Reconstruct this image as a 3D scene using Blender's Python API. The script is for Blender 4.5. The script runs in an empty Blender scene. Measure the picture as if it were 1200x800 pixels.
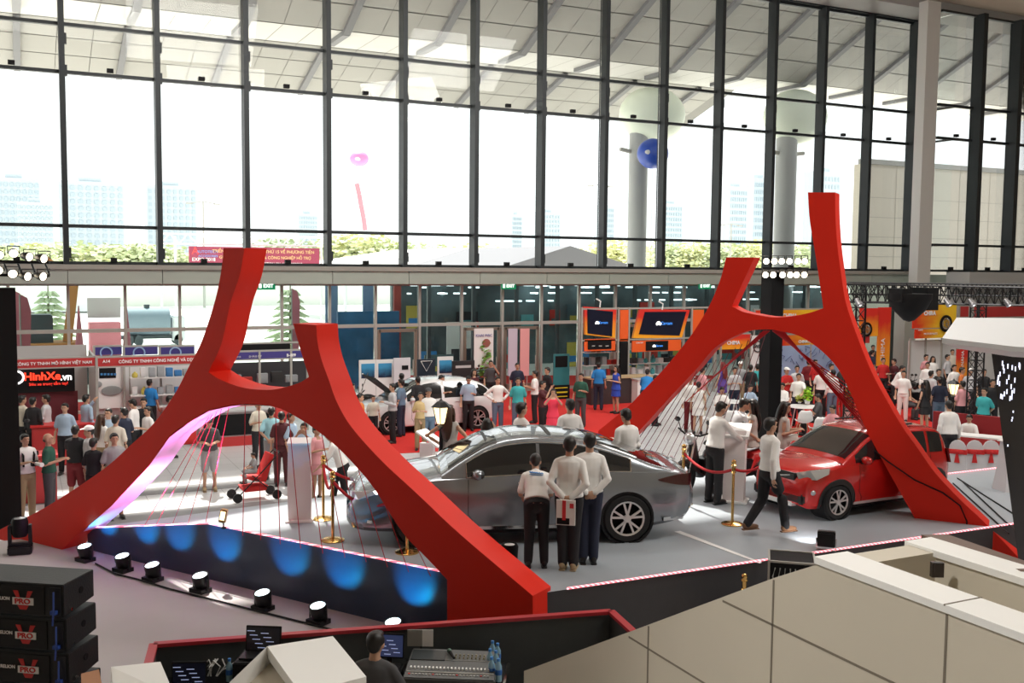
import bpy, bmesh, math, random
from mathutils import Vector, Matrix
random.seed(7)
SC = bpy.context.scene
COL = SC.collection
PI = math.pi
# ---------------------------------------------------------------- camera
CAMZ = 5.05
FPX = 1180.0
TH = math.radians(26.2)      # heading: the glass wall runs along X, hall depth is +Y
PT = math.atan(89/FPX)       # looks slightly down
RO = 0.0096                  # slight roll
_f0 = Vector((math.sin(TH), math.cos(TH), 0)); _r0 = Vector((math.cos(TH), -math.sin(TH), 0)); _z = Vector((0, 0, 1))
CF = (_f0*math.cos(PT) - _z*math.sin(PT)).normalized()
_u = _z*math.cos(PT) + _f0*math.sin(PT)
CR = _r0*math.cos(RO) + _u*math.sin(RO)
CU = _u*math.cos(RO) - _r0*math.sin(RO)
CP = Vector((0, 0, CAMZ))
cd = bpy.data.cameras.new('camera'); cam = bpy.data.objects.new('camera', cd); COL.objects.link(cam)
cam.matrix_world = Matrix(((CR.x, CU.x, -CF.x, 0), (CR.y, CU.y, -CF.y, 0), (CR.z, CU.z, -CF.z, CAMZ), (0, 0, 0, 1)))
cd.sensor_width = 36; cd.lens = 36*FPX/1200; cd.clip_end = 2000
SC.camera = cam
SC.view_settings.view_transform = 'Standard'; SC.view_settings.look = 'None'
SC.view_settings.gamma = 1; SC.view_settings.use_curve_mapping = False
SC.view_settings.exposure = 0.12
SC.render.film_transparent = False
# ---------------------------------------------------------------- sky, sun, added fill lights
w = bpy.data.worlds.new('sky'); SC.world = w; w.use_nodes = True
w.node_tree.nodes['Background'].inputs[0].default_value = (0.97, 0.985, 1, 1)
w.node_tree.nodes['Background'].inputs[1].default_value = 1.5
def lamp(name, kind, loc, energy, color=(1, 1, 1), target=None, **kw):
    l = bpy.data.lights.new(name, kind); l.energy = energy; l.color = color
    for k, v in kw.items(): setattr(l, k, v)
    o = bpy.data.objects.new(name, l); COL.objects.link(o); o.location = loc
    if target is not None:
        o.rotation_euler = (Vector(target)-Vector(loc)).to_track_quat('-Z', 'Y').to_euler()
    return o
SUN_EL = math.radians(60); SUN_AZ = math.radians(6)
sd = Vector((-math.sin(SUN_AZ)*math.cos(SUN_EL), -math.cos(SUN_AZ)*math.cos(SUN_EL), -math.sin(SUN_EL)))
lamp('sun', 'SUN', (0, 0, 40), 7.5, (1, .95, .86), Vector((0, 0, 40))+sd, angle=0.02)
for i, (x, y, tx, ty, e) in enumerate([(24, 6, 9, 16, 1500), (12, 4, 9, 16, 950), (2, 20, 3, 24, 350), (24, 24, 24, 20, 700), (8, 20, 7, 32, 1000), (22, 20, 22, 33, 1000)]):
    lamp('hall_fill', 'AREA', (x, y, 16.3), e, (1, .97, .92), (tx, ty, 0), shape='RECTANGLE', size=6, size_y=4)  # unseen area lights added as fill inside the hall

lamp('parapet_fill', 'SPOT', (-5, 3, 12), 2600, (1, .97, .92), (3.6, 3.4, 2.6), spot_size=.42, spot_blend=.8, shadow_soft_size=.6)  # unseen spot added to brighten the foreground parapet

# ---------------------------------------------------------------- helpers
def ray(px, py):
    return (CF + CR*((px-600)/FPX) - CU*((py-400)/FPX))
def G(px, py, z=0.0):
    d = ray(px, py); return CP + d*((z-CAMZ)/d.z)
def WY(px, py, Y):
    d = ray(px, py); return CP + d*(Y/d.y)
def WD(px, py, D):
    return CP + ray(px, py)*D
def WP(px, py, p0, n):
    d = ray(px, py); return CP + d*((p0-CP).dot(n)/d.dot(n))
def WX(px, py, X):
    d = ray(px, py); return CP + d*(X/d.x)
def heading(deg):
    """rotation about z for a thing whose front is -Y: 0 faces the viewer, 90 faces right, 180 away"""
    a = math.radians(deg); v = -_f0*math.cos(a) + _r0*math.sin(a)
    return math.atan2(v.x, -v.y)
MATS = {}
def mat(name, c, rough=.5, metal=0., emit=0., spec=.5, var=0., scale=8., coat=0., alpha=1., bump=0., ec=None):
    if name in MATS: return MATS[name]
    m = bpy.data.materials.new(name); m.use_nodes = True; nt = m.node_tree; b = nt.nodes['Principled BSDF']
    b.inputs['Base Color'].default_value = (*c, 1); b.inputs['Roughness'].default_value = rough
    b.inputs['Metallic'].default_value = metal; b.inputs['Specular IOR Level'].default_value = spec
    b.inputs['Coat Weight'].default_value = coat; b.inputs['Alpha'].default_value = alpha
    b.inputs['Coat Roughness'].default_value = .04
    if emit:
        b.inputs['Emission Color'].default_value = (*(ec or c), 1); b.inputs['Emission Strength'].default_value = emit
    if var or bump:
        t = nt.nodes.new('ShaderNodeTexCoord'); n = nt.nodes.new('ShaderNodeTexNoise'); n.inputs['Scale'].default_value = scale
        n.inputs['Detail'].default_value = 4
        nt.links.new(t.outputs['Object'], n.inputs['Vector'])
        if var:
            mx = nt.nodes.new('ShaderNodeMix'); mx.data_type = 'RGBA'
            mx.inputs['A'].default_value = (*[max(0, v*(1-var)) for v in c], 1); mx.inputs['B'].default_value = (*[min(1, v*(1+var)) for v in c], 1)
            nt.links.new(n.outputs['Fac'], mx.inputs['Factor']); nt.links.new(mx.outputs['Result'], b.inputs['Base Color'])
        if bump:
            bp = nt.nodes.new('ShaderNodeBump'); bp.inputs['Strength'].default_value = bump; bp.inputs['Distance'].default_value = .01
            nt.links.new(n.outputs['Fac'], bp.inputs['Height']); nt.links.new(bp.outputs['Normal'], b.inputs['Normal'])
    MATS[name] = m; return m
def glassmat(name, tint, refl=.08, density=0.):
    """thin pane: mostly transparent, a little glossy"""
    if name in MATS: return MATS[name]
    m = bpy.data.materials.new(name); m.use_nodes = True; nt = m.node_tree; nt.nodes.clear()
    o = nt.nodes.new('ShaderNodeOutputMaterial'); t = nt.nodes.new('ShaderNodeBsdfTransparent'); g = nt.nodes.new('ShaderNodeBsdfGlossy')
    t.inputs[0].default_value = (*tint, 1); g.inputs['Roughness'].default_value = .02
    l = nt.nodes.new('ShaderNodeFresnel'); l.inputs['IOR'].default_value = 1.25
    mx = nt.nodes.new('ShaderNodeMixShader'); nt.links.new(l.outputs[0], mx.inputs[0]); nt.links.new(t.outputs[0], mx.inputs[1]); nt.links.new(g.outputs[0], mx.inputs[2])
    nt.links.new(mx.outputs[0], o.inputs[0]); MATS[name] = m; return m
def _offset(p):
    v = Vector((0, 0, 0))
    while p is not None: v = v + p.location; p = p.parent
    return v
def tag(o, label=None, cat=None, group=None, kind=None):
    if label: o['label'] = label
    if cat: o['category'] = cat
    if group: o['group'] = group
    if kind: o['kind'] = kind
    return o
def thing(name, label, cat, loc=(0, 0, 0), rz=0., group=None, parent=None):
    o = bpy.data.objects.new(name, None); COL.objects.link(o); o.location = loc; o.rotation_euler = (0, 0, rz)
    o.empty_display_size = .2
    return tag(o, label, cat, group)
def frame_of(d, ref=None):
    d = d.normalized(); ref = ref or (Vector((0, 0, 1)) if abs(d.z) < .95 else Vector((0, 1, 0)))
    a = d.cross(ref).normalized(); b = a.cross(d).normalized(); return a, b
class MB:
    def __init__(s): s.v = []; s.f = []; s.m = []
    def add(s, vs, fs, mi=0):
        k = len(s.v); s.v += [Vector(v) for v in vs]; s.f += [tuple(i+k for i in f) for f in fs]; s.m += [mi]*len(fs); return s
    def box(s, c, d, rz=0., mi=0, rot=None):
        c = Vector(c); x, y, z = d[0]/2, d[1]/2, d[2]/2
        R = rot or Matrix.Rotation(rz, 3, 'Z')
        vs = [c+R@Vector(p) for p in [(-x, -y, -z), (x, -y, -z), (x, y, -z), (-x, y, -z), (-x, -y, z), (x, -y, z), (x, y, z), (-x, y, z)]]
        return s.add(vs, [(0, 3, 2, 1), (4, 5, 6, 7), (0, 1, 5, 4), (1, 2, 6, 5), (2, 3, 7, 6), (3, 0, 4, 7)], mi)
    def b2(s, a, b, mi=0):
        a, b = Vector(a), Vector(b); return s.box((a+b)/2, [abs(q) for q in (b-a)], mi=mi)
    def bar(s, p, q, wd, h, mi=0, ref=None):
        p, q = Vector(p), Vector(q); a, b = frame_of(q-p, ref); a = a*wd/2; b = b*h/2
        vs = [p-a-b, p+a-b, p+a+b, p-a+b, q-a-b, q+a-b, q+a+b, q-a+b]
        return s.add(vs, [(0, 1, 2, 3), (7, 6, 5, 4), (0, 4, 5, 1), (1, 5, 6, 2), (2, 6, 7, 3), (3, 7, 4, 0)], mi)
    def tube(s, pts, r, n=8, mi=0, cap=True, ref=None):
        """r: number, list of numbers or list of (ra, rb)"""
        pts = [Vector(p) for p in pts]; k0 = len(s.v)
        for i, p in enumerate(pts):
            d = pts[min(i+1, len(pts)-1)]-pts[max(i-1, 0)]
            a, b = frame_of(d, ref); rr = r[i] if isinstance(r, (list, tuple)) else r
            ra, rb = rr if isinstance(rr, (list, tuple)) else (rr, rr)
            for j in range(n):
                t = 2*PI*j/n; s.v.append(p+a*(ra*math.cos(t))+b*(rb*math.sin(t)))
        for i in range(len(pts)-1):
            for j in range(n):
                a0 = k0+i*n+j; a1 = k0+i*n+(j+1) % n; s.f.append((a0, a1, a1+n, a0+n)); s.m.append(mi)
        if cap:
            s.f.append(tuple(k0+j for j in range(n-1, -1, -1))); s.m.append(mi)
            e = k0+(len(pts)-1)*n; s.f.append(tuple(e+j for j in range(n))); s.m.append(mi)
        return s
    def lathe(s, prof, c=(0, 0, 0), n=20, axis='Z', mi=0, M=None):
        c = Vector(c); k0 = len(s.v)
        for (r, h) in prof:
            for j in range(n):
                t = 2*PI*j/n; p = Vector((r*math.cos(t), r*math.sin(t), h))
                if axis == 'Y': p = Vector((p.x, p.z, p.y))
                if axis == 'X': p = Vector((p.z, p.x, p.y))
                if M: p = M@p
                s.v.append(c+p)
        for i in range(len(prof)-1):
            for j in range(n):
                a0 = k0+i*n+j; a1 = k0+i*n+(j+1) % n; s.f.append((a0, a1, a1+n, a0+n)); s.m.append(mi)
        if prof[0] == prof[-1]: return s
        if prof[0][0] > 1e-4: s.f.append(tuple(k0+j for j in range(n-1, -1, -1))); s.m.append(mi)
        e = k0+(len(prof)-1)*n
        if prof[-1][0] > 1e-4: s.f.append(tuple(e+j for j in range(n))); s.m.append(mi)
        return s
    def ell(s, c, r, n=12, m=8, mi=0, R=None):
        c = Vector(c); k0 = len(s.v); R = R or Matrix.Identity(3)
        for i in range(m+1):
            ph = PI*i/m
            for j in range(n):
                t = 2*PI*j/n; s.v.append(c+R@Vector((r[0]*math.sin(ph)*math.cos(t), r[1]*math.sin(ph)*math.sin(t), r[2]*math.cos(ph))))
        for i in range(m):
            for j in range(n):
                a0 = k0+i*n+j; a1 = k0+i*n+(j+1) % n; s.f.append((a0, a0+n, a1+n, a1)); s.m.append(mi)
        return s
    def prism(s, poly, d, mi=0):
        """poly: planar polygon of points, extruded by vector d"""
        poly = [Vector(p) for p in poly]; d = Vector(d); n = len(poly); k = len(s.v)
        s.v += poly+[p+d for p in poly]
        s.f.append(tuple(k+i for i in range(n))); s.f.append(tuple(k+n+i for i in range(n-1, -1, -1))); s.m += [mi, mi]
        for i in range(n):
            j = (i+1) % n; s.f.append((k+i, k+n+i, k+n+j, k+j)); s.m.append(mi)
        return s
    def build(s, name, m=None, parent=None, world=False, smooth=False, bevel=0., angle=None, **kw):
        me = bpy.data.meshes.new(name)
        off = _offset(parent) if (world and parent is not None) else Vector((0, 0, 0))
        me.from_pydata([tuple(v-off) for v in s.v], [], s.f)
        bm = bmesh.new(); bm.from_mesh(me); bmesh.ops.remove_doubles(bm, verts=bm.verts, dist=1e-5)
        try: bmesh.ops.recalc_face_normals(bm, faces=bm.faces)
        except Exception: pass
        if bevel: 
            bmesh.ops.bevel(bm, geom=[e for e in bm.edges if len(e.link_faces) == 2 and e.calc_face_angle(0) > .6], offset=bevel, segments=2, affect='EDGES', clamp_overlap=True)
        bm.to_mesh(me); bm.free()
        for x in (m if isinstance(m, (list, tuple)) else [m]): me.materials.append(x)
        if isinstance(m, (list, tuple)) and len(m) > 1 and not bevel and len(me.polygons) == len(s.m):
            me.polygons.foreach_set('material_index', s.m)
        if smooth:
            me.polygons.foreach_set('use_smooth', [True]*len(me.polygons))
            me.set_sharp_from_angle(angle=math.radians(angle or 40))
        o = bpy.data.objects.new(name, me); COL.objects.link(o)
        if parent is not None: o.parent = parent
        if kw:
            if 'category' in kw: kw['cat'] = kw.pop('category')
            tag(o, **kw)
        return o
def text(body, size, loc, m, parent=None, world=True, rz=0., tilt=PI/2, name='lettering', align='CENTER', sx=1., bold=0., ext=.004, spacing=1.):
    cu = bpy.data.curves.new(name, 'FONT'); cu.body = body; cu.size = size; cu.align_x = align; cu.align_y = 'CENTER'
    cu.extrude = ext; cu.offset = bold; cu.resolution_u = 3; cu.space_character = spacing
    t = bpy.data.objects.new(name, cu); COL.objects.link(t)
    bpy.context.view_layer.update()
    me = bpy.data.meshes.new_from_object(t.evaluated_get(bpy.context.evaluated_depsgraph_get()))
    bpy.data.objects.remove(t); me.name = name; me.materials.clear(); me.materials.append(m)
    M = Matrix.Rotation(rz, 4, 'Z')@Matrix.Rotation(tilt, 4, 'X')@Matrix.Diagonal((sx, 1, 1, 1))
    me.transform(M)
    o = bpy.data.objects.new(name, me); COL.objects.link(o)
    l = Vector(loc)
    if parent is not None:
        o.parent = parent
        if world: l = l-_offset(parent)
    o.location = l
    return o
ORD = ['first', 'second', 'third', 'fourth', 'fifth', 'sixth', 'seventh', 'eighth', 'ninth', 'tenth', 'eleventh', 'twelfth', 'thirteenth', 'fourteenth', 'fifteenth', 'sixteenth']
def copy_tree(o, parent=None):
    c = o.copy(); COL.objects.link(c)
    if parent is not None: c.parent = parent
    for ch in list(o.children): copy_tree(ch, c)
    return c
def recolor(o, m):
    for sl in o.material_slots: sl.link = 'OBJECT'; sl.material = m
def catmull(P, closed=False, k=5):
    """P: list of (x, y, corner). returns smooth polyline list"""
    out = []; n = len(P)
    for i in range(n):
        a, b = P[i], P[(i+1) % n]
        pa = P[i-1] if not (len(a) > 2 and a[2]) else a
        pb = P[(i+2) % n] if not (len(b) > 2 and b[2]) else b
        for j in range(k):
            t = j/k; q = []
            for e in (0, 1):
                m0 = (b[e]-pa[e])/2; m1 = (pb[e]-a[e])/2
                if pa is a: m0 = (b[e]-a[e])
                if pb is b: m1 = (b[e]-a[e])
                q.append((2*t**3-3*t*t+1)*a[e]+(t**3-2*t*t+t)*m0+(-2*t**3+3*t*t)*b[e]+(t**3-t*t)*m1)
            out.append(tuple(q))
    return out
# ================================================================ STRUCTURE
M_tile = mat('floor_tile', (.62, .62, .62), .35, var=.06, scale=3)
def tile_floor():
    m = bpy.data.materials.new('floor_tiles'); m.use_nodes = True; nt = m.node_tree; b = nt.nodes['Principled BSDF']
    tc = nt.nodes.new('ShaderNodeTexCoord'); br = nt.nodes.new('ShaderNodeTexBrick'); br.offset = 0; br.squash = 1
    br.inputs['Color1'].default_value = (.58, .59, .6, 1); br.inputs['Color2'].default_value = (.54, .55, .56, 1); br.inputs['Mortar'].default_value = (.3, .3, .31, 1)
    br.inputs['Scale'].default_value = 1; br.inputs['Mortar Size'].default_value = .008; br.inputs['Brick Width'].default_value = .8; br.inputs['Row Height'].default_value = .8
    nt.links.new(tc.outputs['Object'], br.inputs['Vector']); nt.links.new(br.outputs['Color'], b.inputs['Base Color'])
    b.inputs['Roughness'].default_value = .3; return m
M_floor = tile_floor()
M_dark = mat('dark_mullion', (.022, .027, .030), .45, metal=.3, spec=.5)
M_alu = mat('grey_aluminium', (.40, .39, .36), .5, metal=.1)
M_ledge = mat('ledge_panel', (.40, .45, .40), .4, metal=.3, var=.05, scale=.6)
M_ledge2 = mat('ledge_cap', (.30, .29, .26), .5)
M_ceil = mat('ceiling_beige', (.62, .52, .42), .9, var=.03)
M_soff = mat('soffit_grey', (.33, .32, .31), .6)
M_glass = glassmat('window_glass', (.97, .99, .985))
M_glass2 = glassmat('door_glass', (.80, .88, .87))
M_black = mat('black_paint', (.008, .008, .009), .6, spec=.2)
M_blackm = mat('black_metal', (.02, .02, .022), .35, metal=.4)
M_white = mat('white_panel', (.8, .8, .79), .5)
M_red = mat('arch_red', (.72, .022, .008), .55, spec=.25, var=.03, scale=.5)
M_stage = mat('stage_carpet_grey', (.33, .365, .40), .42, var=.06, scale=1.2)
M_stagef = mat('stage_front_dark', (.045, .045, .05), .5, var=.1)
M_bluew = mat('stage_front_blue', (.035, .05, .10), .38, var=.1)
M_redc = mat('red_carpet', (.62, .02, .015), .9, var=.08, scale=20)
M_apron = mat('apron_carpet', (.42, .40, .40), .8, var=.08, scale=1)
M_stone = mat('parapet_stone', (.60, .55, .45), .55, var=.06, scale=1.5)
M_stonew = mat('parapet_coping', (.85, .85, .82), .45, var=.03, scale=2)
M_joint = mat('stone_joint', (.2, .17, .13), .8)
M_pave = mat('outdoor_paving', (.92, .90, .84), .9, var=.05, scale=.3)

MB().b2((-30, -12, -.1), (52, 36.3, 0)).build('floor', M_floor, kind='structure')
MB().b2((-200, 36.3, -.35), (400, 420, -.12)).build('floor_outside', M_pave, kind='structure')
# hall ceiling, with made-up slots that let sun patches onto the floor
slots = [(21.8, 23.2, 9.9, 12.6), (23.9, 25.6, 3, 14), (31.2, 32.6, -6, 13.4), (33.3, 35.3, -6, 13.4)]
cb = MB(); ys = sorted({-12, 36} | {s[0] for s in slots} | {s[1] for s in slots})
for a, b in zip(ys[:-1], ys[1:]):
    sl = [s for s in slots if abs(s[0]-a) < 1e-6]
    if sl: cb.b2((-30, a, 17.4), (sl[0][2], b, 17.8)); cb.b2((sl[0][3], a, 17.4), (52, b, 17.8))
    else: cb.b2((-30, a, 17.4), (52, b, 17.8))
cb.build('ceiling', M_ceil, kind='structure')
MB().b2((-30, -12.3, 0), (52, -12, 17.4)).build('wall_back', M_ceil, kind='structure')
MB().b2((-30.3, -12, 0), (-30, 36, 17.4)).build('wall_left', M_ceil, kind='structure')
MB().b2((52, -12, 0), (52.3, 36, 17.4)).build('wall_right', M_ceil, kind='structure')
# header and soffit above the glass
MB().b2((-30, 35.7, 16.9), (39.2, 36.3, 17.4)).build('trim_1', M_dark, kind='structure')
MB().b2((-30, 34.0, 16.95), (52, 35.7, 17.39)).build('trim_2', M_soff, kind='structure')

YW = 36.0; X0 = 1.47; SP = 2.894
kmin, kmax = -5, 13
def window_bay(n, xa, xb, Y, zs, zt, glass=M_glass):
    """one glazed bay of the upper facade: pane, transoms and small brackets"""
    root = thing('window_%d' % n, None, None, (xa, Y, zs)); root['kind'] = 'structure'
    MB().b2((xa, Y-.012, zs), (xb, Y+.012, zt)).build('pane', glass, root, world=True)
    g = MB()
    for zz in (6.2, 11.12, 12.63):
        if zs < zz < zt: g.b2((xa, Y-.09, zz-.055), (xb, Y+.09, zz+.055))
    g.b2((xa, Y-.09, zs), (xb, Y+.09, zs+.1)); g.b2((xa, Y-.09, zt-.1), (xb, Y+.09, zt))
    g.build('transom', M_dark, root, world=True)
    b = MB()
    for zz in (11.2, 5.05):
        b.b2(((xa+xb)/2-.1, Y-.2, zz), ((xa+xb)/2+.1, Y-.05, zz+.13))
    b.build('bracket', M_black, root, world=True)
def mullion(x, Y, zs, zt, n):
    g = MB(); g.b2((x-.085, Y-.42, zs), (x+.085, Y+.1, zt))
    for zz in (12.3, 11.3, 5.5): g.b2((x+.085, Y-.36, zz-.35), (x+.15, Y-.22, zz))
    g.build('trim_%d' % n, M_dark, kind='structure')
for k in range(kmin, kmax+1):
    mullion(X0+SP*k, YW, 4.95, 16.9, 10+k-kmin)
    if k < kmax: window_bay(1+k-kmin, X0+SP*k+.085, X0+SP*(k+1)-.085, YW, 4.95, 16.9)
XC = X0+SP*13; YR = 33.6
# return wall and nearer facade section at the right
window_bay(30, XC+.1, XC+.101+.35, YR+2, 4.95, 16.9)
root = thing('window_31', None, None, (XC, YR, 4.95)); root['kind'] = 'structure'
MB().b2((XC+.35, YR+.1, 4.95), (XC+.374, YW-.1, 16.9)).build('pane', M_glass, root, world=True)
g = MB()
for zz in (5.0, 6.2, 11.12, 12.63): g.b2((XC+.3, YR+.1, zz-.04), (XC+.42, YW-.1, zz+.04))
g.build('transom', M_dark, root, world=True)
xcl = WY(1080, 200, 33).x; MB().b2((xcl, 33, 4.4), (WY(1095, 200, 33).x, 33.5, 17.0)).build('trim_40', mat('white_column', (.62, .62, .6), .4, metal=.2), kind='structure')
xr = [WY(1094, 200, YR).x, WY(1138, 200, YR).x, WY(1181, 200, YR).x, WY(1225, 200, YR).x]
for i in range(3):
    window_bay(32+i, xr[i]+.085, xr[i+1]-.085, YR, 4.95, 16.9)
    MB().b2((xr[i+1]-.13, YR-.5, 4.95), (xr[i+1]+.13, YR+.1, 16.9)).build('trim_%d' % (41+i), M_dark, kind='structure')
# ledge / spandrel band at eye level
g = MB(); g.b2((-30, YW-.9, 4.80), (XC+.3, YW+.1, 4.95)); g.build('trim_50', M_ledge2, kind='structure')
g = MB()
for k in range(-11, 14):
    g.b2((X0+SP*k+.01, YW-.8, 4.33), (X0+SP*(k+1)-.01, YW-.6, 4.80))
g.b2((-30, YW-.6, 4.36), (XC+.3, YW-.1, 4.79))
g.build('trim_51', M_ledge, kind='structure')
g = MB(); g.b2((XC+.3, YR-1.2, 4.2), (52, YR+.1, 4.95)); g.build('trim_52', mat('spandrel_grey', (.45, .46, .45), .5), kind='structure')
# lower glazing: slim posts, transom at 2.75 m, glass
NB = 30
xl = [-16+1.75*i for i in range(33)]
for i in range(len(xl)-1):
    a, b = xl[i], xl[i+1]
    if b > XC+.4: break
    door = 11.6 < (a+b)/2 and (a+b)/2 < 24
    root = thing(('window_%d' % (60+i)) if not door else 'door_%d' % (60+i), None, None, (a, YW, 0)); root['kind'] = 'structure'
    MB().b2((a+.05, YW-.01, .1), (b-.05, YW+.01, 4.33)).build('pane', M_glass2, root, world=True)
    g = MB(); g.b2((a-.045, YW-.1, 0), (a+.045, YW+.06, 4.33)); g.b2((a, YW-.08, 2.7), (b, YW+.05, 2.82)); g.b2((a, YW-.08, 0), (b, YW+.05, .12)); g.b2((a, YW-.08, 4.25), (b, YW+.05, 4.33))
    g.build('window_frame', M_alu, root, world=True)
    if door and i % 3 != 2:
        g = MB(); 
        for xx in (a+.14, b-.14): g.b2((xx-.06, YW-.06, .1), (xx+.06, YW+.04, 2.6))
        g.b2((a+.14, YW-.06, 2.5), (b-.14, YW+.04, 2.62)); g.b2((a+.14, YW-.06, .1), (b-.14, YW+.04, .32))
        g.build('door_frame', mat('bronze_alu', (.26, .21, .17), .4, metal=.4), root, world=True)
        MB().tube([(b-.28, YW-.12, .95), (b-.28, YW-.12, 1.45)], .02).build('door_handle', M_alu, root, world=True)
MB().b2((XC+.35, YR-.1, 0), (52, YR+.1, 4.2)).build('wall_far_right', mat('wall_pale_grey', (.55, .57, .56), .6), kind='structure')

# ---------------------------------------------------------------- stage
AP = .3
ZS = 1.15
A = Vector((.95, 17.75, .66)); B = Vector((2.5, 15.3, ZS)); C = Vector((5.58, 10.4, ZS)); D = Vector((19, 10.2, ZS)); E = Vector((19, 13.35, ZS))
F1 = Vector((15.2, 13.35, ZS)); F2 = Vector((15.2, 16.25, ZS)); Gp = Vector((4.4, 16.3, ZS))
g = MB(); tops = [A, B, C, D, E, F1, F2, Gp]; n = len(tops)
vs = tops+[Vector((p.x, p.y, 0)) for p in tops]
g.add(vs, [(0, 1, 7), (1, 2, 7), (2, 5, 6, 7), (2, 3, 4, 5)])
g.add([v-Vector((0, 0, .001)) for v in tops]+vs[n:], [(i, (i+1) % n, n+(i+1) % n, n+i) for i in range(n) if i not in (0, 1)], 1)
g.add([v-Vector((0, 0, .001)) for v in tops]+vs[n:], [(0, 1, n+1, n), (1, 2, n+2, n+1)], 2)
MB().b2((15.25, 13.36, 0), (26, 18.7, .4)).build('floor_step', M_stage, kind='structure')
stage = g.build('stage_platform', [M_stage, M_stagef, M_bluew], kind='structure')
MB().prism([(-4, 4, 0), (19.5, 4, 0), (19.5, 14, 0), (5.6, 14, 0), (.8, 18.9, 0), (-4, 18.9, 0)], (0, 0, AP)).build('floor_apron', M_apron, kind='structure')
# glowing red led strip along the stage edge
M_led = mat('led_pink', (1, .45, .5), .4, emit=1.3, ec=(1, .12, .16))
def led_mat():
    nt = M_led.node_tree; bs = nt.nodes['Principled BSDF']; tc = nt.nodes.new('ShaderNodeTexCoord'); wv = nt.nodes.new('ShaderNodeTexWave')
    wv.bands_direction = 'DIAGONAL'; wv.inputs['Scale'].default_value = 9; rp = nt.nodes.new('ShaderNodeValToRGB')
    rp.color_ramp.elements[0].position = .55; rp.color_ramp.elements[0].color = (1, .10, .14, 1); rp.color_ramp.elements[1].position = .7; rp.color_ramp.elements[1].color = (1, .75, .8, 1)
    nt.links.new(tc.outputs['Object'], wv.inputs['Vector']); nt.links.new(wv.outputs['Fac'], rp.inputs['Fac']); nt.links.new(rp.outputs['Color'], bs.inputs['Emission Color'])
led_mat()
def led(name, pts, label):
    MB().tube(pts, .014, 6).build('led_strip', M_led, label=label, category='light strip')
up = Vector((0, 0, .016)); dn = Vector((-.02, -.02, 0))
led('led_strip', [A+up+dn, B+up+dn, C+up+dn-Vector((.25, -.4, 0))], 'pink glowing light strip along the edge above the blue lit stage front')
led('led_strip', [C+up+Vector((.3, -.02, 0)), D+up+Vector((0, -.02, 0))], 'pink glowing light strip along the stage front edge right of the near red arch foot')
led('led_strip', [F1+up+Vector((0, .02, 0)), E+up+Vector((0, .02, 0))], 'pink glowing light strip on the stage back edge in front of white covered chairs')
# pale seam tape on the stage floor
MB().prism([G(797, 622, ZS+.002), G(893, 659, ZS+.002), G(890, 660, ZS+.002), G(790, 623, ZS+.002)], (0, 0, .004)).build('floor_seam', M_white, label='pale joint strip on the stage floor behind the grey sedan', category='floor strip')

# red carpets on the hall floor
def carpet(label, px):
    MB().prism([G(x, y, .0)+Vector((0, 0, .004)) for x, y in px], (0, 0, .012)).build('carpet', M_redc, label=label, category='carpet')
carpet('red carpet between the glass doors and the grey sedan', [(455, 532), (700, 519), (775, 470), (840, 440), (480, 440), (400, 500)])
carpet('red carpet under the booths left of the tall red arch horn', [(60, 536), (330, 510), (345, 462), (0, 475), (0, 510)])
carpet('red carpet around the white tables at the right', [(880, 515), (1100, 505), (1060, 450), (900, 440)])
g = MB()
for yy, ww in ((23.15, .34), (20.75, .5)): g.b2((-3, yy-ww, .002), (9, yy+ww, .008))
g.build('shade_band', mat('floor_shade_grey', (.22, .22, .225), .5), label='two grey bands set in the pale floor behind the left arch', category='floor strip')  # floor shadow bands painted as flat grey strips

# ---------------------------------------------------------------- parapet walls in the foreground
px_ = 3.62; q1, q2, q3 = WX(960, 652.5, px_), WX(907, 677, px_), WX(614, 786, px_); zc = q1.z-.035
par = thing('parapet_planter', 'large beige stone clad parapet with white coping at lower right', 'parapet', (px_, 3, 0)); par['kind'] = 'structure'
prof = [(px_, -2, 0), (px_, -2, zc), (px_, q1.y, zc), (px_, q2.y, q2.z), (px_, q3.y, q3.z), (px_, q3.y, 0)]
MB().prism(prof, (.17, 0, 0)).build('stone_face', M_stone, par, world=True)
g = MB(); g.b2((px_-.015, -2, zc), (px_+.21, q1.y+.02, zc+.035)); g.b2((px_+.64, -2, zc), (px_+.84, q1.y+.04, zc+.035))
g.build('coping', M_stonew, par, world=True)
g = MB(); g.b2((px_+.17, q1.y-.15, 1.0), (px_+.66, q1.y+.01, zc+.02)); g.b2((px_+.66, -2, 0), (px_+.83, q1.y+.02, zc)); g.b2((px_+.17, -2, zc-.5), (px_+.66, q1.y-.15, zc-.42))
g.build('inner_trough', M_stone, par, world=True)
g = MB()
for yy in (WX(760, 740, px_).y, q2.y, WX(1110, 720, px_).y): 
    zt = zc if yy < q1.y else q2.z-(yy-q2.y)*(q2.z-q3.z)/(q3.y-q2.y)
    g.b2((px_-.003, yy-.006, 0), (px_+.01, yy+.006, zt-.01))
j1 = WX(847, 705, px_); j2 = WX(737, 747, px_); g.b2((px_-.003, -2, j1.z), (px_+.01, j1.y, j1.z+.012)); g.b2((px_-.003, -2, j2.z), (px_+.01, j2.y, j2.z+.012))
yy = WX(1110, 720, px_).y; g.b2((px_-.016, yy, zc+.03), (px_+.22, yy+.008, zc+.037))
g.build('panel_joint', M_joint, par, world=True)
l = thing('recessed_lamp', 'small dark recessed lamp inside the beige parapet trough', 'lamp', WD(1098, 667, 5.1))
MB().box((0, 0, 0), (.06, .03, .075), rz=heading(0)).box((0, 0, .01), (.04, .04, .045), rz=heading(0)).build('lamp_body', mat('dark_bronze', (.06, .05, .045), .4, metal=.5), l)
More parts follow.
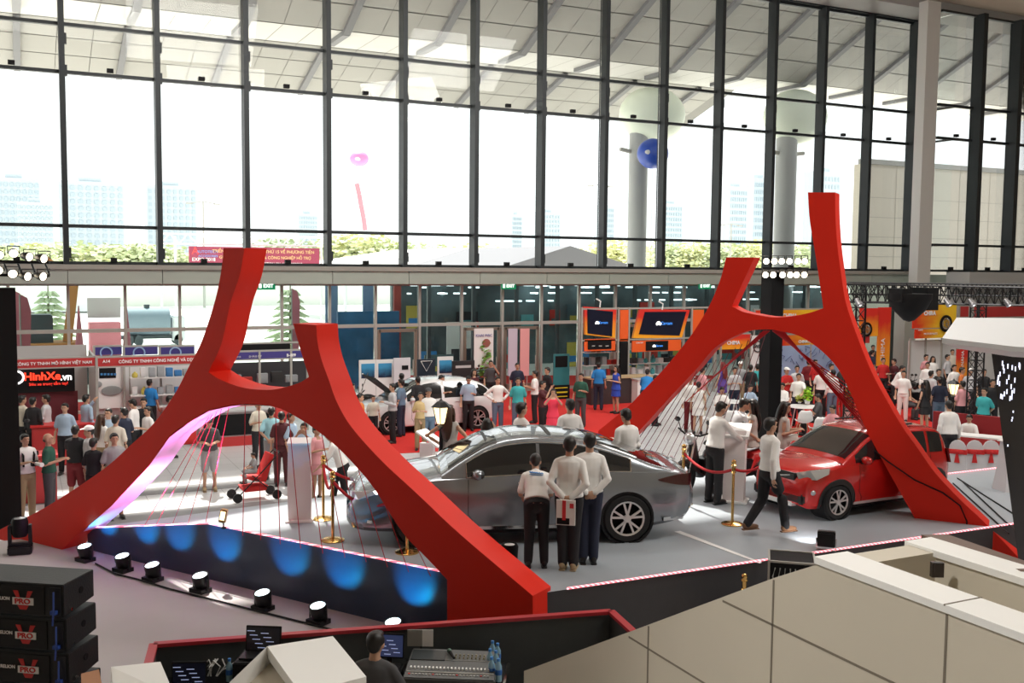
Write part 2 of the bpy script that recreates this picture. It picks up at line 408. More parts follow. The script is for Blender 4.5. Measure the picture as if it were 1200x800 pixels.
g = MB(); g.bar(WD(1095, 630, 5.9), WD(1215, 673, 4.9), .16, .04); g.build('hand_rail', mat('brown_wood', (.13, .07, .045), .45), label='dark brown wooden rail beyond the white coping at lower right', category='handrail')
# gabled parapet end at the bottom left of centre
def gable(name, label, pk, back, rt, lf, D):
    t = thing(name, label, 'parapet', WD(*pk, D)); 
    a = WD(*pk, D); b = WD(*back, D*1.13); r = WD(*rt, D*.93); l_ = WD(*lf, D*.93)
    d = b-a
    MB().prism([a, r, r-Vector((0, 0, .05)), a-Vector((0, 0, .06))], d).prism([a, a-Vector((0, 0, .06)), l_-Vector((0, 0, .05)), l_], d).build('coping', M_stonew, t, world=True, smooth=False)
    k = Vector((0, 0, .062)); base = Vector((0, 0, 1.4))
    MB().prism([a-k+d*.12, r-k+d*.12, r-base+d*.12, l_-base+d*.12, l_-k+d*.12], d*.75).build('stone_face', M_stone, t, world=True)
    t['kind'] = 'structure'
    return t
gable('parapet_gable', 'white gabled parapet end in front of the sound desk', (313, 757), (390, 745), (352, 812), (262, 806), 5.0)
t = MB().prism([WD(130, 781, 4.6), WD(188, 775, 4.9), WD(205, 815, 4.5), WD(133, 815, 4.4)], (0, .1, -.5)).build('parapet_block', M_stonew, label='white parapet block corner beside the stacked black speakers', category='parapet', kind='structure')
MB().prism([WD(95, 789, 4.2), WD(116, 784, 4.3), WD(122, 815, 4.2), WD(96, 815, 4.1)], (0, .05, -.3)).build('brown_block', mat('terracotta', (.42, .2, .1), .7), label='small terracotta coloured block beside the stacked black speakers', category='block')

# ================================================================ OUTSIDE
# ribbed canopy over the forecourt, seen through the top panes
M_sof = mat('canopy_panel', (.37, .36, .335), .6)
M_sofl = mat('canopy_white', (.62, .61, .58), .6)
def seg_panels(ya, za, yb, zb, m, nrow, x0=-12, x1=95, dx=1.55):
    g = MB(); th = Vector((0, 0, .12)); d = Vector((0, yb-ya, zb-za))
    for j in range(nrow):
        p = Vector((0, ya, za))+d*((j+.02)/nrow); q = Vector((0, ya, za))+d*((j+.985)/nrow)
        x = x0
        while x < x1:
            g.add([(x+.015, p.y, p.z), (x+dx-.015, p.y, p.z), (x+dx-.015, q.y, q.z), (x+.015, q.y, q.z)], [(0, 1, 2, 3)]); x += dx
    return g
can = thing('canopy', 'wide white panelled canopy roof outside above the glass wall', 'canopy', (0, 36, 14)); can['kind'] = 'structure'
P1, P2, P3 = (46.8, 15.95), (50.6, 15.95), (55.5, 14.45); P0 = (38.2, 19.9)
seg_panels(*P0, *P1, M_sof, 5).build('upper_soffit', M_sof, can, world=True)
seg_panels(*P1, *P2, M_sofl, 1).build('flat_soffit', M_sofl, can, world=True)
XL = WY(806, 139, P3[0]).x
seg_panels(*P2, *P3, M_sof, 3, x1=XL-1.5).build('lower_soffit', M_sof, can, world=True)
MB().prism([(-14, P0[0], P0[1]+.05), (-14, P1[0], P1[1]+.05), (-14, P2[0], P2[1]+.05), (-14, P2[0], P2[1]+1), (-14, P0[0], P0[1]+1.5)], (110, 0, 0)).prism([(-14, P2[0], P2[1]+.05), (-14, P3[0], P3[1]+.05), (-14, P3[0]+.2, P3[1]+.3), (-14, P2[0], P2[1]+1)], (XL+14, 0, 0)).build('roof_deck', mat('canopy_joint', (.26, .255, .24), .8), can, world=True)
g = MB(); x = -9
while x < 90:
    g.bar((x, P0[0], P0[1]-.1), (x, P1[0], P1[1]-.1), .34, .22); g.bar((x, P1[0], P1[1]-.1), (x, P2[0]-1.2, P2[1]-.1), .34, .22); (g.bar((x, P2[0], P2[1]-.12), (x, P3[0], P3[1]-.1), .3, .2) if x < XL else 0); x += 3.2*1.45
g.build('rib', mat('canopy_rib', (.17, .17, .18), .5), can, world=True)
# big round columns with flared heads
def canopy_column(px, Y, r, label, ztop=14.5, dx=1.):
    p = WY(px, 300, Y); t = thing('canopy_column', label, 'column', (p.x, Y, -.1))
    MB().lathe([(r, 0), (r, ztop)], n=24).build('shaft', mat('column_grey', (.40, .41, .41), .6), t, smooth=True)
    R = Matrix.Rotation(.35, 3, 'X')
    MB().ell((dx, 0, ztop+1.1), (2.1, 1.5, 1.6), 24, 14, R=R).build('flared_head', mat('column_head', (.78, .84, .72), .5), t, smooth=True)
    MB().tube([(-r-.7, 0, ztop-1.0), (-r, 0, ztop-1.1)], .12).tube([(r, 0, ztop-1.1), (r+.7, 0, ztop-1.0)], .12).build('bracket', M_alu, t)
canopy_column(746, 50, .55, 'grey round column with a pale oval head behind the blue balloon', 12.9, .9)
canopy_column(918, 47, .62, 'grey round column with a pale oval head above the tower of lamps', 13.0, .6)
# beige stone block building at the right outside
bl = thing('stone_building', 'beige stone clad building outside the right end of the glass wall', 'building', (48, 44, 0))
xa = WY(1011, 200, 46).x
MB().b2((xa, 46, -.2), (xa+34, 46.7, 11.4)).build('wall', mat('building_stone', (.72, .66, .56), .8, var=.05, scale=.4), bl, world=True)
g = MB()
for zz in [1+1.2*i for i in range(8)]: g.b2((xa-.01, 45.985, zz), (xa+34, 45.99, zz+.03))
for i in range(12): g.b2((xa+2.8*i, 45.985, 0), (xa+2.8*i+.03, 45.99, 11.4))
g.build('panel_joint', mat('building_joint', (.5, .46, .4), .8), bl, world=True)
MB().b2((xa-.1, 45.8, 11.4), (xa+34, 46.3, 11.7)).build('roof_edge', M_alu, bl, world=True)
# skyline towers, haze painted into their pale colours
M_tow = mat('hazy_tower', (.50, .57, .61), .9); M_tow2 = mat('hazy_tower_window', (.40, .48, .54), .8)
def tower(px0, px1, ytop, Y, label, rows=14, cols=8, base=0):
    a, b = WY(px0, ytop, Y), WY(px1, ytop, Y); t = thing('tower_block', label, 'building', (a.x, Y, 0), group='hazy towers on the skyline')
    z = a.z; wd = b.x-a.x
    MB().b2((a.x, Y, 0), (b.x, Y+wd*.5, z)).b2((a.x+wd*.3, Y+1, z), (b.x-wd*.35, Y+wd*.4, z*1.02+.6)).build('tower_walls', M_tow, t, world=True)
    g = MB(); h = z*.96/rows
    for i in range(rows):
        for j in range(cols):
            x = a.x+wd*(j+.25)/cols; g.b2((x, Y-.3, z*.02+h*i), (x+wd*.5/cols, Y-.05, z*.02+h*i+h*.55))
    g.build('window_grid', M_tow2, t, world=True)
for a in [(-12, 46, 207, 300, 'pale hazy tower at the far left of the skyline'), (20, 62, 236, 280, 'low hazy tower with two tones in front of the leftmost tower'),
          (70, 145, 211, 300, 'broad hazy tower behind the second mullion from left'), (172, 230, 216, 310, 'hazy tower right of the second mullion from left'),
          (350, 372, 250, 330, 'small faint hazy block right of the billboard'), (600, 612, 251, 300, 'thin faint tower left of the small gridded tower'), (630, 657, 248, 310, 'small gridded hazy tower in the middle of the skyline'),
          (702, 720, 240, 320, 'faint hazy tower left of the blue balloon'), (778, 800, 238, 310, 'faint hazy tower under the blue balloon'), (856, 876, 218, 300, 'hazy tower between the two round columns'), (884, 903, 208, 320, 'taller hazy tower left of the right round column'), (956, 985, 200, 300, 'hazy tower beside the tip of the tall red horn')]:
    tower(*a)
# ---------------------------------------------------------------- outdoor things
M_leafs = [mat('leaf_green_%s' % n, c, .8) for n, c in (('a', (.58, .64, .42)), ('b', (.72, .73, .42)), ('c', (.46, .54, .36)))]
M_trunk = mat('tree_trunk', (.3, .24, .17), .9)
def leaf_mesh(name, n, R, leafsz, seed, top=1.):
    rd = random.Random(seed); g = MB()
    for i in range(n):
        c = [rd.gauss(0, .42) for _ in range(3)]; l = math.sqrt(sum(q*q for q in c)) or 1
        if l > 1: c = [q/l for q in c]
        p = Vector((c[0]*R[0], c[1]*R[1], c[2]*R[2])); s = leafsz*rd.uniform(.6, 1.4)
        M = Matrix.Rotation(rd.uniform(0, 6.3), 3, 'Z')@Matrix.Rotation(rd.uniform(-1.2, 1.2), 3, 'X')
        g.add([p+M@Vector(q) for q in ((-s, -s*.5, 0), (s*.2, -s*.6, 0), (s, 0, s*.15), (s*.2, s*.6, 0), (-s, s*.5, 0))], [(0, 1, 2, 3, 4)])
    return g
def tree(px, ytop, Y, wd, label, mi=0, h0=None, seed=1):
    p = WY(px, ytop, Y); h = p.z; t = thing('tree', label, 'tree', (p.x, Y, 0), group='trees beyond the forecourt')
    g = leaf_mesh('crown', 1500, (wd, wd*.8, h*.36), wd*.055, seed); g.v = [v+Vector((0, 0, h*.66)) for v in g.v]
    g.build('crown', M_leafs[mi], t)
    MB().tube([(0, 0, 0), (.1, 0, h*.5), (0, .1, h*.8)], [wd*.06, wd*.045, wd*.02]).build('trunk', M_trunk, t)
tl = [(-5, 288, 8, 0, 'leftmost pale green tree below the hazy towers'), (30, 287, 9, 1, 'yellowish tree beside the black lamp cluster at left'), (62, 290, 8, 0, 'tree just left of the second window mullion'),
      (100, 285, 9, 0, 'broad tree below the hazy tower left of the billboard'), (128, 289, 8, 1, 'yellowish tree left of the billboard behind the glass'), (158, 287, 8, 0, 'tree standing a little left of the billboard'), (188, 288, 7, 0, 'tree touching the left end of the billboard'),
      (330, 281, 8, 2, 'low tree showing above the right end of the billboard'), (398, 280, 8, 0, 'tree just right of the billboard'), (425, 275, 8, 1, 'yellow green tree under the hanging pink ribbon'), (450, 282, 7, 0, 'tree right of the hanging pink ribbon'),
      (500, 287, 7, 0, 'small tree above the white tent roof'), (560, 286, 6, 1, 'small yellow tree left of the grey marquee'), (722, 282, 7, 1, 'bright yellow green tree left of the round grey column'), (782, 283, 7, 0, 'tree under the blue balloon'),
      (815, 285, 7, 1, 'yellow green tree left of the short red horn'), (845, 284, 8, 0, 'green tree behind the short red horn'), (885, 282, 7, 1, 'yellowish tree left of the right round column'), (938, 286, 8, 0, 'tree between the lamp tower and the tall red horn')]
for i, (px, yt, wd, mi, lb) in enumerate(tl): tree(px, yt, 150+(i*37 % 40), wd*1.05, lb, mi, seed=i)
# low pale garden wall and far kerb
MB().b2((-120, 120, 0), (330, 121, 3.0)).build('garden_wall', mat('pale_wall', (.8, .78, .72), .8), label='long low pale wall outside beyond the forecourt', category='wall')
MB().b2((WY(28, 300, 110).x, 110, 0), (WY(122, 300, 110).x, 118, 4.9)).build('low_pavilion', mat('pavilion_white', (.9, .9, .88), .7), label='low white flat building below the trees at far left', category='building')
# billboard
def billboard():
    Y = 85; a, b = WY(212, 281, Y), WY(374, 312, Y); t = thing('billboard', 'dark red exhibition billboard on a white scaffold outside', 'billboard', (a.x, Y, 0))
    zt, zb = a.z, b.z-1.2
    MB().b2((a.x+.6, Y-.1, zb), (b.x, Y+.1, zt-.5)).build('board', mat('billboard_red', (.33, .045, .09), .6), t, world=True)
    g = MB()
    for x in [a.x-1.5, a.x-.4, b.x+.3, (a.x+b.x)/2]:
        g.tube([(x, Y+.4, 0), (x, Y+.4, zt+.3)], .1, 6)
    x = a.x-1.5
    while x < b.x: g.tube([(x, Y+.4, zt-.3), (x+.7, Y+.4, zt+.5), (x+1.4, Y+.4, zt-.3)], .06, 5); x += 1.4
    g.tube([(a.x-1.5, Y+.4, zt+.5), (b.x+.3, Y+.4, zt+.5)], .08, 6); g.tube([(a.x-1.5, Y+.4, zt-.3), (b.x+.3, Y+.4, zt-.3)], .08, 6)
    g.build('scaffold', mat('scaffold_white', (.75, .72, .72), .5), t, world=True)
    L = b.x-a.x; u = L/162
    def tx(s, px, py, size, m, al='CENTER'):
        p = WY(px, py, Y-.2); text(s, size*u, (p.x, Y-.13, p.z), m, t, name='lettering', align=al, bold=.01*size*u)
    mr, mo, mb, mw = mat('bill_red', (.9, .08, .08), .5), mat('bill_gold', (.85, .55, .25), .5), mat('bill_blue', (.25, .35, .7), .5), mat('bill_white', (.9, .85, .85), .5)
    tx('A', 229, 294, 12, mr); tx('AUTOTECH', 243, 295, 4.5, mb, 'CENTER'); tx('ACCESSORIES', 244, 300, 3.6, mb); tx('EXPO 2018', 239, 304, 5.5, mw)
    tx('TRIỂN LÃM QUỐC TẾ LẦN THỨ 15 VỀ PHƯƠNG TIỆN', 310, 295, 5, mo); tx('GIAO THÔNG VẬN TẢI & CÔNG NGHIỆP HỖ TRỢ', 312, 302, 4.8, mo); tx('INTERNATIONAL EXHIBITION ON AUTOMOBILE', 312, 309, 4, mw)
billboard()
# marquees
def marquee(label, px0, px1, ypk, yev, Y, m, dep=16):
    a, b = WY(px0, yev, Y), WY(px1, yev, Y); pk = WY((px0+px1)/2, ypk, Y); t = thing('marquee_tent', label, 'tent', (a.x, Y, 0))
    MB().prism([a, b, pk], (0, dep, 0)).build('roof', m, t, world=True)
    g = MB()
    for x in (a.x+.3, b.x-.3, pk.x): 
        for yy in (.3, dep-.3): g.tube([(x, Y+yy, 0), (x, Y+yy, a.z+.2)], .15, 8)
    g.build('post', M_white, t, world=True)
marquee('dark grey pitched marquee roof outside near the middle', 575, 762, 288, 318, 62, mat('tent_grey', (.20, .20, .22), .8), 18)
marquee('long white pitched marquee roof outside left of the grey marquee', 402, 700, 290, 312, 84, mat('tent_white', (.78, .79, .8), .8), 20)
# balloons and lamp posts
def balloon(px, py, r, Y, label, m, sq=1.):
    p = WY(px, py, Y); R = r*(p.y/ray(px, py).y*1.0)/FPX*ray(px, py).y; D = (p-CP).dot(CF); R = r*D/FPX
    t = thing('balloon', label, 'balloon', p)
    MB().ell((0, 0, 0), (R, R, R*sq), 24, 16).build('envelope', m, t, smooth=True)
    return t, R
t, R = balloon(421, 186, 11, 90, 'pink tethered balloon floating outside with a ribbon below', mat('balloon_pink', (.95, .25, .5), .5), .8)
MB().ell((-.3*R, -.85*R, -.1*R), (.45*R, .12*R, .2*R)).build('marking', M_white, t)
pts = [(418, 215), (421, 228), (423, 240), (426, 255), (428, 270)]
q = [WY(x, y, 90) for x, y in pts]; g = MB()
for a, b in zip(q[:-1], q[1:]): g.bar(a, b, .42, .05, ref=Vector((0, 1, 0)))
g.build('ribbon_banner', mat('ribbon_pink', (.95, .3, .35), .6), label='narrow pink and orange banner hanging under the pink balloon', category='banner')
t, R = balloon(765, 180, 18.5, 47, 'large deep blue balloon hanging outside before the round column', mat('balloon_blue', (.02, .07, .42), .35), .95)
MB().ell((-.75*R, -.62*R, 0), (.26*R, .1*R, .14*R)).build('marking', M_white, t)
MB().tube([(0, 0, -R), (0, 0, -R-9)], .012, 5).build('tether', M_alu, t)
def street_lamp(px, yt, Y, label):
    p = WY(px, yt, Y); t = thing('street_lamp', label, 'lamp post', (p.x, Y, 0))
    MB().tube([(0, 0, 0), (0, 0, p.z)], [.16, .08], 8).build('pole', M_alu, t)
    g = MB().tube([(-1.3, 0, p.z-.2), (0, 0, p.z), (1.3, 0, p.z-.2)], .06, 6); g.box((-1.5, 0, p.z-.25), (.7, .3, .14)); g.box((1.5, 0, p.z-.25), (.7, .3, .14)); g.build('lamp_head', M_alu, t)
street_lamp(238, 236, 118, 'thin lamp post outside just right of a hazy tower'); street_lamp(704, 216, 110, 'thin twin lamp post outside left of the round column'); street_lamp(857, 262, 110, 'thin lamp post outside above the short red horn')
# vehicles, flags and trees seen through the lower glass
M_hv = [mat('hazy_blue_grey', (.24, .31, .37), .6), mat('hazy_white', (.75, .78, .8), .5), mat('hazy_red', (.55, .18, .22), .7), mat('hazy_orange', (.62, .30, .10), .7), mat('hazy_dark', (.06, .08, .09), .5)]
def tanker(px, label, Y=66):
    p = WY(px, 370, Y); t = thing('tank_truck', label, 'truck', (p.x, Y, -.1))
    t.scale = (.5, .7, .7)
    MB().tube([(-2.6, 0, 2.1), (2.6, 0, 2.1)], 1.25, 20).build('tank', M_hv[0], t, smooth=True)
    MB().box((3.6, 0, 1.5), (1.5, 2.3, 2.2)).build('cab', M_hv[1], t, bevel=.12)
    MB().box((0, 0, .75), (7.6, 1.2, .3)).tube([(0, 0, 3.3), (0, 0, 3.6)], .35, 12).build('chassis', M_hv[4], t)
    for x in (-2.2, -1.1, 3.5):
        for y in (-1, 1): MB().lathe([(.1, -.15), (.5, -.15), (.5, .15), (.1, .15)], (x, y, .5), 16, 'Y').build('wheel', M_hv[4], t)
tanker(172, 'blue grey tanker truck parked outside behind the lower glass')
def excavator(px, label, Y=46):
    p = WY(px, 380, Y); t = thing('excavator', label, 'excavator', (p.x, Y, -.1))
    MB().box((0, 0, 1.3), (2.4, 2, 1)).build('body', M_hv[3], t, bevel=.1); MB().box((-.5, 0, 2.3), (1.1, 1.2, 1.3)).build('cab', M_hv[4], t, bevel=.05)
    MB().bar((.6, 0, 1.8), (.9, 0, 4.2), .35, .5).bar((.9, 0, 4.2), (-.2, 0, 5.2), .3, .4).build('arm', M_hv[3], t)
    MB().box((0, -.9, .4), (3, .45, .7)).box((0, .9, .4), (3, .45, .7)).build('track', M_hv[4], t, bevel=.15)
excavator(60, 'orange excavator with raised arm outside behind the lower glass')
def feather(px, y0, y1, Y, label, m):
    a = WY(px, y0, Y); b = WY(px, y1, Y); t = thing('feather_flag', label, 'flag', (b.x, Y, -.1)); h = a.z+.1
    MB().tube([(0, 0, 0), (0, 0, h)], .03, 6).build('pole', M_alu, t)
    MB().prism([(0.03, 0, h*.25), (.28, 0, h*.3), (.36, 0, h*.85), (.25, 0, h*.97), (.03, 0, h)], (0, .02, 0)).build('flag_cloth', m, t)
feather(24, 345, 385, 40, 'red feather flag outside at the far left', M_hv[2]); feather(342, 338, 376, 43, 'red feather flag outside between the left arch horns', M_hv[2])
feather(16, 340, 388, 42, 'pale red feather flag nearest the left black mast', M_hv[2])
def parasol(px, yt, Y, label):
    p = WY(px, yt, Y); t = thing('closed_parasol', label, 'parasol', (p.x, Y, -.1)); h = p.z
    MB().lathe([(.2, h*.35), (.18, h*.45), (.1, h*.75), (.02, h+.1)], n=10).build('canopy', M_hv[2], t); MB().tube([(0, 0, 0), (0, 0, h*.5)], .04, 6).build('pole', M_alu, t)
parasol(92, 358, 44, 'closed red parasol outside, the left one'); parasol(148, 357, 44, 'closed red parasol outside, left of the tanker')
def kiosk(px, label, Y=60):
    p = WY(px, 370, Y); t = thing('ticket_kiosk', label, 'kiosk', (p.x, Y, -.1))
    MB().box((0, 0, .9), (1.6, 1.4, 1.8)).build('walls', M_hv[2], t); MB().box((0, 0, 2.6), (1.7, .2, 1.1)).build('sign_panel', mat('kiosk_grey', (.45, .4, .42), .6), t)
kiosk(122, 'small red kiosk with a grey sign outside between two parasols')
def conifer(px, yt, Y, label):
    p = WY(px, yt, Y); t = thing('conifer', label, 'tree', (p.x, Y, -.1)); h = p.z
    MB().tube([(0, 0, 0), (0, 0, h)], [.12, .03], 6).build('trunk', M_trunk, t)
    g = MB()
    for i in range(8):
        z = h*(.25+.09*i); r = 1.5*(1-.09*i)
        for j in range(9):
            a = j*.7+i; g.tube([(0, 0, z), (r*.5*math.cos(a), r*.5*math.sin(a), z+.05), (r*math.cos(a), r*math.sin(a), z-.12)], [.1, .14, .03], 5)
    g.build('branches', M_leafs[2], t)
conifer(340, 330, 52, 'tiered conifer outside between the two left arch horns'); conifer(56, 332, 58, 'tiered conifer outside above the orange excavator')
# dim exhibition pavilion beyond the doors
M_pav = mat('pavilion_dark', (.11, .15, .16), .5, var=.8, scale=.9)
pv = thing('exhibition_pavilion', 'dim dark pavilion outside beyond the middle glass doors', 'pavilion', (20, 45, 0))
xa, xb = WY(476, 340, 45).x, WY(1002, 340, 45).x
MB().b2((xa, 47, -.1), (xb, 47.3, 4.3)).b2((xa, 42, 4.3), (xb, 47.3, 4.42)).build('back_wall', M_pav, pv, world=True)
g = MB()
for i in range(14): x = xa+(xb-xa)*i/13; g.b2((x-.08, 42, -.1), (x+.08, 42.16, 4.3))
g.build('post', M_hv[4], pv, world=True)
rd = random.Random(4); g = MB()
for i in range(70):
    x = rd.uniform(xa+.5, xb-.5); zz = rd.choice((4.0, 3.6, 3.9, 3.2)); g.b2((x, 46.2, zz), (x+rd.uniform(.12, .6), 46.5, zz+.07))
g.build('ceiling_lamp', mat('lamp_cool', (1, 1, 1), .4, emit=2.2, ec=(.9, .97, 1)), pv, world=True)
cols = [(.05, .25, .6), (.55, .04, .03), (.7, .72, .72), (.08, .14, .16), (.03, .03, .04), (.6, .5, .1), (.12, .4, .42)]
DISP = []
for i in range(46):
    x = rd.uniform(xa+.3, xb-1); wd = rd.uniform(.5, 1.6); h = rd.uniform(.7, 2.4); c = rd.randrange(len(cols)); y = rd.uniform(43, 46.5)
    z0 = 1.9 if i % 3 == 0 else -.1; 
    if z0 > 0: y = 46.9; h = rd.uniform(.5, 1.2)
    t = thing('exhibit_screen' if z0 > 0 else 'display_stand', None, 'display', (x, y, z0), group='blurred displays in the pavilion beyond the doors'); t['label'] = 'blurred coloured display in the dim pavilion beyond the glass doors'; DISP.append((x, t))
    MB().b2((0, 0, 0), (wd, .06, h)).build('panel', mat('pav_display_%d' % c, cols[c], .6), t)
    MB().b2((wd*.15, -.012, h*.2), (wd*.85, 0, h*.45)).build('stripe', mat('pav_display_%d' % ((c+2) % 7), cols[(c+2) % 7], .6), t)
for hung in (0, 1):
    q = sorted([(x, t) for x, t in DISP if (t.location.z > 1) == bool(hung)], key=lambda v: v[0])
    for i, (x, t) in enumerate(q):
        lft = i < len(q)/2; k = i if lft else len(q)-1-i
        t['label'] = 'blurred display %s pavilion %s, %s from its %s end' % ('on the' if hung else 'standing on the', 'back wall' if hung else 'floor', ORD[k % 16], 'left' if lft else 'right')
# blue lit exhibition wall behind the glass left of the doors
for px0, px1, c, lb in ((382, 396, 0, 'tall blue banner outside right of the conifer'), (426, 442, 0, 'tall blue banner outside behind the near arch horn'), (462, 470, 1, 'narrow red pillar outside left of the pavilion')):
    a, b = WY(px0, 340, 41), WY(px1, 372, 41); MB().b2((a.x, 41, -.1), (b.x, 41.15, a.z+.3)).build('tall_banner', mat('hazy_banner_%d' % c, ((.16, .26, .42), (.35, .06, .05))[c], .6), label=lb, category='banner')
a, b = WY(396, 375, 40), WY(468, 410, 40)
MB().b2((a.x, 40, -.1), (b.x, 40.2, 3.1)).build('exhibition_wall', mat('bright_blue_wall', (.03, .14, .30), .5, var=.6, scale=1.5), label='bright blue exhibition wall outside behind the two blue posters', category='wall')

# ================================================================ RED ARCHES
def arch(name, label, px, p0, dvec, thick):
    n = Vector((-dvec.y, dvec.x, 0)).normalized()
    if n.y < 0: n = -n
    pts = [WP(x, y, p0, n) for x, y in catmull(px, k=5)]
    # drop consecutive duplicates
    q = [pts[0]]
    for p in pts[1:]:
        if (p-q[-1]).length > .01: q.append(p)
    t = thing(name, label, 'arch', p0)
    bm = bmesh.new(); fr = [bm.verts.new(p-p0) for p in q]; bk = [bm.verts.new(p-p0+n*thick) for p in q]
    f1 = bm.faces.new(fr); f2 = bm.faces.new(bk[::-1]); N = len(q)
    side = [bm.faces.new((fr[i], bk[i], bk[(i+1) % N], fr[(i+1) % N])) for i in range(N)]
    for f in side: f.smooth = True
    bmesh.ops.recalc_face_normals(bm, faces=bm.faces)
    bmesh.ops.triangulate(bm, faces=[f1, f2])
    me = bpy.data.meshes.new('arch_body'); bm.to_mesh(me); bm.free(); me.materials.append(M_red); me.set_sharp_from_angle(angle=math.radians(30))
    o = bpy.data.objects.new('arch_body', me); COL.objects.link(o); o.parent = t
    return t, n
c = 1
A1 = [(262, 290.5, c), (286.6, 290.5, c), (280.5, 323.7), (270, 355), (259.5, 402.5), (244, 436, c), (258, 444.6), (279, 452.5), (298, 456), (322.5, 456), (349, 449), (362, 441.5, c), (352, 409.5), (343.5, 379, c), (370.6, 380.6, c), (372, 400), (376.7, 421), (385.5, 445.5), (395, 471.5), (412.5, 501), (447.5, 540), (489.5, 579), (539.5, 626), (624.4, 698, c), (624.4, 784, c), (524, 784, c), (524, 679, c), (499, 652.5), (472, 624), (439, 573), (416, 545), (394, 522.5), (375, 507), (357.5, 494.5), (333, 480.5), (314, 475), (291, 473.5), (270, 475), (244, 481), (223, 493), (198, 511.5), (174, 545), (154.5, 566), (130, 592), (90, 627, c), (67, 649, c), (47, 648), (12, 635.5), (-15, 628, c), (10.5, 615), (52, 595), (118, 552), (154.5, 520), (181, 495), (205, 461), (221, 430), (236.7, 399), (252.5, 350), (259.5, 315)]
p1 = Vector((5.31, 10.26, .4)); d1 = Vector((.527, -.850, 0))
arch1, n1 = arch('red_arch', 'red curved arch at left whose left horn is the taller', A1, p1, d1, .42)
A2 = [(851, 301.4, c), (884, 301.6, c), (857.4, 358.8, c), (870, 365), (885, 368.4), (906, 371.6), (927.5, 370.5), (948.8, 366.3), (964.8, 361, c), (961.6, 337.5), (955, 295), (948.8, 256.8), (946.7, 225.3, c), (978.6, 225.3, c), (979, 252.5), (981, 284.4), (985, 316.3), (991.3, 354.6), (1005, 395), (1019, 430), (1033, 458), (1057.5, 500), (1076, 526), (1096, 554), (1124, 584), (1160, 618), (1200, 660, c), (1206, 668, c), (1112, 668, c), (1086, 631), (1068, 600), (1050, 568), (1030, 532), (1013.7, 500), (998, 463), (984, 435), (970, 417.7), (952.5, 402.9), (935, 393), (915.7, 388), (900, 385.8), (877.7, 387.6), (856.4, 396), (837.3, 407.8), (816, 432.3), (786.3, 464), (755.5, 498), (728, 528), (716, 567, c), (701, 567, c), (701, 504.6, c), (736.3, 475.9), (754.4, 456.7), (780, 430), (807.5, 396), (819, 379), (831.9, 356.7), (843.6, 329)]
p2 = Vector((13.4, 10.1, .4)); d2 = Vector((.599, -.801, 0))
arch2, n2 = arch('red_arch', 'red curved arch at right whose right horn is the taller', A2, p2, d2, .42)
# added strip under the left arch's far leg, pink wash painted in
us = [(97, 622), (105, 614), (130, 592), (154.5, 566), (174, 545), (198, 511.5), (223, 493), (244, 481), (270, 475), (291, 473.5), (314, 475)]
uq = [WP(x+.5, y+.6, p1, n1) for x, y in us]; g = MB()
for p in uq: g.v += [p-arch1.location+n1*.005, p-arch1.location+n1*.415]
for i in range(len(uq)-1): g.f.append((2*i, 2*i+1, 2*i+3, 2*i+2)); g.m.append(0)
ul = g.build('underside_wash', mat('pink_wash_paint', (.85, .55, .75), .35), arch1, smooth=True)
# strings under the arches
M_str = mat('red_string', (.6, .03, .05), .6)
def string(a, b, label, group, r=.006, m=None, sag=0):
    mid = (a+b)/2-Vector((0, 0, sag))
    MB().tube([a, mid, b] if sag else [a, b], r, 4).build('red_string', m or M_str, label=label, category='string', group=group)
top = [(232, 494), (236, 491), (241, 488), (247, 484), (256, 480), (275, 476), (291, 474), (310, 475), (325, 478), (343, 486), (362, 498), (380, 511), (400, 528), (425, 556), (445, 582)]
bot = [(166, 622), (180, 622), (200, 621), (219, 620), (240, 620), (285, 628), (306, 633), (329, 638), (353, 643), (379, 649), (405, 654), (430, 659), (455, 665), (480, 671), (506, 676)]
for si, ((tx, ty), (bx, by)) in enumerate(zip(top, bot)):
    a = WP(tx, ty-3, p1, n1)+n1*.2; b = G(bx, by, ZS+.03) if bx > 243 else WP(bx, by, B, Vector((.845, .534, 0)))
    string(a, b+Vector((0, .03, 0)), 'thin red string under the left arch, %s from the left' % ORD[si], 'strings under the left arch')
for i in range(15):
    tx = 790+i*7.6; ty = 452-i*4.6 if tx < 880 else 386
    a = WP(tx, max(386, ty)-2, p2, n2)+n2*.2; b = G(716+i*9.5, 560-i*1.2, ZS)
    string(a, b, 'thin dark string left under the right arch, %s from the left' % ORD[i], 'strings under the left half of the right arch', .007, mat('dark_string', (.18, .04, .05), .7))
for i in range(9):
    a = WP(902+i*1.6, 388, p2, n2)+n2*.2; b = G(1006+i*9, 560+i*2, ZS+.02)+Vector((-.5, .5, .02))
    string(a, WP(987+i*4, 452+i*8, p2, n2)+n2*.36, 'red cord slanting from crossbar to right leg of the right arch, %s from the top' % ORD[i], 'cords under the right half of the right arch', .010, mat('red_cord', (.55, .02, .03), .5), sag=.02)
g = MB(); cp = [(1016, 520), (1040, 540), (1072, 562), (1105, 577), (1125, 592), (1133, 610), (1133, 625), (1131, 640)]
g.tube([WP(x, y, p2, n2)-n2*.015 for x, y in cp], .011, 5).build('cable', M_black, label='thin dark cable taped down the right leg of the right arch', category='cable')

for i in range(7):
    a = WP(899-i*1.2, 388, p2, n2)+n2*.2; b = WP(852-i*9, 425+i*8, p2, n2)+n2*.3
    string(a, b, 'dark red cord slanting left from the right arch crossbar, %s from the top' % ORD[i], 'cords under the left half of the right arch', .008, mat('red_cord', (.55, .02, .03), .5))
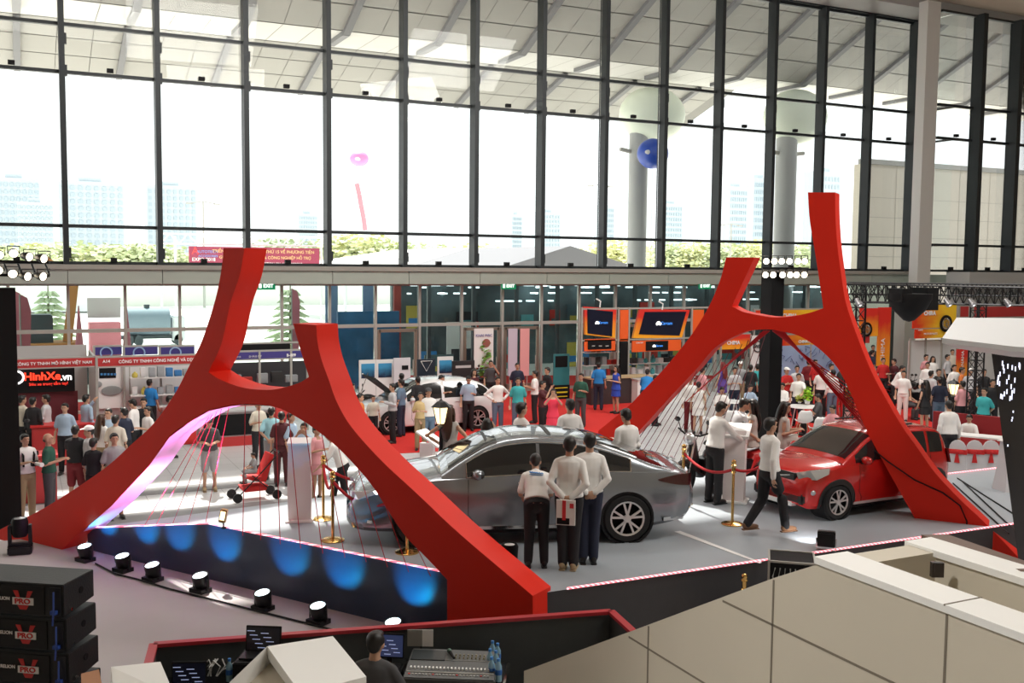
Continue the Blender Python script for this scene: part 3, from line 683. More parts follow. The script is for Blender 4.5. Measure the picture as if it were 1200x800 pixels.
# ================================================================ PEOPLE
M_skin = mat('skin', (.52, .30, .20), .55, var=.05, scale=30); M_hair = mat('hair_black', (.012, .010, .009), .45); M_hairb = mat('hair_brown', (.06, .028, .015), .45)
M_eye = mat('eye_dark', (.03, .02, .02), .3); M_shoe = mat('shoe_black', (.015, .015, .015), .35)
def cloth(c): return mat('cloth_%02d_%02d_%02d' % tuple(int(v*99) for v in c), c, .85, var=.07, scale=6)
CL = dict(white=(.84, .83, .81), cream=(.66, .62, .52), black=(.015, .015, .018), grey=(.33, .33, .34), lgrey=(.52, .52, .54), navy=(.018, .024, .05), blue=(.02, .22, .58), lblue=(.36, .48, .62), teal=(.05, .42, .44), green=(.02, .09, .06), red=(.5, .02, .02), dred=(.16, .01, .015), pink=(.75, .35, .38), hot=(.85, .05, .10), khaki=(.36, .27, .15), jeans=(.12, .19, .28), dgrey=(.07, .07, .075), yellow=(.65, .5, .25), purple=(.12, .06, .3), orange=(.7, .2, .05), maroon=(.08, .015, .02), cyan=(.35, .66, .74), silver=(.6, .58, .54), olive=(.12, .13, .08), brown=(.2, .1, .05))
def remesh(g, name, vox, m, parent=None, it=3):
    me = bpy.data.meshes.new(name); me.from_pydata([tuple(v) for v in g.v], [], g.f)
    bm = bmesh.new(); bm.from_mesh(me); bmesh.ops.recalc_face_normals(bm, faces=bm.faces); bm.to_mesh(me); bm.free()
    o = bpy.data.objects.new(name, me); COL.objects.link(o)
    r = o.modifiers.new('r', 'REMESH'); r.mode = 'VOXEL'; r.voxel_size = vox
    s = o.modifiers.new('s', 'SMOOTH'); s.factor = .5; s.iterations = it
    bpy.context.view_layer.update()
    m2 = bpy.data.meshes.new_from_object(o.evaluated_get(bpy.context.evaluated_depsgraph_get()))
    o.modifiers.clear(); o.data = m2; m2.name = name; bpy.data.meshes.remove(me)
    m2.materials.clear(); m2.materials.append(m); m2.polygons.foreach_set('use_smooth', [True]*len(m2.polygons))
    if parent is not None: o.parent = parent
    return o
def V(*a): return Vector(a)
def person_proto(pose='down', sleeve='short', bottom='trousers', hair='short', legs='stand', lean=0., fine=False, female=False, headpitch=0.):
    """front is -Y, feet at z=0, 1.72 m tall when upright. Returns an Empty with body and clothing children"""
    root = bpy.data.objects.new('person', None); COL.objects.link(root)
    vox = .009 if fine else .013
    dz = 0.
    if legs == 'sit': dz = -.42
    if legs == 'sitlow': dz = -.42
    PV = V(0, 0, .95+dz); la = math.radians(lean)
    Rl = Matrix.Rotation(la, 3, 'X')      # tips +z towards -y
    def U(p): p = Vector(p); p = p+V(0, 0, dz); return PV+Rl@(p-PV)
    sw = .175 if not female else .155
    hips = {s: V(s*.088, 0, .92+dz) for s in (-1, 1)}
    if legs == 'stand': knee = {s: V(s*.10, -.01, .49) for s in (-1, 1)}; ank = {s: V(s*.115, .02, .09) for s in (-1, 1)}
    elif legs == 'narrow': knee = {s: V(s*.075, -.01, .49) for s in (-1, 1)}; ank = {s: V(s*.07, .02, .09) for s in (-1, 1)}
    elif legs == 'walk':
        knee = {-1: V(-.09, -.17, .52), 1: V(.09, .05, .49)}; ank = {-1: V(-.09, -.24, .12), 1: V(.09, .30, .15)}
        hips = {s: h+V(0, 0, -.03) for s, h in hips.items()}
    else:
        knee = {s: V(s*.13, -.42, .50) for s in (-1, 1)}; ank = {s: V(s*.12, -.40, .09) for s in (-1, 1)}
    P = {'down': ((.225, .03, 1.12), (.235, -.05, .89)), 'hips': ((.38, .08, 1.18), (.19, -.04, 1.03)), 'behind': ((.228, .12, 1.14), (.055, .175, .97)),
         'phone': ((.21, .02, 1.13), (.09, -.25, 1.2)), 'crossed': ((.235, -.04, 1.14), (-.05, -.19, 1.19)), 'camera': ((.25, -.2, 1.27), (.085, -.27, 1.5)),
         'reach': ((.21, -.2, 1.2), (.15, -.43, 1.12)), 'table': ((.22, -.12, 1.14), (.1, -.33, 1.08))}
    arm = {}
    for s in (-1, 1):
        key = pose
        if pose == 'onephone': key = 'phone' if s > 0 else 'down'
        if pose == 'oneup': key = 'camera' if s > 0 else 'down'
        if pose == 'onereach': key = 'reach' if s > 0 else 'down'
        if pose == 'swing':
            e, w_ = ((.22, -.02, 1.13), (.22, -.17, .93)) if s > 0 else ((.23, .10, 1.13), (.24, .10, .88))
        else: e, w_ = P[key]
        arm[s] = (U((s*sw, .0, 1.375)), U((s*e[0], e[1], e[2])), U((s*w_[0], w_[1], w_[2])))
    RX = V(1, 0, 0)
    def torso(g, ex, lo, hi=1.47, sk=0.):
        T = [(.86, .16, .115), (.95, .158, .112), (1.05, .138 if female else .148, .10), (1.15, .128 if female else .146, .096), (1.26, .15, .108), (1.35, .163 if not female else .148, .10), (1.405, .15 if not female else .135, .085), (1.44, .085, .06), (1.47, .055, .052), (1.52, .05, .052)]
        pts = []; rs = []
        for z, a, b in T:
            if z < lo-.001 or z > hi+.001: continue
            pts.append(U((0, .0, z))); rs.append((a+ex+sk*max(0, 1.1-z), b+ex+sk*max(0, 1.1-z)))
        for i in range(len(pts)-1):
            pass
        # tube with rings whose first axis is X
        k0 = len(g.v); n = 16
        for p, (a, b) in zip(pts, rs):
            ax = V(1, 0, 0); ay = Rl@V(0, 1, 0)
            for j in range(n):
                t = 2*PI*j/n; g.v.append(p+ax*(a*math.cos(t))+ay*(b*math.sin(t)))
        for i in range(len(pts)-1):
            for j in range(n):
                a0 = k0+i*n+j; a1 = k0+i*n+(j+1) % n; g.f.append((a0, a1, a1+n, a0+n)); g.m.append(0)
        g.f.append(tuple(k0+j for j in range(n-1, -1, -1))); e = k0+(len(pts)-1)*n; g.f.append(tuple(e+j for j in range(n))); g.m += [0, 0]
    def limb(g, pts, rs, n=12):
        P2 = [pts[0]]; R2 = [rs[0]]
        for a, b, ra, rb in zip(pts[:-1], pts[1:], rs[:-1], rs[1:]):
            for t in (.33, .66, 1): P2.append(a.lerp(b, t)); R2.append(ra+(rb-ra)*t)
        g.tube(P2, R2, n)
        for p, r in zip(pts, rs): g.ell(p, (r, r, r), 10, 6)
    b = MB()
    torso(b, 0, .86)
    Hc = U((0, 0, 1.6)); HR = Rl@Matrix.Rotation(math.radians(-headpitch), 3, 'X').inverted() if False else Matrix.Rotation(la*.5+math.radians(headpitch), 3, 'X')
    hb = U((0, .01, 1.49))
    def Hd(p): return hb+HR@(Vector(p)-V(0, .01, 1.49))
    b.tube([U((0, .005, 1.42)), hb, Hd((0, 0, 1.56))], [.058, .052, .05], 12)
    b.ell(Hd((0, .008, 1.622)), (.074, .092, .098), 16, 12, R=HR); b.ell(Hd((0, -.022, 1.562)), (.054, .064, .062), 12, 10, R=HR); b.ell(Hd((0, -.055, 1.525)), (.026, .024, .018), 8, 6, R=HR)
    b.tube([Hd((0, -.082, 1.622)), Hd((0, -.103, 1.583)), Hd((0, -.082, 1.572))], [.009, .016, .012], 8)
    b.ell(Hd((0, -.083, 1.549)), (.024, .010, .008), 8, 6, R=HR); b.ell(Hd((0, -.078, 1.648)), (.055, .018, .011), 10, 6, R=HR)
    for s in (-1, 1): b.ell(Hd((s*.077, .008, 1.598)), (.011, .022, .034), 8, 6, R=HR)
    for s in (-1, 1):
        limb(b, [hips[s], knee[s], ank[s]], [.086, .052, .036])
        if legs in ('stand', 'narrow'): b.ell(knee[s].lerp(ank[s], .3)+V(0, .012, 0), (.046, .05, .11))
        b.ell(ank[s]+V(0, -.06, -.045), (.042, .115, .035)); b.ell(ank[s]+V(0, .02, -.04), (.034, .04, .045))
        S, E_, W_ = arm[s]; limb(b, [S+V(-s*.03, 0, 0), E_, W_], [.040, .036, .026])
        hd = (W_-E_).normalized()
        if pose == 'behind': hd = (Rl@V(-s*.9, .1, -.45)).normalized()
        side = hd.cross(V(0, 1, 0) if abs(hd.y) < .8 else V(0, 0, 1)).normalized(); nrm = side.cross(hd).normalized()
        pm = W_+hd*.05
        b.tube([W_, W_+hd*.03, W_+hd*.085], [(.03, .02), (.042, .017), (.04, .014)], 10, ref=nrm if abs(nrm.dot(hd)) < .9 else None)
        cu = Rl@V(0, -1, 0) if abs(hd.y) < .8 else V(0, 0, -1)
        fr = .0095
        ax_, bx_ = frame_of(hd, nrm if abs(nrm.dot(hd)) < .9 else None)
        for j, (o_, ln) in enumerate(((-.03, .062), (-.010, .075), (.010, .07), (.029, .054))):
            r0 = W_+hd*.08+ax_*o_; r1 = r0+hd*ln*.45+cu*.008; r2 = r1+hd*ln*.33+cu*.02; r3 = r2+hd*ln*.15+cu*.02
            b.tube([r0-hd*.02, r0, r1, r2, r3], [fr, fr, fr*.95, fr*.85, fr*.7], 8)
        t0 = W_+hd*.03+ax_*-.03*1; b.tube([t0, t0+hd*.03-ax_*.022+cu*.012, t0+hd*.06-ax_*.024+cu*.028], [.012, .0105, .008], 8)
    body = remesh(b, 'body', vox, M_skin, root, 2)
    # eyes
    e = MB()
    for s in (-1, 1): e.ell(Hd((s*.03, -.083, 1.622)), (.012, .006, .006), 8, 6, R=HR)
    e.build('eyes', M_eye, root, smooth=True)
    # hair
    h = MB(); hm = M_hair
    if hair in ('short', 'long', 'bun', 'cap'):
        h.ell(Hd((0, .024, 1.642)), (.084, .092, .088), 16, 12, R=HR); h.ell(Hd((0, .055, 1.60)), (.068, .06, .075), 12, 8, R=HR)
        if hair != 'cap': h.ell(Hd((0, -.048, 1.692)), (.058, .042, .030), 12, 8, R=HR)
        for s in (-1, 1): h.ell(Hd((s*.07, .01, 1.635)), (.016, .038, .04), 8, 6, R=HR)
    if hair == 'long':
        h.tube([Hd((0, .05, 1.66)), Hd((0, .085, 1.55)), U((0, .115, 1.42)), U((0, .135, 1.28)), U((0, .13, 1.16)), U((0, .12, 1.10))], [(.08, .06), (.095, .055), (.115, .05), (.11, .045), (.07, .035), (.02, .015)], 14, ref=V(0, 1, 0))
        for s in (-1, 1): h.tube([Hd((s*.07, -.01, 1.66)), Hd((s*.088, 0, 1.56)), U((s*.095, .02, 1.44)), U((s*.10, .0, 1.33))], [.025, .03, .03, .008], 8)
    if hair == 'bun': h.ell(Hd((0, .115, 1.62)), (.045, .04, .045))
    if hair == 'bald':
        h.ell(Hd((0, .05, 1.585)), (.072, .058, .045), 12, 8, R=HR)
        remesh(h, 'hair', .012, mat('hair_cropped', (.10, .06, .045), .7), root, 2)
    elif len(h.v): remesh(h, 'hair', .011, hm, root, 2)
    if hair == 'cap':
        c = MB(); c.ell(Hd((0, .008, 1.675)), (.092, .108, .07), 16, 10, R=HR); c.tube([Hd((0, -.07, 1.675)), Hd((0, -.17, 1.66))], [(.085, .012), (.06, .008)], 12, ref=V(0, 0, 1)); remesh(c, 'cap', .01, cloth(CL['white']), root, 2)
    # shirt / dress
    s_ = MB()
    if bottom == 'dress':
        torso(s_, .014, .86, 1.42, .12)
        s_.tube([U((0, 0, .98)), V(0, 0, .62+dz*.6) if 'sit' not in legs else V(0, -.25, .55)], [(.165, .125), (.20, .16)], 16, ref=V(0, 1, 0) if False else None)
    else:
        torso(s_, .017, .95 if legs == 'stand' or True else .86, 1.44, .10)
        if sleeve in ('long', 'short', 'polo'):
            s_.tube([U((0, .004, 1.43)), U((0, .0, 1.475))], [(.068, .068), (.062, .062)], 12)
    for s in (-1, 1):
        S, E_, W_ = arm[s]; S2 = S+V(-s*.022, 0, 0)
        s_.tube([U((s*.03, .004, 1.425)), U((s*.10, .002, 1.405)), S2+V(0, 0, .004)], [.052, .056, .056], 10)
        if sleeve == 'long': limb(s_, [S2, E_, E_.lerp(W_, .97)], [.059, .052, .041])
        elif sleeve in ('short', 'polo'): limb(s_, [S2, S.lerp(E_, .78)], [.061, .062])
        else: s_.ell(S+V(-s*.03, 0, 0), (.055, .06, .05))
    so = remesh(s_, 'dress' if bottom == 'dress' else 'shirt', .012 if fine else .015, cloth(CL['white']), root, 3)
    # bottoms
    if bottom in ('trousers', 'shorts'):
        t = MB(); 
        if 'sit' in legs: t.ell(V(0, 0, .90+dz), (.172, .14, .11), 14, 8)
        else: torso(t, .009, .86, 1.0); t.ell(V(0, 0, .88), (.165, .12, .10), 14, 8)
        for s in (-1, 1):
            if bottom == 'trousers': limb(t, [hips[s], knee[s], ank[s]+V(0, 0, .0)], [.104, .078, .064])
            else: limb(t, [hips[s], hips[s].lerp(knee[s], .97)], [.105, .088])
        remesh(t, bottom, .012 if fine else .015, cloth(CL['black']), root, 3)
    elif bottom == 'skirt':
        t = MB(); torso(t, .01, .86, 1.0); t.tube([V(0, 0, .95+dz), V(0, -.02 if dz == 0 else -.2, .58+dz*.2)], [(.165, .12), (.185, .15)], 16); remesh(t, 'skirt', .015, cloth(CL['black']), root, 2)
    # shoes
    for s in (-1, 1):
        q = MB(); a = ank[s]
        q.ell(a+V(0, -.065, -.048), (.05, .135, .045), 12, 8); q.ell(a+V(0, .02, -.025), (.045, .055, .06), 10, 6); q.tube([a+V(0, .07, -.082), a+V(0, -.19, -.082)], [(.042, .012), (.045, .012)], 10, ref=V(0, 0, 1))
        so2 = q.build('shoe', M_shoe, root, smooth=True, angle=80)
    return root
PROTO = {}
PEOPLE = []
def person(px, yt, face, key, top='white', bot='black', label='', z0=0., H=None, hairm=None, shoe=None, group='visitors in the hall', skin=None, cap=None, dxy=None, z_foot=None, name='person'):
    """px, yt: where the top of the head is seen; z0: level of the floor the person stands on"""
    key = tuple(key.split('/'))
    H = H or 1.70
    if key not in PROTO:
        kw = {}; 
        for k in key[0:1]: kw['pose'] = k
        for k in key[1:]:
            if k in ('short', 'long', 'none', 'polo'): kw['sleeve'] = k
            elif k in ('trousers', 'shorts', 'skirt', 'dress'): kw['bottom'] = k
            elif k.startswith('h_'): kw['hair'] = k[2:]
            elif k in ('walk', 'sit', 'narrow'): kw['legs'] = k
            elif k.startswith('lean'): kw['lean'] = float(k[4:])
            elif k == 'fine': kw['fine'] = True
            elif k == 'fem': kw['female'] = True
            elif k.startswith('hp'): kw['headpitch'] = float(k[2:])
        r = person_proto(**kw); PROTO[key] = r
        mz = max((r_.matrix_local@v.co).z for r_ in r.children for v in r_.data.vertices); r['_top'] = mz
        mzv = None; best = -1
        for ch in r.children:
            for v in ch.data.vertices:
                if v.co.z > best: best = v.co.z; mzv = v.co.copy()
        PROTO[key] = (r, mz, mzv); o = r; first = True
    else: o = copy_tree(PROTO[key][0])
    mz, tv = PROTO[key][1:]
    sc = H/1.72; rz = heading(face)
    loc = G(px, yt, z0+mz*sc) - Matrix.Rotation(rz, 3, 'Z')@Vector((tv.x*sc, tv.y*sc, 0))
    o.location = (loc.x, loc.y, z0+.003); o.rotation_euler = (0, 0, rz); o.scale = (sc, sc, sc)
    if '_top' in o: del o['_top']
    o.name = name; tag(o, label, 'person', group)
    for ch in o.children:
        n = ch.name.split('.')[0]
        if n in ('shirt', 'dress'): recolor(ch, cloth(CL[top]) if isinstance(top, str) else cloth(top))
        elif n in ('trousers', 'shorts', 'skirt'): recolor(ch, cloth(CL[bot]))
        elif n == 'hair': recolor(ch, hairm or (mat('hair_cropped', (.10, .06, .045), .7) if 'h_bald' in key else M_hair))
        elif n == 'shoe': recolor(ch, mat('shoe_'+shoe, CL.get(shoe, (.2, .06, .03)), .5) if shoe else M_shoe)
        elif n == 'body' and skin: recolor(ch, skin)
        elif n == 'cap' and cap: recolor(ch, cloth(CL[cap]))
    PEOPLE.append(o)
    return o
ST = ZS
# ---- people on the stage, near the cars
pA = person(668, 511, 168, 'behind/long/fine/narrow', 'white', 'black', 'person in white shirt and tan shoes holding a red and white brochure behind the back', ST, 1.73, shoe='khaki', group=None)
pB = person(692, 507, 182, 'behind/long/fine/narrow', 'white', 'navy', 'person in white shirt and navy trousers standing right of the brochure holder by the sedan', ST, 1.73, group=None)
pC = person(628, 531, 182, 'table/short/fine/lean46', 'white', 'black', 'person in white printed t-shirt leaning to look into the grey sedan window', ST, 1.56, group=None)
person(902, 489, 110, 'swing/long/walk/fine', 'white', 'black', 'person in white shirt and black trousers walking between the stanchion and the red car', ST, 1.72, shoe='brown', group=None)
person(845, 470, 120, 'reach/long/lean8/hp18', 'white', 'black', 'person in white shirt standing at the white slanted kiosk by the scooter', ST, 1.70, group=None)
person(526, 474, 160, 'hips/none/dress/h_long/fem', 'silver', 'black', 'person with long brown hair and pale dress seen from behind at the sedan bonnet', ST, 1.64, hairm=M_hairb, group=None)
person(571, 490, 170, 'camera/none/h_long/fem', 'black', 'black', 'person with long black hair and black top behind the sedan windscreen', ST, 1.50, group=None)
person(610, 471, 120, 'down/long', 'white', 'black', 'person in white shirt seen in profile behind the sedan roof, left one', ST, 1.70, group=None)
person(669, 467, -160, 'down/long', 'white', 'black', 'person in white shirt seen from behind over the sedan roof, right one', ST, 1.70, group=None)
person(734, 478, -150, 'phone/long/hp18', 'white', 'black', 'person in white shirt with dark lanyard behind the sedan boot', ST, 1.72, group=None)
person(872, 466, 100, 'table/short/lean14/hp15', 'lgrey', 'dgrey', 'person bending over the small red exhibit beside the seated long haired visitor', ST, 1.66)
person(883, 467, -95, 'table/none/dress/h_long/fem/sit', 'silver', 'black', 'person with long hair in pale dress seated beside the red scooter facing left', ST+.36, 1.66)
person(919, 470, 80, 'phone/none/dress/h_long/fem/sit/hp10', 'silver', 'black', 'person with very long dark hair in pale dress left of the red car roof', ST+.25, 1.66)
# ---- left crowd
def crowd(rows):
    for r in rows: person(*r[:7], **(r[7] if len(r) > 7 else {}))
crowd([
 (28, 508, 55, 'phone/polo', 'white', 'khaki', 'person in white polo and khaki trousers with backpack and long lens camera at far left', dict(shoe='black')),
 (56, 508, 100, 'phone/short/h_bald', 'green', 'dgrey', 'bald person in dark green t-shirt with folded forearms at left'),
 (88, 498, -170, 'onereach/short/shorts', 'black', 'dred', 'person in black t-shirt and dark red shorts seen from behind with one arm out'),
 (109, 513, 170, 'down/short/h_short', 'black', 'black', 'shorter person in black right of the black t-shirt and red shorts', dict(H=1.6)),
 (133, 507, 35, 'down/short/shorts', 'grey', 'grey', 'person in grey t-shirt looking right just behind the left arch leg', dict()),
 (104, 498, -60, 'down/short/h_cap', 'lgrey', 'grey', 'person in white cap behind the person in black', dict(H=1.68)),
 (118, 485, 150, 'down/short/h_long/fem', 'white', 'khaki', 'person with long brown hair and white top in the left crowd', dict(hairm=M_hairb, H=1.64)),
 (135, 486, 175, 'down/short', 'cream', 'black', 'person in pale cream t-shirt with red backpack seen from behind'),
 (127, 478, 0, 'phone/short', 'lblue', 'jeans', 'person in blue and white top facing forward in the left crowd'),
 (156, 467, -100, 'phone/short/hp20', 'white', 'black', 'person in white shirt and black trousers looking down at left booths'),
 (174, 476, -40, 'phone/short', 'white', 'black', 'young person in white shirt with glasses at the edge of the left arch', dict(H=1.62)),
 (175, 444, 170, 'onereach/short', 'blue', 'black', 'person in bright blue t-shirt reaching to the booth shelf'),
 (198, 463, 120, 'down/short', 'blue', 'black', 'second person in blue t-shirt right of the booth shelf', dict(H=1.62)),
 (168, 466, 10, 'down/short', 'black', 'black', 'person in black behind the blue t-shirt by the booth shelf'),
 (25, 463, 140, 'crossed/short', 'cream', 'black', 'person in pale green shirt under the glowing sign, leftmost'),
 (38, 465, 170, 'down/long', 'black', 'black', 'person in black suit under the glowing sign'),
 (55, 462, -80, 'crossed/long', 'lgrey', 'black', 'person in pale striped shirt facing left under the glowing sign'),
 (76, 472, 5, 'down/polo', 'lblue', 'black', 'person in pale blue shirt with crossed black straps in the left crowd'),
 (100, 462, 150, 'oneup/long', 'lblue', 'navy', 'person in pale blue raising a phone by the booth post'),
 (146, 477, -120, 'phone/short', 'navy', 'black', 'person in navy beside the white shirt at the left booths'),
 (245, 489, 20, 'phone/short/shorts/lean12/hp25', 'dgrey', 'grey', 'person in dark grey t-shirt and grey shorts looking down under the left arch', dict(shoe='khaki', H=1.68)),
 (318, 477, 185, 'behind/short', 'cyan', 'grey', 'person in pale cyan shirt and grey trousers behind the red stroller'),
 (302, 469, 40, 'phone/short/fem', 'cream', 'black', 'person in pale top and dark trousers under the left arch crossbar', dict(H=1.66)),
 (330, 482, -170, 'down/short', 'maroon', 'maroon', 'person in dark maroon between the cyan shirt and the blue shirt'),
 (340, 483, 70, 'down/short/skirt/fem', 'lblue', 'black', 'person in blue shirt and black skirt left of the white lectern', dict(H=1.66)),
 (356, 495, 0, 'camera/short/skirt/fem', 'lblue', 'black', 'person in blue grey top holding a phone up behind the white lectern', dict(H=1.6)),
 (370, 498, 60, 'phone/short/dress/fem', 'pink', 'black', 'person in beige pink dress behind the stanchion at the left arch', dict(H=1.62)),
 (388, 503, -90, 'reach/short/walk/lean25', 'white', 'black', 'person in striped white top stepping left behind the red arch leg', dict(H=1.72)),
 (411, 449, 90, 'down/short', 'dgrey', 'black', 'person half hidden by the near horn of the left arch, farther one', {}),
 (421, 461, 90, 'down/short', 'orange', 'black', 'person half hidden by the near horn of the left arch, nearer one', dict(H=1.62)),
 (461, 449, -70, 'phone/long', 'lgrey', 'black', 'person in white and black jacket beside the car with the raised bonnet'),
 (471, 444, -110, 'down/short', 'jeans', 'navy', 'person in blue grey shirt seen from behind at the white car'),
 (471, 437, -160, 'down/short', 'black', 'black', 'dark haired person behind the blue grey shirt at the white car'),
 (490, 441, -150, 'down/short/lean12', 'black', 'black', 'person in black leaning at the white car door'),
 (493, 459, 0, 'phone/short/fem', 'yellow', 'khaki', 'person in yellow top left of the white and teal shirt', dict(H=1.6)),
 (502, 454, 20, 'down/short/h_cap', 'white', 'jeans', 'person in white and teal shirt and jeans behind the street lamp', dict(cap='dgrey')),
 (437, 463, 20, 'down/short', 'cream', 'black', 'child in pale top beside the dark motorbike at the left', dict(H=1.3)),
 (517, 439, 60, 'phone/short/hp15', 'black', 'black', 'person in black t-shirt standing at the white car rear door'),
 (549, 440, 10, 'onephone/short/hp20', 'lblue', 'black', 'person in grey blue shirt and black trousers looking at a phone'),
 (555, 432, 30, 'down/none/fem/h_long', 'maroon', 'grey', 'person with long hair behind the grey blue shirt with phone'),
 (583, 441, 20, 'hips/long', 'white', 'jeans', 'person in white shirt and jeans with hands on hips on the red carpet'),
 (607, 442, 0, 'down/short', 'teal', 'jeans', 'person in teal shirt standing beside the person with hands on hips'),
 (575, 422, 10, 'oneup/short', 'dgrey', 'black', 'person in dark grey holding a phone to the ear by the glass doors'),
 (606, 425, 10, 'down/short', 'navy', 'black', 'person in navy blue by the glass doors'),
 (628, 434, -100, 'phone/short', 'white', 'black', 'person in white shirt and black trousers facing left by the doors'),
 (642, 430, -60, 'down/short', 'black', 'black', 'person in black t-shirt at the door post'),
 (635, 446, 70, 'camera/short', 'maroon', 'black', 'person in dark top taking a picture beside the bright red dress'),
 (648, 455, 0, 'camera/short/dress/h_long/fem', 'hot', 'black', 'person in shiny bright red dress raising a phone', dict(H=1.6)),
 (681, 437, -20, 'onephone/polo', 'green', 'dgrey', 'person in dark green polo on the red carpet right of the doors'),
 (702, 424, 170, 'down/polo', 'blue', 'navy', 'person in blue polo seen from behind at the screen booth'),
 (723, 428, -60, 'phone/none/dress/h_long/fem', (.03, .08, .5), 'black', 'person with long hair and short blue dress at the booth counter', dict(H=1.66)),
 (759, 432, 160, 'reach/short/lean25', 'blue', 'navy', 'person in blue t-shirt bending over the booth counter'),
 (768, 439, 60, 'down/short', 'blue', 'black', 'person at the booth counter just left of the right arch leg', dict(H=1.62)),
])
# ---- right crowd
crowd([
 (809, 441, 0, 'down/long', 'white', 'dred', 'person in white shirt and dark red trousers behind the strings of the right arch'),
 (819, 447, 170, 'down/none/dress/fem', 'white', 'black', 'person in white dress with bare legs behind the strings of the right arch', dict(H=1.6)),
 (823, 430, 120, 'down/short/fem', 'pink', 'cream', 'person in pink checked top right of the white dress'),
 (848, 424, -150, 'down/none/dress/h_long/fem', 'purple', 'black', 'person in purple dress with reddish hair left of the black lamp tower', dict(hairm=mat('hair_auburn', (.2, .03, .03), .5))),
 (861, 430, 0, 'phone/short', 'lgrey', 'navy', 'person in light grey printed t-shirt left of the black lamp tower'),
 (868, 423, -30, 'down/short/h_cap', 'grey', 'khaki', 'person in grey with cap behind the light grey t-shirt'),
 (880, 427, 160, 'down/short', 'black', 'black', 'person in black beside the black lamp tower'),
 (888, 426, 180, 'down/short', 'teal', 'black', 'person in teal shirt beside the black lamp tower'),
 (846, 453, 0, 'table/short/sit/hp15', 'white', 'black', 'person in white seated at the left white table, facing forward'),
 (879, 450, 20, 'table/short/sit/hp15', 'lblue', 'black', 'person in light blue shirt seated at the white table left of the tower'),
 (903, 449, 30, 'table/short/sit/hp15', 'lblue', 'black', 'person with glasses seated at the white table right of the tower'),
 (917, 448, -40, 'table/short/sit/hp15', 'white', 'black', 'person in white shirt seated at the table edge looking down'),
 (936, 437, -20, 'onereach/short', 'white', 'navy', 'person in short sleeved white shirt with one arm stretched out by the tables'),
 (922, 430, 20, 'crossed/short/h_cap', 'red', 'dred', 'person in white cap and red vest by the tables'),
 (934, 428, -10, 'down/short', 'lgrey', 'black', 'person in pale grey behind the stretched arm'),
 (948, 421, 160, 'down/short', 'dred', 'black', 'person in dark red behind the red cords, left one'),
 (955, 421, 20, 'down/short', 'red', 'black', 'person in bright red behind the red cords'),
 (963, 430, -20, 'down/short', 'white', 'black', 'person in white behind the red cords'),
 (974, 426, 30, 'down/short', 'white', 'dgrey', 'taller person in white by the right arch leg'),
 (977, 433, -160, 'down/long', 'white', 'jeans', 'person in white shirt seen from behind by the right arch leg'),
 (985, 435, 170, 'phone/short/h_long/fem', 'lgrey', 'red', 'person with long hair touching the right arch leg', dict(H=1.6)),
 (959, 461, -100, 'table/short/sit/hp15', 'dgrey', 'black', 'person in dark grey seated beside the bright green plant'),
 (976, 474, -60, 'table/short/sit/hp15', 'pink', 'black', 'person in pink and white seated under the red cords'),
 (1059, 434, -20, 'down/short', 'white', 'white', 'person in all white beside the motorbikes at right'),
 (1061, 446, 40, 'table/short/sit/hp15', 'black', 'dgrey', 'person in black seated on a motorbike at right'),
 (1035, 419, 0, 'down/short', 'red', 'black', 'person in red shirt just right of the right arch leg'),
 (1048, 420, -70, 'phone/long/lean12', 'maroon', 'black', 'person in dark checked shirt bending beside the red shirt'),
 (1057, 428, 60, 'reach/long/lean25', 'white', 'black', 'person in white shirt bending to the motorbike'),
 (1022, 410, 100, 'down/short', 'navy', 'black', 'person in navy under the orange vertical banner, nearer one'),
 (1023, 404, 0, 'down/short', 'dgrey', 'black', 'person in dark grey under the orange vertical banner, farther one'),
 (1085, 415, 20, 'phone/short', 'pink', 'black', 'person in pale pink at the white booth wall'),
 (1093, 417, 0, 'down/short/h_long/fem', 'white', 'black', 'person with long hair at the white booth wall'),
 (1087, 424, -20, 'down/long', 'white', 'black', 'person in long sleeved white shirt before the white booth wall'),
 (1116, 409, 0, 'down/short', 'cream', 'black', 'tall person in cream shirt at the orange roll up banner'),
 (1110, 415, 40, 'down/short', 'lgrey', 'black', 'person left of the tall cream shirt at the white booth wall'),
 (1091, 434, 120, 'down/long', 'lgrey', 'black', 'person in pale shirt right of the black dress'),
 (1100, 432, 0, 'down/short', 'black', 'black', 'person facing forward in black at the motorbike display'),
 (1086, 445, -160, 'down/none/dress/h_long/fem', 'black', 'black', 'person with long hair and black dress at the red partition', dict(H=1.66)),
 (1102, 442, 175, 'down/short', 'navy', 'jeans', 'person in navy shirt seen from behind above the red partition'),
 (1118, 427, 10, 'down/long', 'white', 'black', 'person in white shirt behind the glowing lantern'),
 (1127, 430, 60, 'down/short', 'orange', 'black', 'person in orange beside the roll up banner'),
 (1137, 431, -40, 'down/short/h_cap', 'lgrey', 'black', 'person in pale grey with cap left of the black shirt by the truss', dict(cap='white')),
 (1153, 432, 0, 'down/short', 'black', 'black', 'person in black shirt before the black truss tower'),
 (1129, 446, -170, 'down/short', 'pink', 'black', 'person in pale pink shirt seen from behind by the lantern'),
 (1154, 454, -50, 'behind/polo', 'teal', 'black', 'person in teal polo left of the dark slanted screen'),
 (1163, 444, 0, 'down/short', 'black', 'black', 'person with white collar next to the dark slanted screen'),
])
person(1113, 469, 178, 'down/long/narrow/lean8', 'white', 'black', 'person in white shirt and black trousers standing before the registration table', .4, 1.70)
person(1136, 485, -30, 'table/short/sit/hp15', 'white', 'black', 'person in white shirt seated behind the registration table', .4, 1.5)
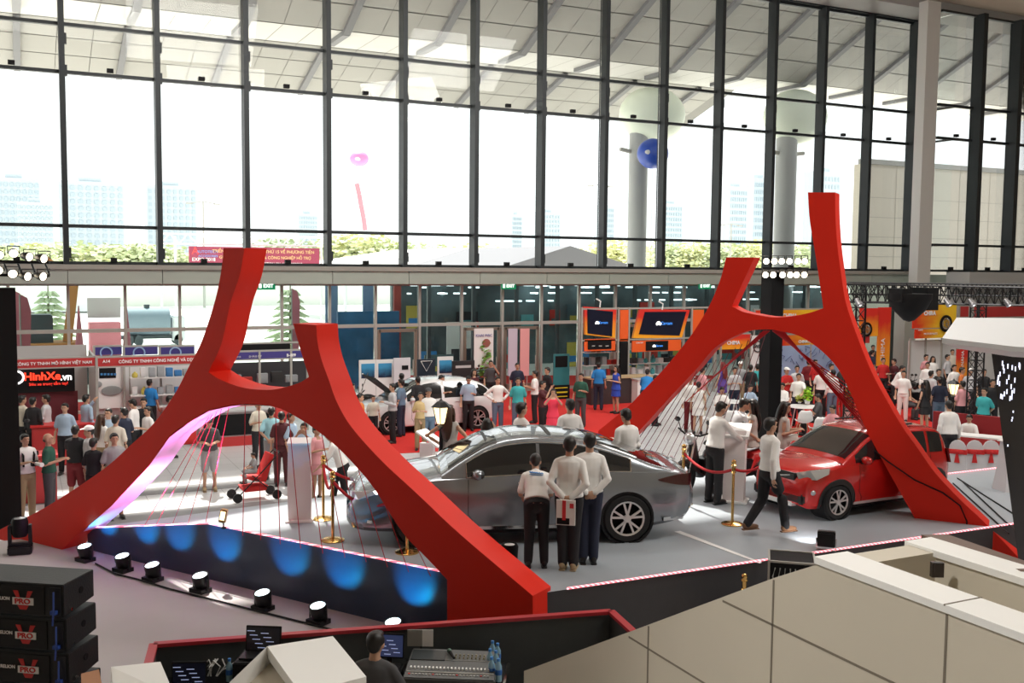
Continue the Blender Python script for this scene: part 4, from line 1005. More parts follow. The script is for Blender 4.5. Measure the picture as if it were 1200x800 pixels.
# brochure in the hands of the person beside the sedan
def held(o, p, rz=0): 
    v = Vector(p)*o.scale[0]; v.rotate(o.rotation_euler); return o.location+v
q = held(pA, (0.0, .255, .80)); rz = pA.rotation_euler.z+PI
t = thing('brochure_bag', 'white and red brochure held behind the back of the person in tan shoes', 'brochure', q, rz)
MB().box((0, 0, 0), (.24, .03, .32)).build('sheet', M_white, t); MB().box((-.02, -.018, .03), (.045, .004, .25)).box((.075, -.018, .09), (.05, .004, .06)).build('print_red', mat('print_red', (.65, .03, .04), .5), t); MB().box((-.03, -.0175, -.11), (.16, .003, .08)).build('print_dark', M_black, t)
g = MB(); Rl_ = Matrix.Rotation(math.radians(46), 3, 'X')
def onback(x, z, d=.125):
    return V(0, 0, .95)+Rl_@V(x, d, z-.95)
for i in range(6): 
    a = onback(-.10+.034*i, 1.33+.004*i); b_ = onback(-.075+.034*i, 1.355+.004*i); g.bar(a, b_, .03, .006)
g.bar(onback(-.1, 1.31), onback(.1, 1.325), .012, .006)
g.build('shirt_print', mat('print_blue', (.03, .2, .5), .5), pC)
# backpack and camera of the leftmost person
o = PEOPLE[[p['label'].startswith('person in white polo') for p in PEOPLE].index(True)]
t = thing('backpack', 'black backpack on the person in white polo at far left', 'backpack', held(o, (0, .2, 1.2)), o.rotation_euler.z)
MB().ell((0, 0, 0), (.15, .10, .23), 14, 10).build('pack', M_black, t, smooth=True)
MB().tube([(-.11, -.05, .2), (-.12, -.2, .24), (-.11, -.32, .12), (-.1, -.3, -.1)], .02, 6).tube([(.11, -.05, .2), (.12, -.2, .24), (.11, -.32, .12), (.1, -.3, -.1)], .02, 6).build('shoulder_strap', M_black, t, smooth=True)
t = thing('camera', 'camera with a long white lens held by the person in white polo', 'camera', held(o, (0, -.33, 1.18)), o.rotation_euler.z)
MB().box((0, 0, 0), (.14, .08, .10)).build('camera_body', M_black, t, bevel=.01); MB().lathe([(.035, 0), (.035, -.1), (.045, -.22), (0, -.22)], (0, -.03, 0), 14, 'Y').build('lens', M_white, t, smooth=True)
# ================================================================ CARS
def smooth_interp(xs, ys):
    def f(x):
        if x <= xs[0]: return ys[0]
        if x >= xs[-1]: return ys[-1]
        i = max(j for j in range(len(xs)) if xs[j] <= x); i = min(i, len(xs)-2)
        def m(j):
            if j == 0: return (ys[1]-ys[0])/(xs[1]-xs[0])
            if j == len(xs)-1: return (ys[-1]-ys[-2])/(xs[-1]-xs[-2])
            a = (ys[j]-ys[j-1])/(xs[j]-xs[j-1]); b = (ys[j+1]-ys[j])/(xs[j+1]-xs[j])
            return 0 if a*b <= 0 else 2*a*b/(a+b)
        h = xs[i+1]-xs[i]; t = (x-xs[i])/h
        return (2*t**3-3*t*t+1)*ys[i]+(t**3-2*t*t+t)*h*m(i)+(-2*t**3+3*t*t)*ys[i+1]+(t**3-t*t)*h*m(i+1)
    return f
M_tyre = mat('tyre', (.015, .015, .016), .8); M_rim = mat('rim_silver', (.72, .71, .70), .3, metal=.6); M_rimd = mat('rim_dark', (.02, .02, .022), .3, metal=.6)
M_cglass = mat('car_glass', (.012, .015, .018), .06, spec=.8, coat=.5); M_chrome = mat('chrome', (.8, .8, .8), .12, metal=1.); M_plast = mat('black_plastic', (.02, .02, .02), .55)
M_hl = mat('headlamp', (.75, .78, .8), .1, metal=.5, coat=1.); M_tl = mat('tail_lamp', (.22, .01, .012), .12, coat=1.); M_under = mat('underbody', (.006, .006, .007), .8)
def wheel(parent, x, y, r, wd, side, spokes=5, rimr=.72):
    n = MB(); pr = [(r*rimr, -wd/2), (r*.93, -wd/2), (r, -wd/2+.03), (r, wd/2-.03), (r*.93, wd/2), (r*rimr, wd/2), (r*rimr*.97, wd/2-.04), (r*rimr*.97, -wd/2+.04), (r*rimr, -wd/2)]
    wo = n.lathe(pr, (x, y, r), 32, 'Y').build('wheel', M_tyre, parent, smooth=True, angle=30)
    MB().lathe([(r*.2, 0), (r*rimr*.98, 0)], (x, y+side*.0, r), 28, 'Y').lathe([(.0, side*.02), (r*.35, side*.02), (r*.35, 0)], (x, y, r), 20, 'Y').build('brake_disc', M_under, wo)
    g = MB(); yo = y+side*(wd/2-.012)
    g.lathe([(r*rimr*.90, -.012), (r*rimr, -.02), (r*rimr, .012), (r*rimr*.90, .006), (r*rimr*.90, -.012)], (x, yo, r), 32, 'Y')
    g.lathe([(r*.16, -.02), (r*.16, .01), (.0, .016)], (x, yo, r), 16, 'Y') if side > 0 else g.lathe([(r*.16, .02), (r*.16, -.01), (.0, -.016)], (x, yo, r), 16, 'Y')
    for i in range(spokes):
        a = 2*PI*i/spokes+.3
        for da in (-.17, .17):
            p = V(x+r*.12*math.cos(a), yo, r+r*.12*math.sin(a)); q = V(x+r*rimr*.93*math.cos(a+da*1.3), yo, r+r*rimr*.93*math.sin(a+da*1.3))
            g.bar(p, q, .02, r*.085, ref=V(0, 1, 0)) if False else g.bar(p, q, r*.085, .02, ref=V(0, 1, 0))
    g.build('rim', M_rim, wo, smooth=True, angle=30)
    return wo
def make_car(name, label, loc, rz, m_paint, S, group=None, detail=2):
    """local frame: +X is the front of the car, z up, origin under its middle"""
    t = thing(name, label, 'car', loc, rz, group)
    L = S['L']; W = S['W']/2; x0 = -L/2
    top = smooth_interp([x0+L*a for a, _ in S['top']], [b for _, b in S['top']])        # centre line of bonnet and boot
    sh = smooth_interp([x0+L*a for a, _ in S['sh']], [b for _, b in S['sh']])           # shoulder height
    wd = smooth_interp([x0+L*a for a, _ in S['wd']], [W*b for _, b in S['wd']])
    bt = smooth_interp([x0+L*a for a, _ in S['bt']], [b for _, b in S['bt']])
    rf = smooth_interp([x0+L*a for a, _ in S['rf']], [b for _, b in S['rf']])           # roof line
    gx0, gx1 = x0+L*S['rf'][0][0], x0+L*S['rf'][-1][0]
    def half(x):
        w_ = wd(x); zb = bt(x); zs = sh(x); zt = max(top(x), zs+.01); h = zs-zb
        return [(0, zb), (w_*.86, zb), (w_*.965, zb+.07), (w_*.985, zb+h*.30), (w_*.995, zb+h*.55), (w_*1.0, zb+h*.72), (w_*.985, zb+h*.86), (w_*.955, zs), (w_*.90, zs+(zt-zs)*.30), (w_*.72, zs+(zt-zs)*.68), (w_*.4, zs+(zt-zs)*.93), (0, zt)]
    def side_y(x, z):
        P = half(x)[1:8]
        for (y1, z1), (y2, z2) in zip(P[:-1], P[1:]):
            if z1 <= z <= z2: return y1+(y2-y1)*(z-z1)/(z2-z1)
        return P[-1][0] if z > P[-1][1] else P[0][0]
    # body shell
    ns = 72; g = MB(); xs = []
    for i in range(ns+1):
        u = i/ns; xs.append(x0+L*(u if True else 0))
    xs = [x0+L*(.5-.5*math.cos(PI*(.06+.88*i/ns)))for i in range(ns+1)]; xs[0] = x0; xs[-1] = x0+L
    rings = []
    for x in xs:
        H = half(x); ring = [(y, z) for y, z in H]+[(-y, z) for y, z in H[-2:0:-1]]; rings.append([(x, y, z) for y, z in ring])
    m = len(rings[0])
    for r_ in rings: g.v += [Vector(p) for p in r_]
    for i in range(ns):
        for j in range(m):
            a0 = i*m+j; a1 = i*m+(j+1) % m; g.f.append((a0, a1, a1+m, a0+m)); g.m.append(0)
    g.f.append(tuple(range(m-1, -1, -1))); g.f.append(tuple(ns*m+j for j in range(m))); g.m += [0, 0]
    body = g.build('body', m_paint, t, smooth=True, angle=32)
    # wheel arches cut out
    R = S['R']; wxs = [x0+L*S['wx'][0], x0+L*S['wx'][1]]
    cut = MB()
    for wx in wxs:
        for s in (-1, 1): cut.lathe([(0, -.22), (R*1.13, -.22), (R*1.13, .3), (0, .3)], (wx, s*(W-.02), R*1.0), 40, 'Y')
    co = cut.build('cutter', M_under); co.location = t.location; co.rotation_euler = t.rotation_euler
    bmod = body.modifiers.new('b', 'BOOLEAN'); bmod.operation = 'DIFFERENCE'; bmod.object = co; bmod.solver = 'EXACT'
    bpy.context.view_layer.update()
    m2 = bpy.data.meshes.new_from_object(body.evaluated_get(bpy.context.evaluated_depsgraph_get()))
    body.modifiers.clear(); body.data = m2; bpy.data.objects.remove(co)
    m2.materials.clear(); m2.materials.append(m_paint); m2.polygons.foreach_set('use_smooth', [True]*len(m2.polygons)); m2.set_sharp_from_angle(angle=math.radians(35)); m2.name = 'body'
    # dark wheel wells, arch mouldings
    for wx in wxs:
        for s in (-1, 1):
            MB().lathe([(R*1.12, -.24), (R*1.12, .14), (R*1.02, .14), (R*1.02, -.24), (R*1.12, -.24)], (wx, s*(W-.16), R), 32, 'Y').build('wheel_well', M_under, t)
            if S.get('clad'):
                q = MB(); pts = []
                for k in range(15):
                    a = -.25+(PI+.5)*k/14; px_, pz = wx+R*1.17*math.cos(a), R+R*1.17*math.sin(a); pts.append((px_, s*(side_y(px_, max(pz, bt(px_)+.03))+.004), pz))
                q.tube(pts, [(.05, .014)]*15, 8, ref=V(0, 1, 0)); q.build('arch_cladding', M_plast, t, smooth=True)
            wheel(t, wx, s*(W-.125), R, .225, s, S.get('spokes', 5))
    # greenhouse
    tilt = S.get('tilt', .34)
    def gsec(x):
        zs = sh(x)-.02; w0 = wd(x)*.945; zr = max(rf(x), zs+.015); h = zr-zs
        e = min(.07, h*.45); w1 = w0-(h-e)*tilt
        P = [(w0, zs), (w0-(h-e)*tilt*.33+.012*min(1, h*3), zs+(h-e)*.33), (w0-(h-e)*tilt*.66+.012*min(1, h*3), zs+(h-e)*.66), (w1, zr-e), (w1*.955, zr-e*.42), (w1*.86, zr-e*.10), (w1*.6, zr+.012), (w1*.3, zr+.022), (0, zr+.026)]
        return P
    g = MB(); n2 = 48; gx = [gx0+(gx1-gx0)*i/n2 for i in range(n2+1)]; m = 17
    for x in gx:
        P = gsec(x); g.v += [V(x, y, z) for y, z in P]+[V(x, -y, z) for y, z in P[-2::-1]]
    for i in range(n2):
        for j in range(m-1):
            a0 = i*m+j; g.f.append((a0, a0+1, a0+1+m, a0+m)); g.m.append(0)
    if not S.get('nogreen'): g.build('roof_shell', m_paint, t, smooth=True, angle=40)
    def sy(x, z):
        P = gsec(x)[:4]
        for (y1, z1), (y2, z2) in zip(P[:-1], P[1:]):
            if z <= z2: return y1+(y2-y1)*max(0, z-z1)/max(1e-6, z2-z1)
        return P[-1][0]
    ins = .075
    # side glass
    for s in (-1, 1):
        for a, b in S['win']:
            q = MB(); xa, xb = x0+L*a, x0+L*b; K = 26; col = []
            for i in range(K+1):
                x = xa+(xb-xa)*i/K; lo = sh(x)+.02; hi = rf(x)-ins
                if hi-lo < .012: hi = lo+.012
                col.append([V(x, s*(sy(x, lo+(hi-lo)*j/5)+.006), lo+(hi-lo)*j/5) for j in range(6)])
            for c in col: q.v += c
            for i in range(K):
                for j in range(5): k = i*6+j; q.f.append((k, k+1, k+7, k+6)); q.m.append(0)
            q.build('side_window', M_cglass, t, smooth=True)
        if S.get('chrome'):
            xa, xb = x0+L*S['win'][0][0], x0+L*S['win'][-1][1]; pts = []
            for i in range(31): x = xa+(xb-xa)*i/30; pts.append(V(x, s*(sy(x, sh(x)+.02)+.008), sh(x)+.012))
            for i in range(30, -1, -1):
                x = xa+(xb-xa)*i/30; hi = max(rf(x)-ins, sh(x)+.03); pts.append(V(x, s*(sy(x, hi)+.01), hi+.008))
            MB().tube(pts+[pts[0]], .011, 6).build('window_chrome', M_chrome, t, smooth=True)
    # windscreen and rear glass
    for nm, (a, b) in (('windscreen', S['ws']), ('rear_window', S['rw'])):
        q = MB(); xa, xb = x0+L*a, x0+L*b; K = 16; M_ = 14
        for i in range(K+1):
            x = xa+(xb-xa)*i/K; P = gsec(x)[4:]; full = [(y*(.97 if j == 0 else 1), z) for j, (y, z) in enumerate(P)]
            row = [(y, z) for y, z in full]+[(-y, z) for y, z in full[-2::-1]]
            q.v += [V(x, y, z+.007) for y, z in row]; M_ = len(row)
        for i in range(K):
            for j in range(M_-1): k = i*M_+j; q.f.append((k, k+1, k+1+M_, k+M_)); q.m.append(0)
        q.build(nm, M_cglass, t, smooth=True)
    # panel gaps, handles, mirrors
    for s in (-1, 1):
        for a in S['seams']:
            x = x0+L*a; pts = [V(x-(.06 if k < 2 else 0), s*(side_y(x, z)+.001), z) for k, z in enumerate([bt(x)+.08+(sh(x)-bt(x)-.09)*q/8 for q in range(9)])]
            MB().tube(pts, .0045, 4).build('door_seam', M_under, t)
        for a in S['handles']:
            x = x0+L*a; z = sh(x)-.10; MB().tube([V(x-.1, s*(side_y(x, z)+.016), z), V(x+.1, s*(side_y(x, z)+.016), z)], [(.012, .016)]*2, 8).build('door_handle', M_chrome if S.get('chrome') else m_paint, t, smooth=True)
        x = x0+L*S['mir']; q = MB(); z = sh(x)+.07; y = s*(wd(x)+.07)
        q.ell((x, y, z), (.075, .115, .075), 14, 10); mo = q.build('side_mirror', m_paint, t, smooth=True)
        MB().tube([(x, s*(wd(x)-.08), z-.07), (x, y, z-.03)], .025, 8).ell((x-.04, y, z), (.05, .1, .06), 12, 8).build('mirror_glass', M_plast, mo, smooth=True)
        # sill strip
        xa, xb = wxs[0]+R*1.25, wxs[1]-R*1.25
        MB().bar(V(xa, s*(side_y(xa, bt(xa)+.06)+.004), bt(xa)+.05), V(xb, s*(side_y(xb, bt(xb)+.06)+.004), bt(xb)+.05), .02, .045).build('sill_strip', M_chrome if S.get('chrome') else M_rim, t)
    for f in S.get('extra', []): f(t, x0, L, W, top, sh, wd, bt, rf, side_y)
    # floor pan shadow body
    MB().b2((wxs[0]-R, -W*.8, .14), (wxs[1]+R, W*.8, .3)).build('floor_pan', M_under, t)
    return t
def patch_on_front(t, name, m, pts, th=.03, parent=None):
    """small lofted solid from a closed outline, pushed along x"""
    d = V(th, 0, 0); return MB().prism([Vector(p)-d*.5 for p in pts], d).build(name, m, t, smooth=False)
M_silver = mat('sedan_grey_paint', (.27, .30, .33), .25, metal=.6, coat=1.); M_carred = mat('hatch_red_paint', (.60, .012, .01), .25, metal=.1, coat=1.)
def sedan_extra(t, x0, L, W, top, sh, wd, bt, rf, sy):
    xf = x0+L
    for s in (-1, 1):
        pts = [(xf-.05, s*.42, .72), (xf-.16, s*.70, .76), (xf-.42, s*.885, .80), (xf-.46, s*.90, .755), (xf-.22, s*.80, .665), (xf-.07, s*.45, .655)]
        q = MB(); q.prism([V(*p) for p in pts], V(.05, s*.02, 0)); q.build('headlamp', M_hl, t)
        q = MB(); K = 12
        for k in range(K+1):
            x = x0+.05+.52*k/K; zc_ = .87+.02*k/K; hh_ = .075*(1-(k/K)**2)+.008
            q.v += [V(x, s*(sy(x, zc_-hh_)+.008), zc_-hh_), V(x, s*(sy(x, zc_)+.012), zc_), V(x, s*(sy(x, zc_+hh_)+.008), zc_+hh_)]
        for k in range(K): q.f += [(3*k, 3*k+1, 3*k+4, 3*k+3), (3*k+1, 3*k+2, 3*k+5, 3*k+4)]; q.m += [0, 0]
        q.build('tail_lamp', mat('tail_lamp_dark', (.05, .008, .01), .1, coat=1.), t, smooth=True)
        MB().bar((x0+.15, s*.70, .30), (x0+.5, s*.915, .33), .03, .05).build('bumper_chrome', M_chrome, t)
        MB().bar((xf-.10, s*.55, .33), (xf-.35, s*.86, .36), .03, .04).build('bumper_chrome', M_chrome, t)
        MB().tube([(xf-.06, 0, .50), (xf-.06, s*.15, .60), (xf-.08, s*.45, .66), (xf-.30, s*.84, .70)], .012, 6).build('chrome_wing', M_chrome, t)
    MB().b2((xf-.10, -.55, .32), (xf+.0, .55, .62)).build('grille', M_plast, t, bevel=.03)
    MB().bar((x0+.1, 0, 1.03), (x0+.13, 0, 1.03), .2, .02).build('boot_emblem', M_chrome, t)
    for a in (.42, .60):
        xx = x0+L*a; pts = []
        for k in range(13):
            y = -.56+1.12*k/12; pts.append(V(xx, y, rf(xx)+.030-.05*(abs(y)/.56)**3))
        MB().tube(pts, [(.035, .006)]*13, 6, ref=V(0, 0, 1)).build('roof_reflection', M_plast, t)  # dark straps laid on the roof stand for window reflections
S_SEDAN = dict(L=4.95, W=1.88, R=.345, wx=(.205, .795), tilt=.42, chrome=True,
    top=[(0, .80), (.012, .97), (.06, 1.06), (.16, 1.07), (.30, 1.03), (.60, 1.02), (.72, 1.02), (.80, .97), (.90, .88), (.965, .78), (1, .60)],
    sh=[(0, .72), (.02, .90), (.10, .99), (.30, 1.00), (.60, .955), (.75, .925), (.88, .82), (.96, .70), (1, .52)],
    wd=[(0, .74), (.02, .85), (.08, .94), (.18, .995), (.35, .97), (.55, .965), (.75, .985), (.86, .975), (.94, .88), (.985, .72), (1, .58)],
    bt=[(0, .42), (.03, .30), (.08, .24), (.15, .2), (.85, .2), (.93, .2), (.98, .22), (1, .30)],
    rf=[(.075, 1.03), (.12, 1.10), (.20, 1.25), (.29, 1.385), (.38, 1.455), (.47, 1.475), (.54, 1.45), (.60, 1.375), (.66, 1.23), (.715, 1.07), (.735, 1.0)],
    win=[(.195, .285), (.30, .455), (.465, .665)], ws=(.575, .715), rw=(.10, .30), seams=(.285, .46, .66), handles=(.33, .50), mir=.635, extra=[sedan_extra])
# sedan: rear wheel stands at A, front wheel at B (near side)
ra, fa = G(733, 634, ST+.0), G(484, 640, ST)
dirv = (fa-ra); dirv.z = 0; dirv.normalize(); rzs = math.atan2(dirv.y, dirv.x)
perp = V(-dirv.y, dirv.x, 0); 
if perp.y < 0: perp = -perp
ctr = ra+dirv*(S_SEDAN['L']*(.5-S_SEDAN['wx'][0]))+perp*(.94-.11)
sedan = make_car('sedan', 'metallic grey four door sedan on the stage', (ctr.x, ctr.y, ST+.004), rzs, M_silver, S_SEDAN)
def hatch_extra(t, x0, L, W, top, sh, wd, bt, rf, sy):
    xf = x0+L
    for s in (-1, 1):
        pts = [(xf-.09, s*.40, .82), (xf-.22, s*.60, .88), (xf-.50, s*.775, .92), (xf-.46, s*.80, .83), (xf-.26, s*.72, .73), (xf-.10, s*.44, .72)]
        MB().prism([V(*p) for p in pts], V(.05, s*.03, .0)).build('headlamp', M_hl, t)
        MB().ell((xf-.20, s*.66, .50), (.06, .07, .06)).build('fog_lamp', M_hl, t, smooth=True)
        MB().prism([V(x0+.05, s*.52, 1.0), V(x0+.2, s*.745, 1.04), V(x0+.16, s*.78, .78), V(x0+.04, s*.56, .76)], V(-.03, s*.02, 0)).build('tail_lamp', M_tl, t)
        MB().bar((x0+.9, s*(W*.62), rf(x0+.9)+.045), (xf-1.9, s*(W*.62), rf(xf-1.9)+.045), .03, .03).build('roof_rail', M_plast, t)
        MB().tube([(xf-2.55+0, s*(W*.66), rf(xf-2.0)-.0), (xf-1.05, s*(W*.90), sh(xf-1.05)+.05)], .018, 6).build('pillar_chrome', M_chrome, t) if False else None
    MB().b2((xf-.14, -.42, .66), (xf-.02, .42, .80)).build('grille', M_plast, t, bevel=.02)
    MB().b2((xf-.18, -.62, .28), (xf+.0, .62, .46)).build('bumper_lower', M_plast, t, bevel=.03)
    MB().b2((xf-.12, -.40, .22), (xf+.03, .40, .30)).build('skid_plate', M_rim, t, bevel=.02)
    MB().tube([(xf-.03, -.3, .76), (xf-.01, 0, .70), (xf-.03, .3, .76)], .014, 6).build('chrome_wing', M_chrome, t)
S_HATCH = dict(L=3.68, W=1.66, R=.31, wx=(.155, .815), tilt=.26, clad=True,
    top=[(0, .70), (.02, .90), (.08, 1.0), (.3, 1.02), (.66, 1.04), (.75, 1.02), (.86, .96), (.94, .88), (.985, .78), (1, .62)],
    sh=[(0, .62), (.02, .86), (.10, .98), (.3, 1.0), (.6, .95), (.75, .93), (.88, .86), (.96, .74), (1, .56)],
    wd=[(0, .74), (.03, .88), (.1, .97), (.2, .995), (.5, .975), (.8, .99), (.9, .93), (.97, .80), (1, .64)],
    bt=[(0, .34), (.05, .24), (.15, .2), (.85, .2), (.95, .2), (1, .28)],
    rf=[(.01, .98), (.035, 1.15), (.07, 1.34), (.12, 1.43), (.25, 1.475), (.42, 1.49), (.52, 1.46), (.60, 1.36), (.69, 1.18), (.765, 1.03), (.78, .98)],
    win=[(.09, .19), (.21, .385), (.40, .70)], ws=(.57, .755), rw=(.015, .10), seams=(.19, .39, .68), handles=(.24, .45), mir=.66, spokes=5, extra=[hatch_extra])
fw = G(978, 608, ST); rz = PI+.03
dv = V(math.cos(rz), math.sin(rz), 0); pv_ = V(-dv.y, dv.x, 0)
if pv_.y < 0: pv_ = -pv_
ctr = fw-dv*(S_HATCH['L']*(S_HATCH['wx'][1]-.5))*.89+pv_*(.83-.1)*.89
hatch = make_car('hatchback', 'small bright red hatchback behind the right leg of the right arch', (ctr.x, ctr.y, ST+.004), rz, M_carred, S_HATCH); hatch.scale = (.89,)*3
# white car with raised bonnet at the back
M_wcar = mat('white_car_paint', (.75, .76, .77), .25, coat=1.)
S_SUV = dict(S_SEDAN); S_SUV.update(L=4.5, W=1.8, tilt=.3, chrome=False, extra=[], rf=[(.04, 1.0), (.08, 1.2), (.14, 1.4), (.25, 1.53), (.42, 1.56), (.55, 1.52), (.62, 1.40), (.69, 1.22), (.75, 1.04), (.765, 1.0)], win=[(.10, .22), (.24, .42), (.44, .69)], ws=(.58, .735), rw=(.05, .13), wx=(.18, .80), mir=.66)
p = G(505, 505, 0)
wc = make_car('car', 'white car with raised black bonnet behind the crowd on the red carpet', (p.x, p.y+.6, .02), math.radians(180), M_wcar, S_SUV)
MB().bar((.95, 0, 1.05), (1.75, 0, 1.65), .05, 1.35, ref=V(0, 1, 0)).build('raised_bonnet', M_black, wc)
MB().tube([(.98, -.68, 1.06), (1.76, -.68, 1.68)], .02, 6).tube([(.98, .68, 1.06), (1.76, .68, 1.68)], .02, 6).build('bonnet_edge', M_white, wc)
MB().tube([(1.9, -.6, .95), (1.6, -.6, 1.7)], .01, 5).build('bonnet_prop', M_chrome, wc)

# ================================================================ MOTORBIKES
M_bk = mat('bike_black', (.015, .015, .017), .3, coat=.6)
def motorbike(x, y, z, rz, label, m=None, scooter=False, group='motorbikes on show'):
    m = m or M_bk; t = thing('scooter' if scooter else 'motorbike', label, 'motorbike', (x, y, z), rz, group)
    for wx in (-.62, .66):
        w_ = MB().lathe([(.2, -.05), (.29, -.05), (.3, 0), (.29, .05), (.2, .05), (.2, -.05)], (wx, 0, .3), 22, 'Y').build('wheel', M_tyre, t, smooth=True)
        g = MB()
        for i in range(5): a = i*1.257; g.bar((wx, 0, .3), (wx+.2*math.cos(a), 0, .3+.2*math.sin(a)), .03, .03)
        g.build('rim', M_rim, w_)
    MB().tube([(.66, .07, .3), (.42, .05, .95)], .02, 6).tube([(.66, -.07, .3), (.42, -.05, .95)], .02, 6).build('fork', M_chrome, t)
    g = MB()
    if scooter:
        g.tube([(-.75, 0, .62), (-.5, 0, .60), (-.15, 0, .55), (0, 0, .35), (.25, 0, .28), (.36, 0, .5), (.44, 0, .9)], [(.08, .07), (.15, .13), (.15, .16), (.14, .06), (.15, .05), (.16, .05), (.1, .06)], 12)
    else:
        g.tube([(-.75, 0, .82), (-.4, 0, .74), (-.05, 0, .72)], [(.07, .04), (.1, .06), (.08, .08)], 10).ell((.18, 0, .86), (.27, .14, .15), 14, 10).tube([(.1, 0, .5), (.4, 0, .9)], .04, 8)
    g.ell((.66, 0, .55), (.2, .06, .06)); g.build('bodywork', m, t, smooth=True)
    MB().ell((-.32, 0, .80 if scooter else .82), (.36, .13, .07), 14, 8).build('seat', M_black, t, smooth=True)
    MB().box((.05, 0, .42), (.42, .26, .3)).tube([(-.1, .16, .28), (-.75, .16, .36)], .045, 8).build('engine', M_rimd, t, bevel=.03)
    MB().tube([(.36, -.34, 1.08), (.42, -.15, 1.0), (.42, .15, 1.0), (.36, .34, 1.08)], .016, 6).build('handlebar', M_black, t)
    MB().ell((.52, 0, .95), (.09, .11, .11), 12, 8).build('headlamp', M_hl, t, smooth=True)
    for s in (-1, 1): MB().tube([(.4, s*.25, 1.03), (.42, s*.3, 1.22)], .008, 5).ell((.42, s*.32, 1.25), (.02, .06, .045)).build('mirror', M_bk, t, smooth=True)
    return t
p = G(826, 572, ST); motorbike(p.x, p.y, ST, math.radians(200), 'black scooter with tall mirrors behind the grey sedan boot', scooter=True)
p = G(872, 574, ST); motorbike(p.x, p.y, ST, math.radians(190), 'red scooter behind the white slanted kiosk', mat('bike_red', (.6, .02, .02), .3, coat=.6), True)
for px, py, a, lb in [(438, 500, 150, 'dark motorbike partly behind the near horn of the left arch'), (1050, 480, 10, 'dark motorbike left of the black dressed visitor at right'), (1070, 478, 190, 'dark motorbike under the reaching white shirted visitor at right'),
                      (1128, 482, 60, 'dark motorbike below the glowing lantern'), (1145, 485, 200, 'chrome motorbike left of the teal polo'), (1168, 486, 170, 'dark motorbike beside the slanted screen'), (12, 560, 80, 'dark motorbike at the far left edge'), (8, 590, 100, 'second dark motorbike at the far left edge, nearer'),
                      (560, 470, 100, 'black motorbike with round white headlamp before the glass doors'), (1040, 470, 60, 'dark motorbike just right of the right arch leg')]:
    p = G(px, py, 0); motorbike(p.x, p.y, 0.02, math.radians(a), lb)
# stroller with child
p = G(298, 584, 0); t = thing('stroller', 'red pushchair with dark frame on the sunlit floor', 'stroller', (p.x, p.y, 0), heading(-60))
MB().prism([(-.2, -.05, .42), (-.2, .2, .38), (-.2, .38, .95), (-.2, .3, .98), (-.2, .1, .5), (-.2, -.25, .5)], (.4, 0, 0)).build('seat', mat('stroller_red', (.6, .02, .02), .7), t)
MB().tube([(-.22, .5, 1.0), (-.22, 0, .5), (-.22, -.42, .1)], .014, 6).tube([(.22, .5, 1.0), (.22, 0, .5), (.22, -.42, .1)], .014, 6).tube([(-.22, .42, .1), (-.22, -.1, .55)], .014, 6).tube([(.22, .42, .1), (.22, -.1, .55)], .014, 6).tube([(-.22, .5, 1.0), (.22, .5, 1.0)], .02, 6).build('frame', M_blackm, t)
MB().prism([(-.2, -.3, .3), (-.2, .25, .3), (-.2, .2, .2), (-.2, -.25, .2)], (.4, 0, 0)).build('basket', mat('stroller_red', (.6, .02, .02), .7), t)
for x in (-.25, .25):
    for y in (-.42, .42): MB().lathe([(.03, -.02), (.1, -.02), (.1, .02), (.03, .02)], (x, y, .1), 16, 'X').build('wheel', M_tyre, t)
person(297, 530, -60, 'table/short/sit/hp15', 'grey', 'grey', 'small child sitting in the red pushchair', 0.36, .86, group=None)
# ================================================================ BOOTHS AND DISPLAYS
M_brd = mat('booth_red', (.50, .035, .035), .5); M_bnavy = mat('booth_navy', (.05, .04, .22), .5); M_bgr = mat('booth_grey', (.50, .50, .50), .6)
M_wt = mat('letter_white', (.9, .9, .9), .5); M_or = mat('booth_orange', (.85, .12, .02), .5); M_yel = mat('booth_yellow', (.95, .45, .03), .5)
def grad_mat(name, c1, c2, axis=2, lo=0., hi=1., emit=0):
    m = bpy.data.materials.new(name); m.use_nodes = True; nt = m.node_tree; b = nt.nodes['Principled BSDF']
    tc = nt.nodes.new('ShaderNodeTexCoord'); sp = nt.nodes.new('ShaderNodeSeparateXYZ'); rp = nt.nodes.new('ShaderNodeValToRGB'); nz = nt.nodes.new('ShaderNodeTexNoise'); nz.inputs['Scale'].default_value = 3
    ad = nt.nodes.new('ShaderNodeMath'); ad.operation = 'MULTIPLY_ADD'; ad.inputs[1].default_value = .5
    nt.links.new(tc.outputs['Generated'], sp.inputs[0]); nt.links.new(tc.outputs['Generated'], nz.inputs['Vector']); nt.links.new(nz.outputs['Fac'], ad.inputs[0]); nt.links.new(sp.outputs[axis], ad.inputs[2])
    nt.links.new(ad.outputs[0], rp.inputs['Fac']); rp.color_ramp.elements[0].color = (*c1, 1); rp.color_ramp.elements[1].color = (*c2, 1); rp.color_ramp.elements[0].position = .35; rp.color_ramp.elements[1].position = 1.05
    nt.links.new(rp.outputs['Color'], b.inputs['Base Color']); b.inputs['Roughness'].default_value = .5
    if emit: nt.links.new(rp.outputs['Color'], b.inputs['Emission Color']); b.inputs['Emission Strength'].default_value = emit
    return m
M_oy = grad_mat('orange_yellow_print', (.75, .04, .01), (1., .62, .03), 0); M_oy2 = grad_mat('yellow_orange_print', (1., .42, .02), (.72, .03, .02), 2)
def wp(px, py, Y): return WY(px, py, Y)
def panel(t, name, px0, py0, px1, py1, Y, m, th=.05, dy=0):
    a = WY(px0, py0, Y+dy); b = WY(px1, py1, Y+dy); pc = (px0+px1)/2; zt = WY(pc, py0, Y+dy).z; zb = WY(pc, py1, Y+dy).z
    return MB().b2((a.x, Y+dy, zb), (b.x, Y+dy+th, zt)).build(name, m, t, world=True)
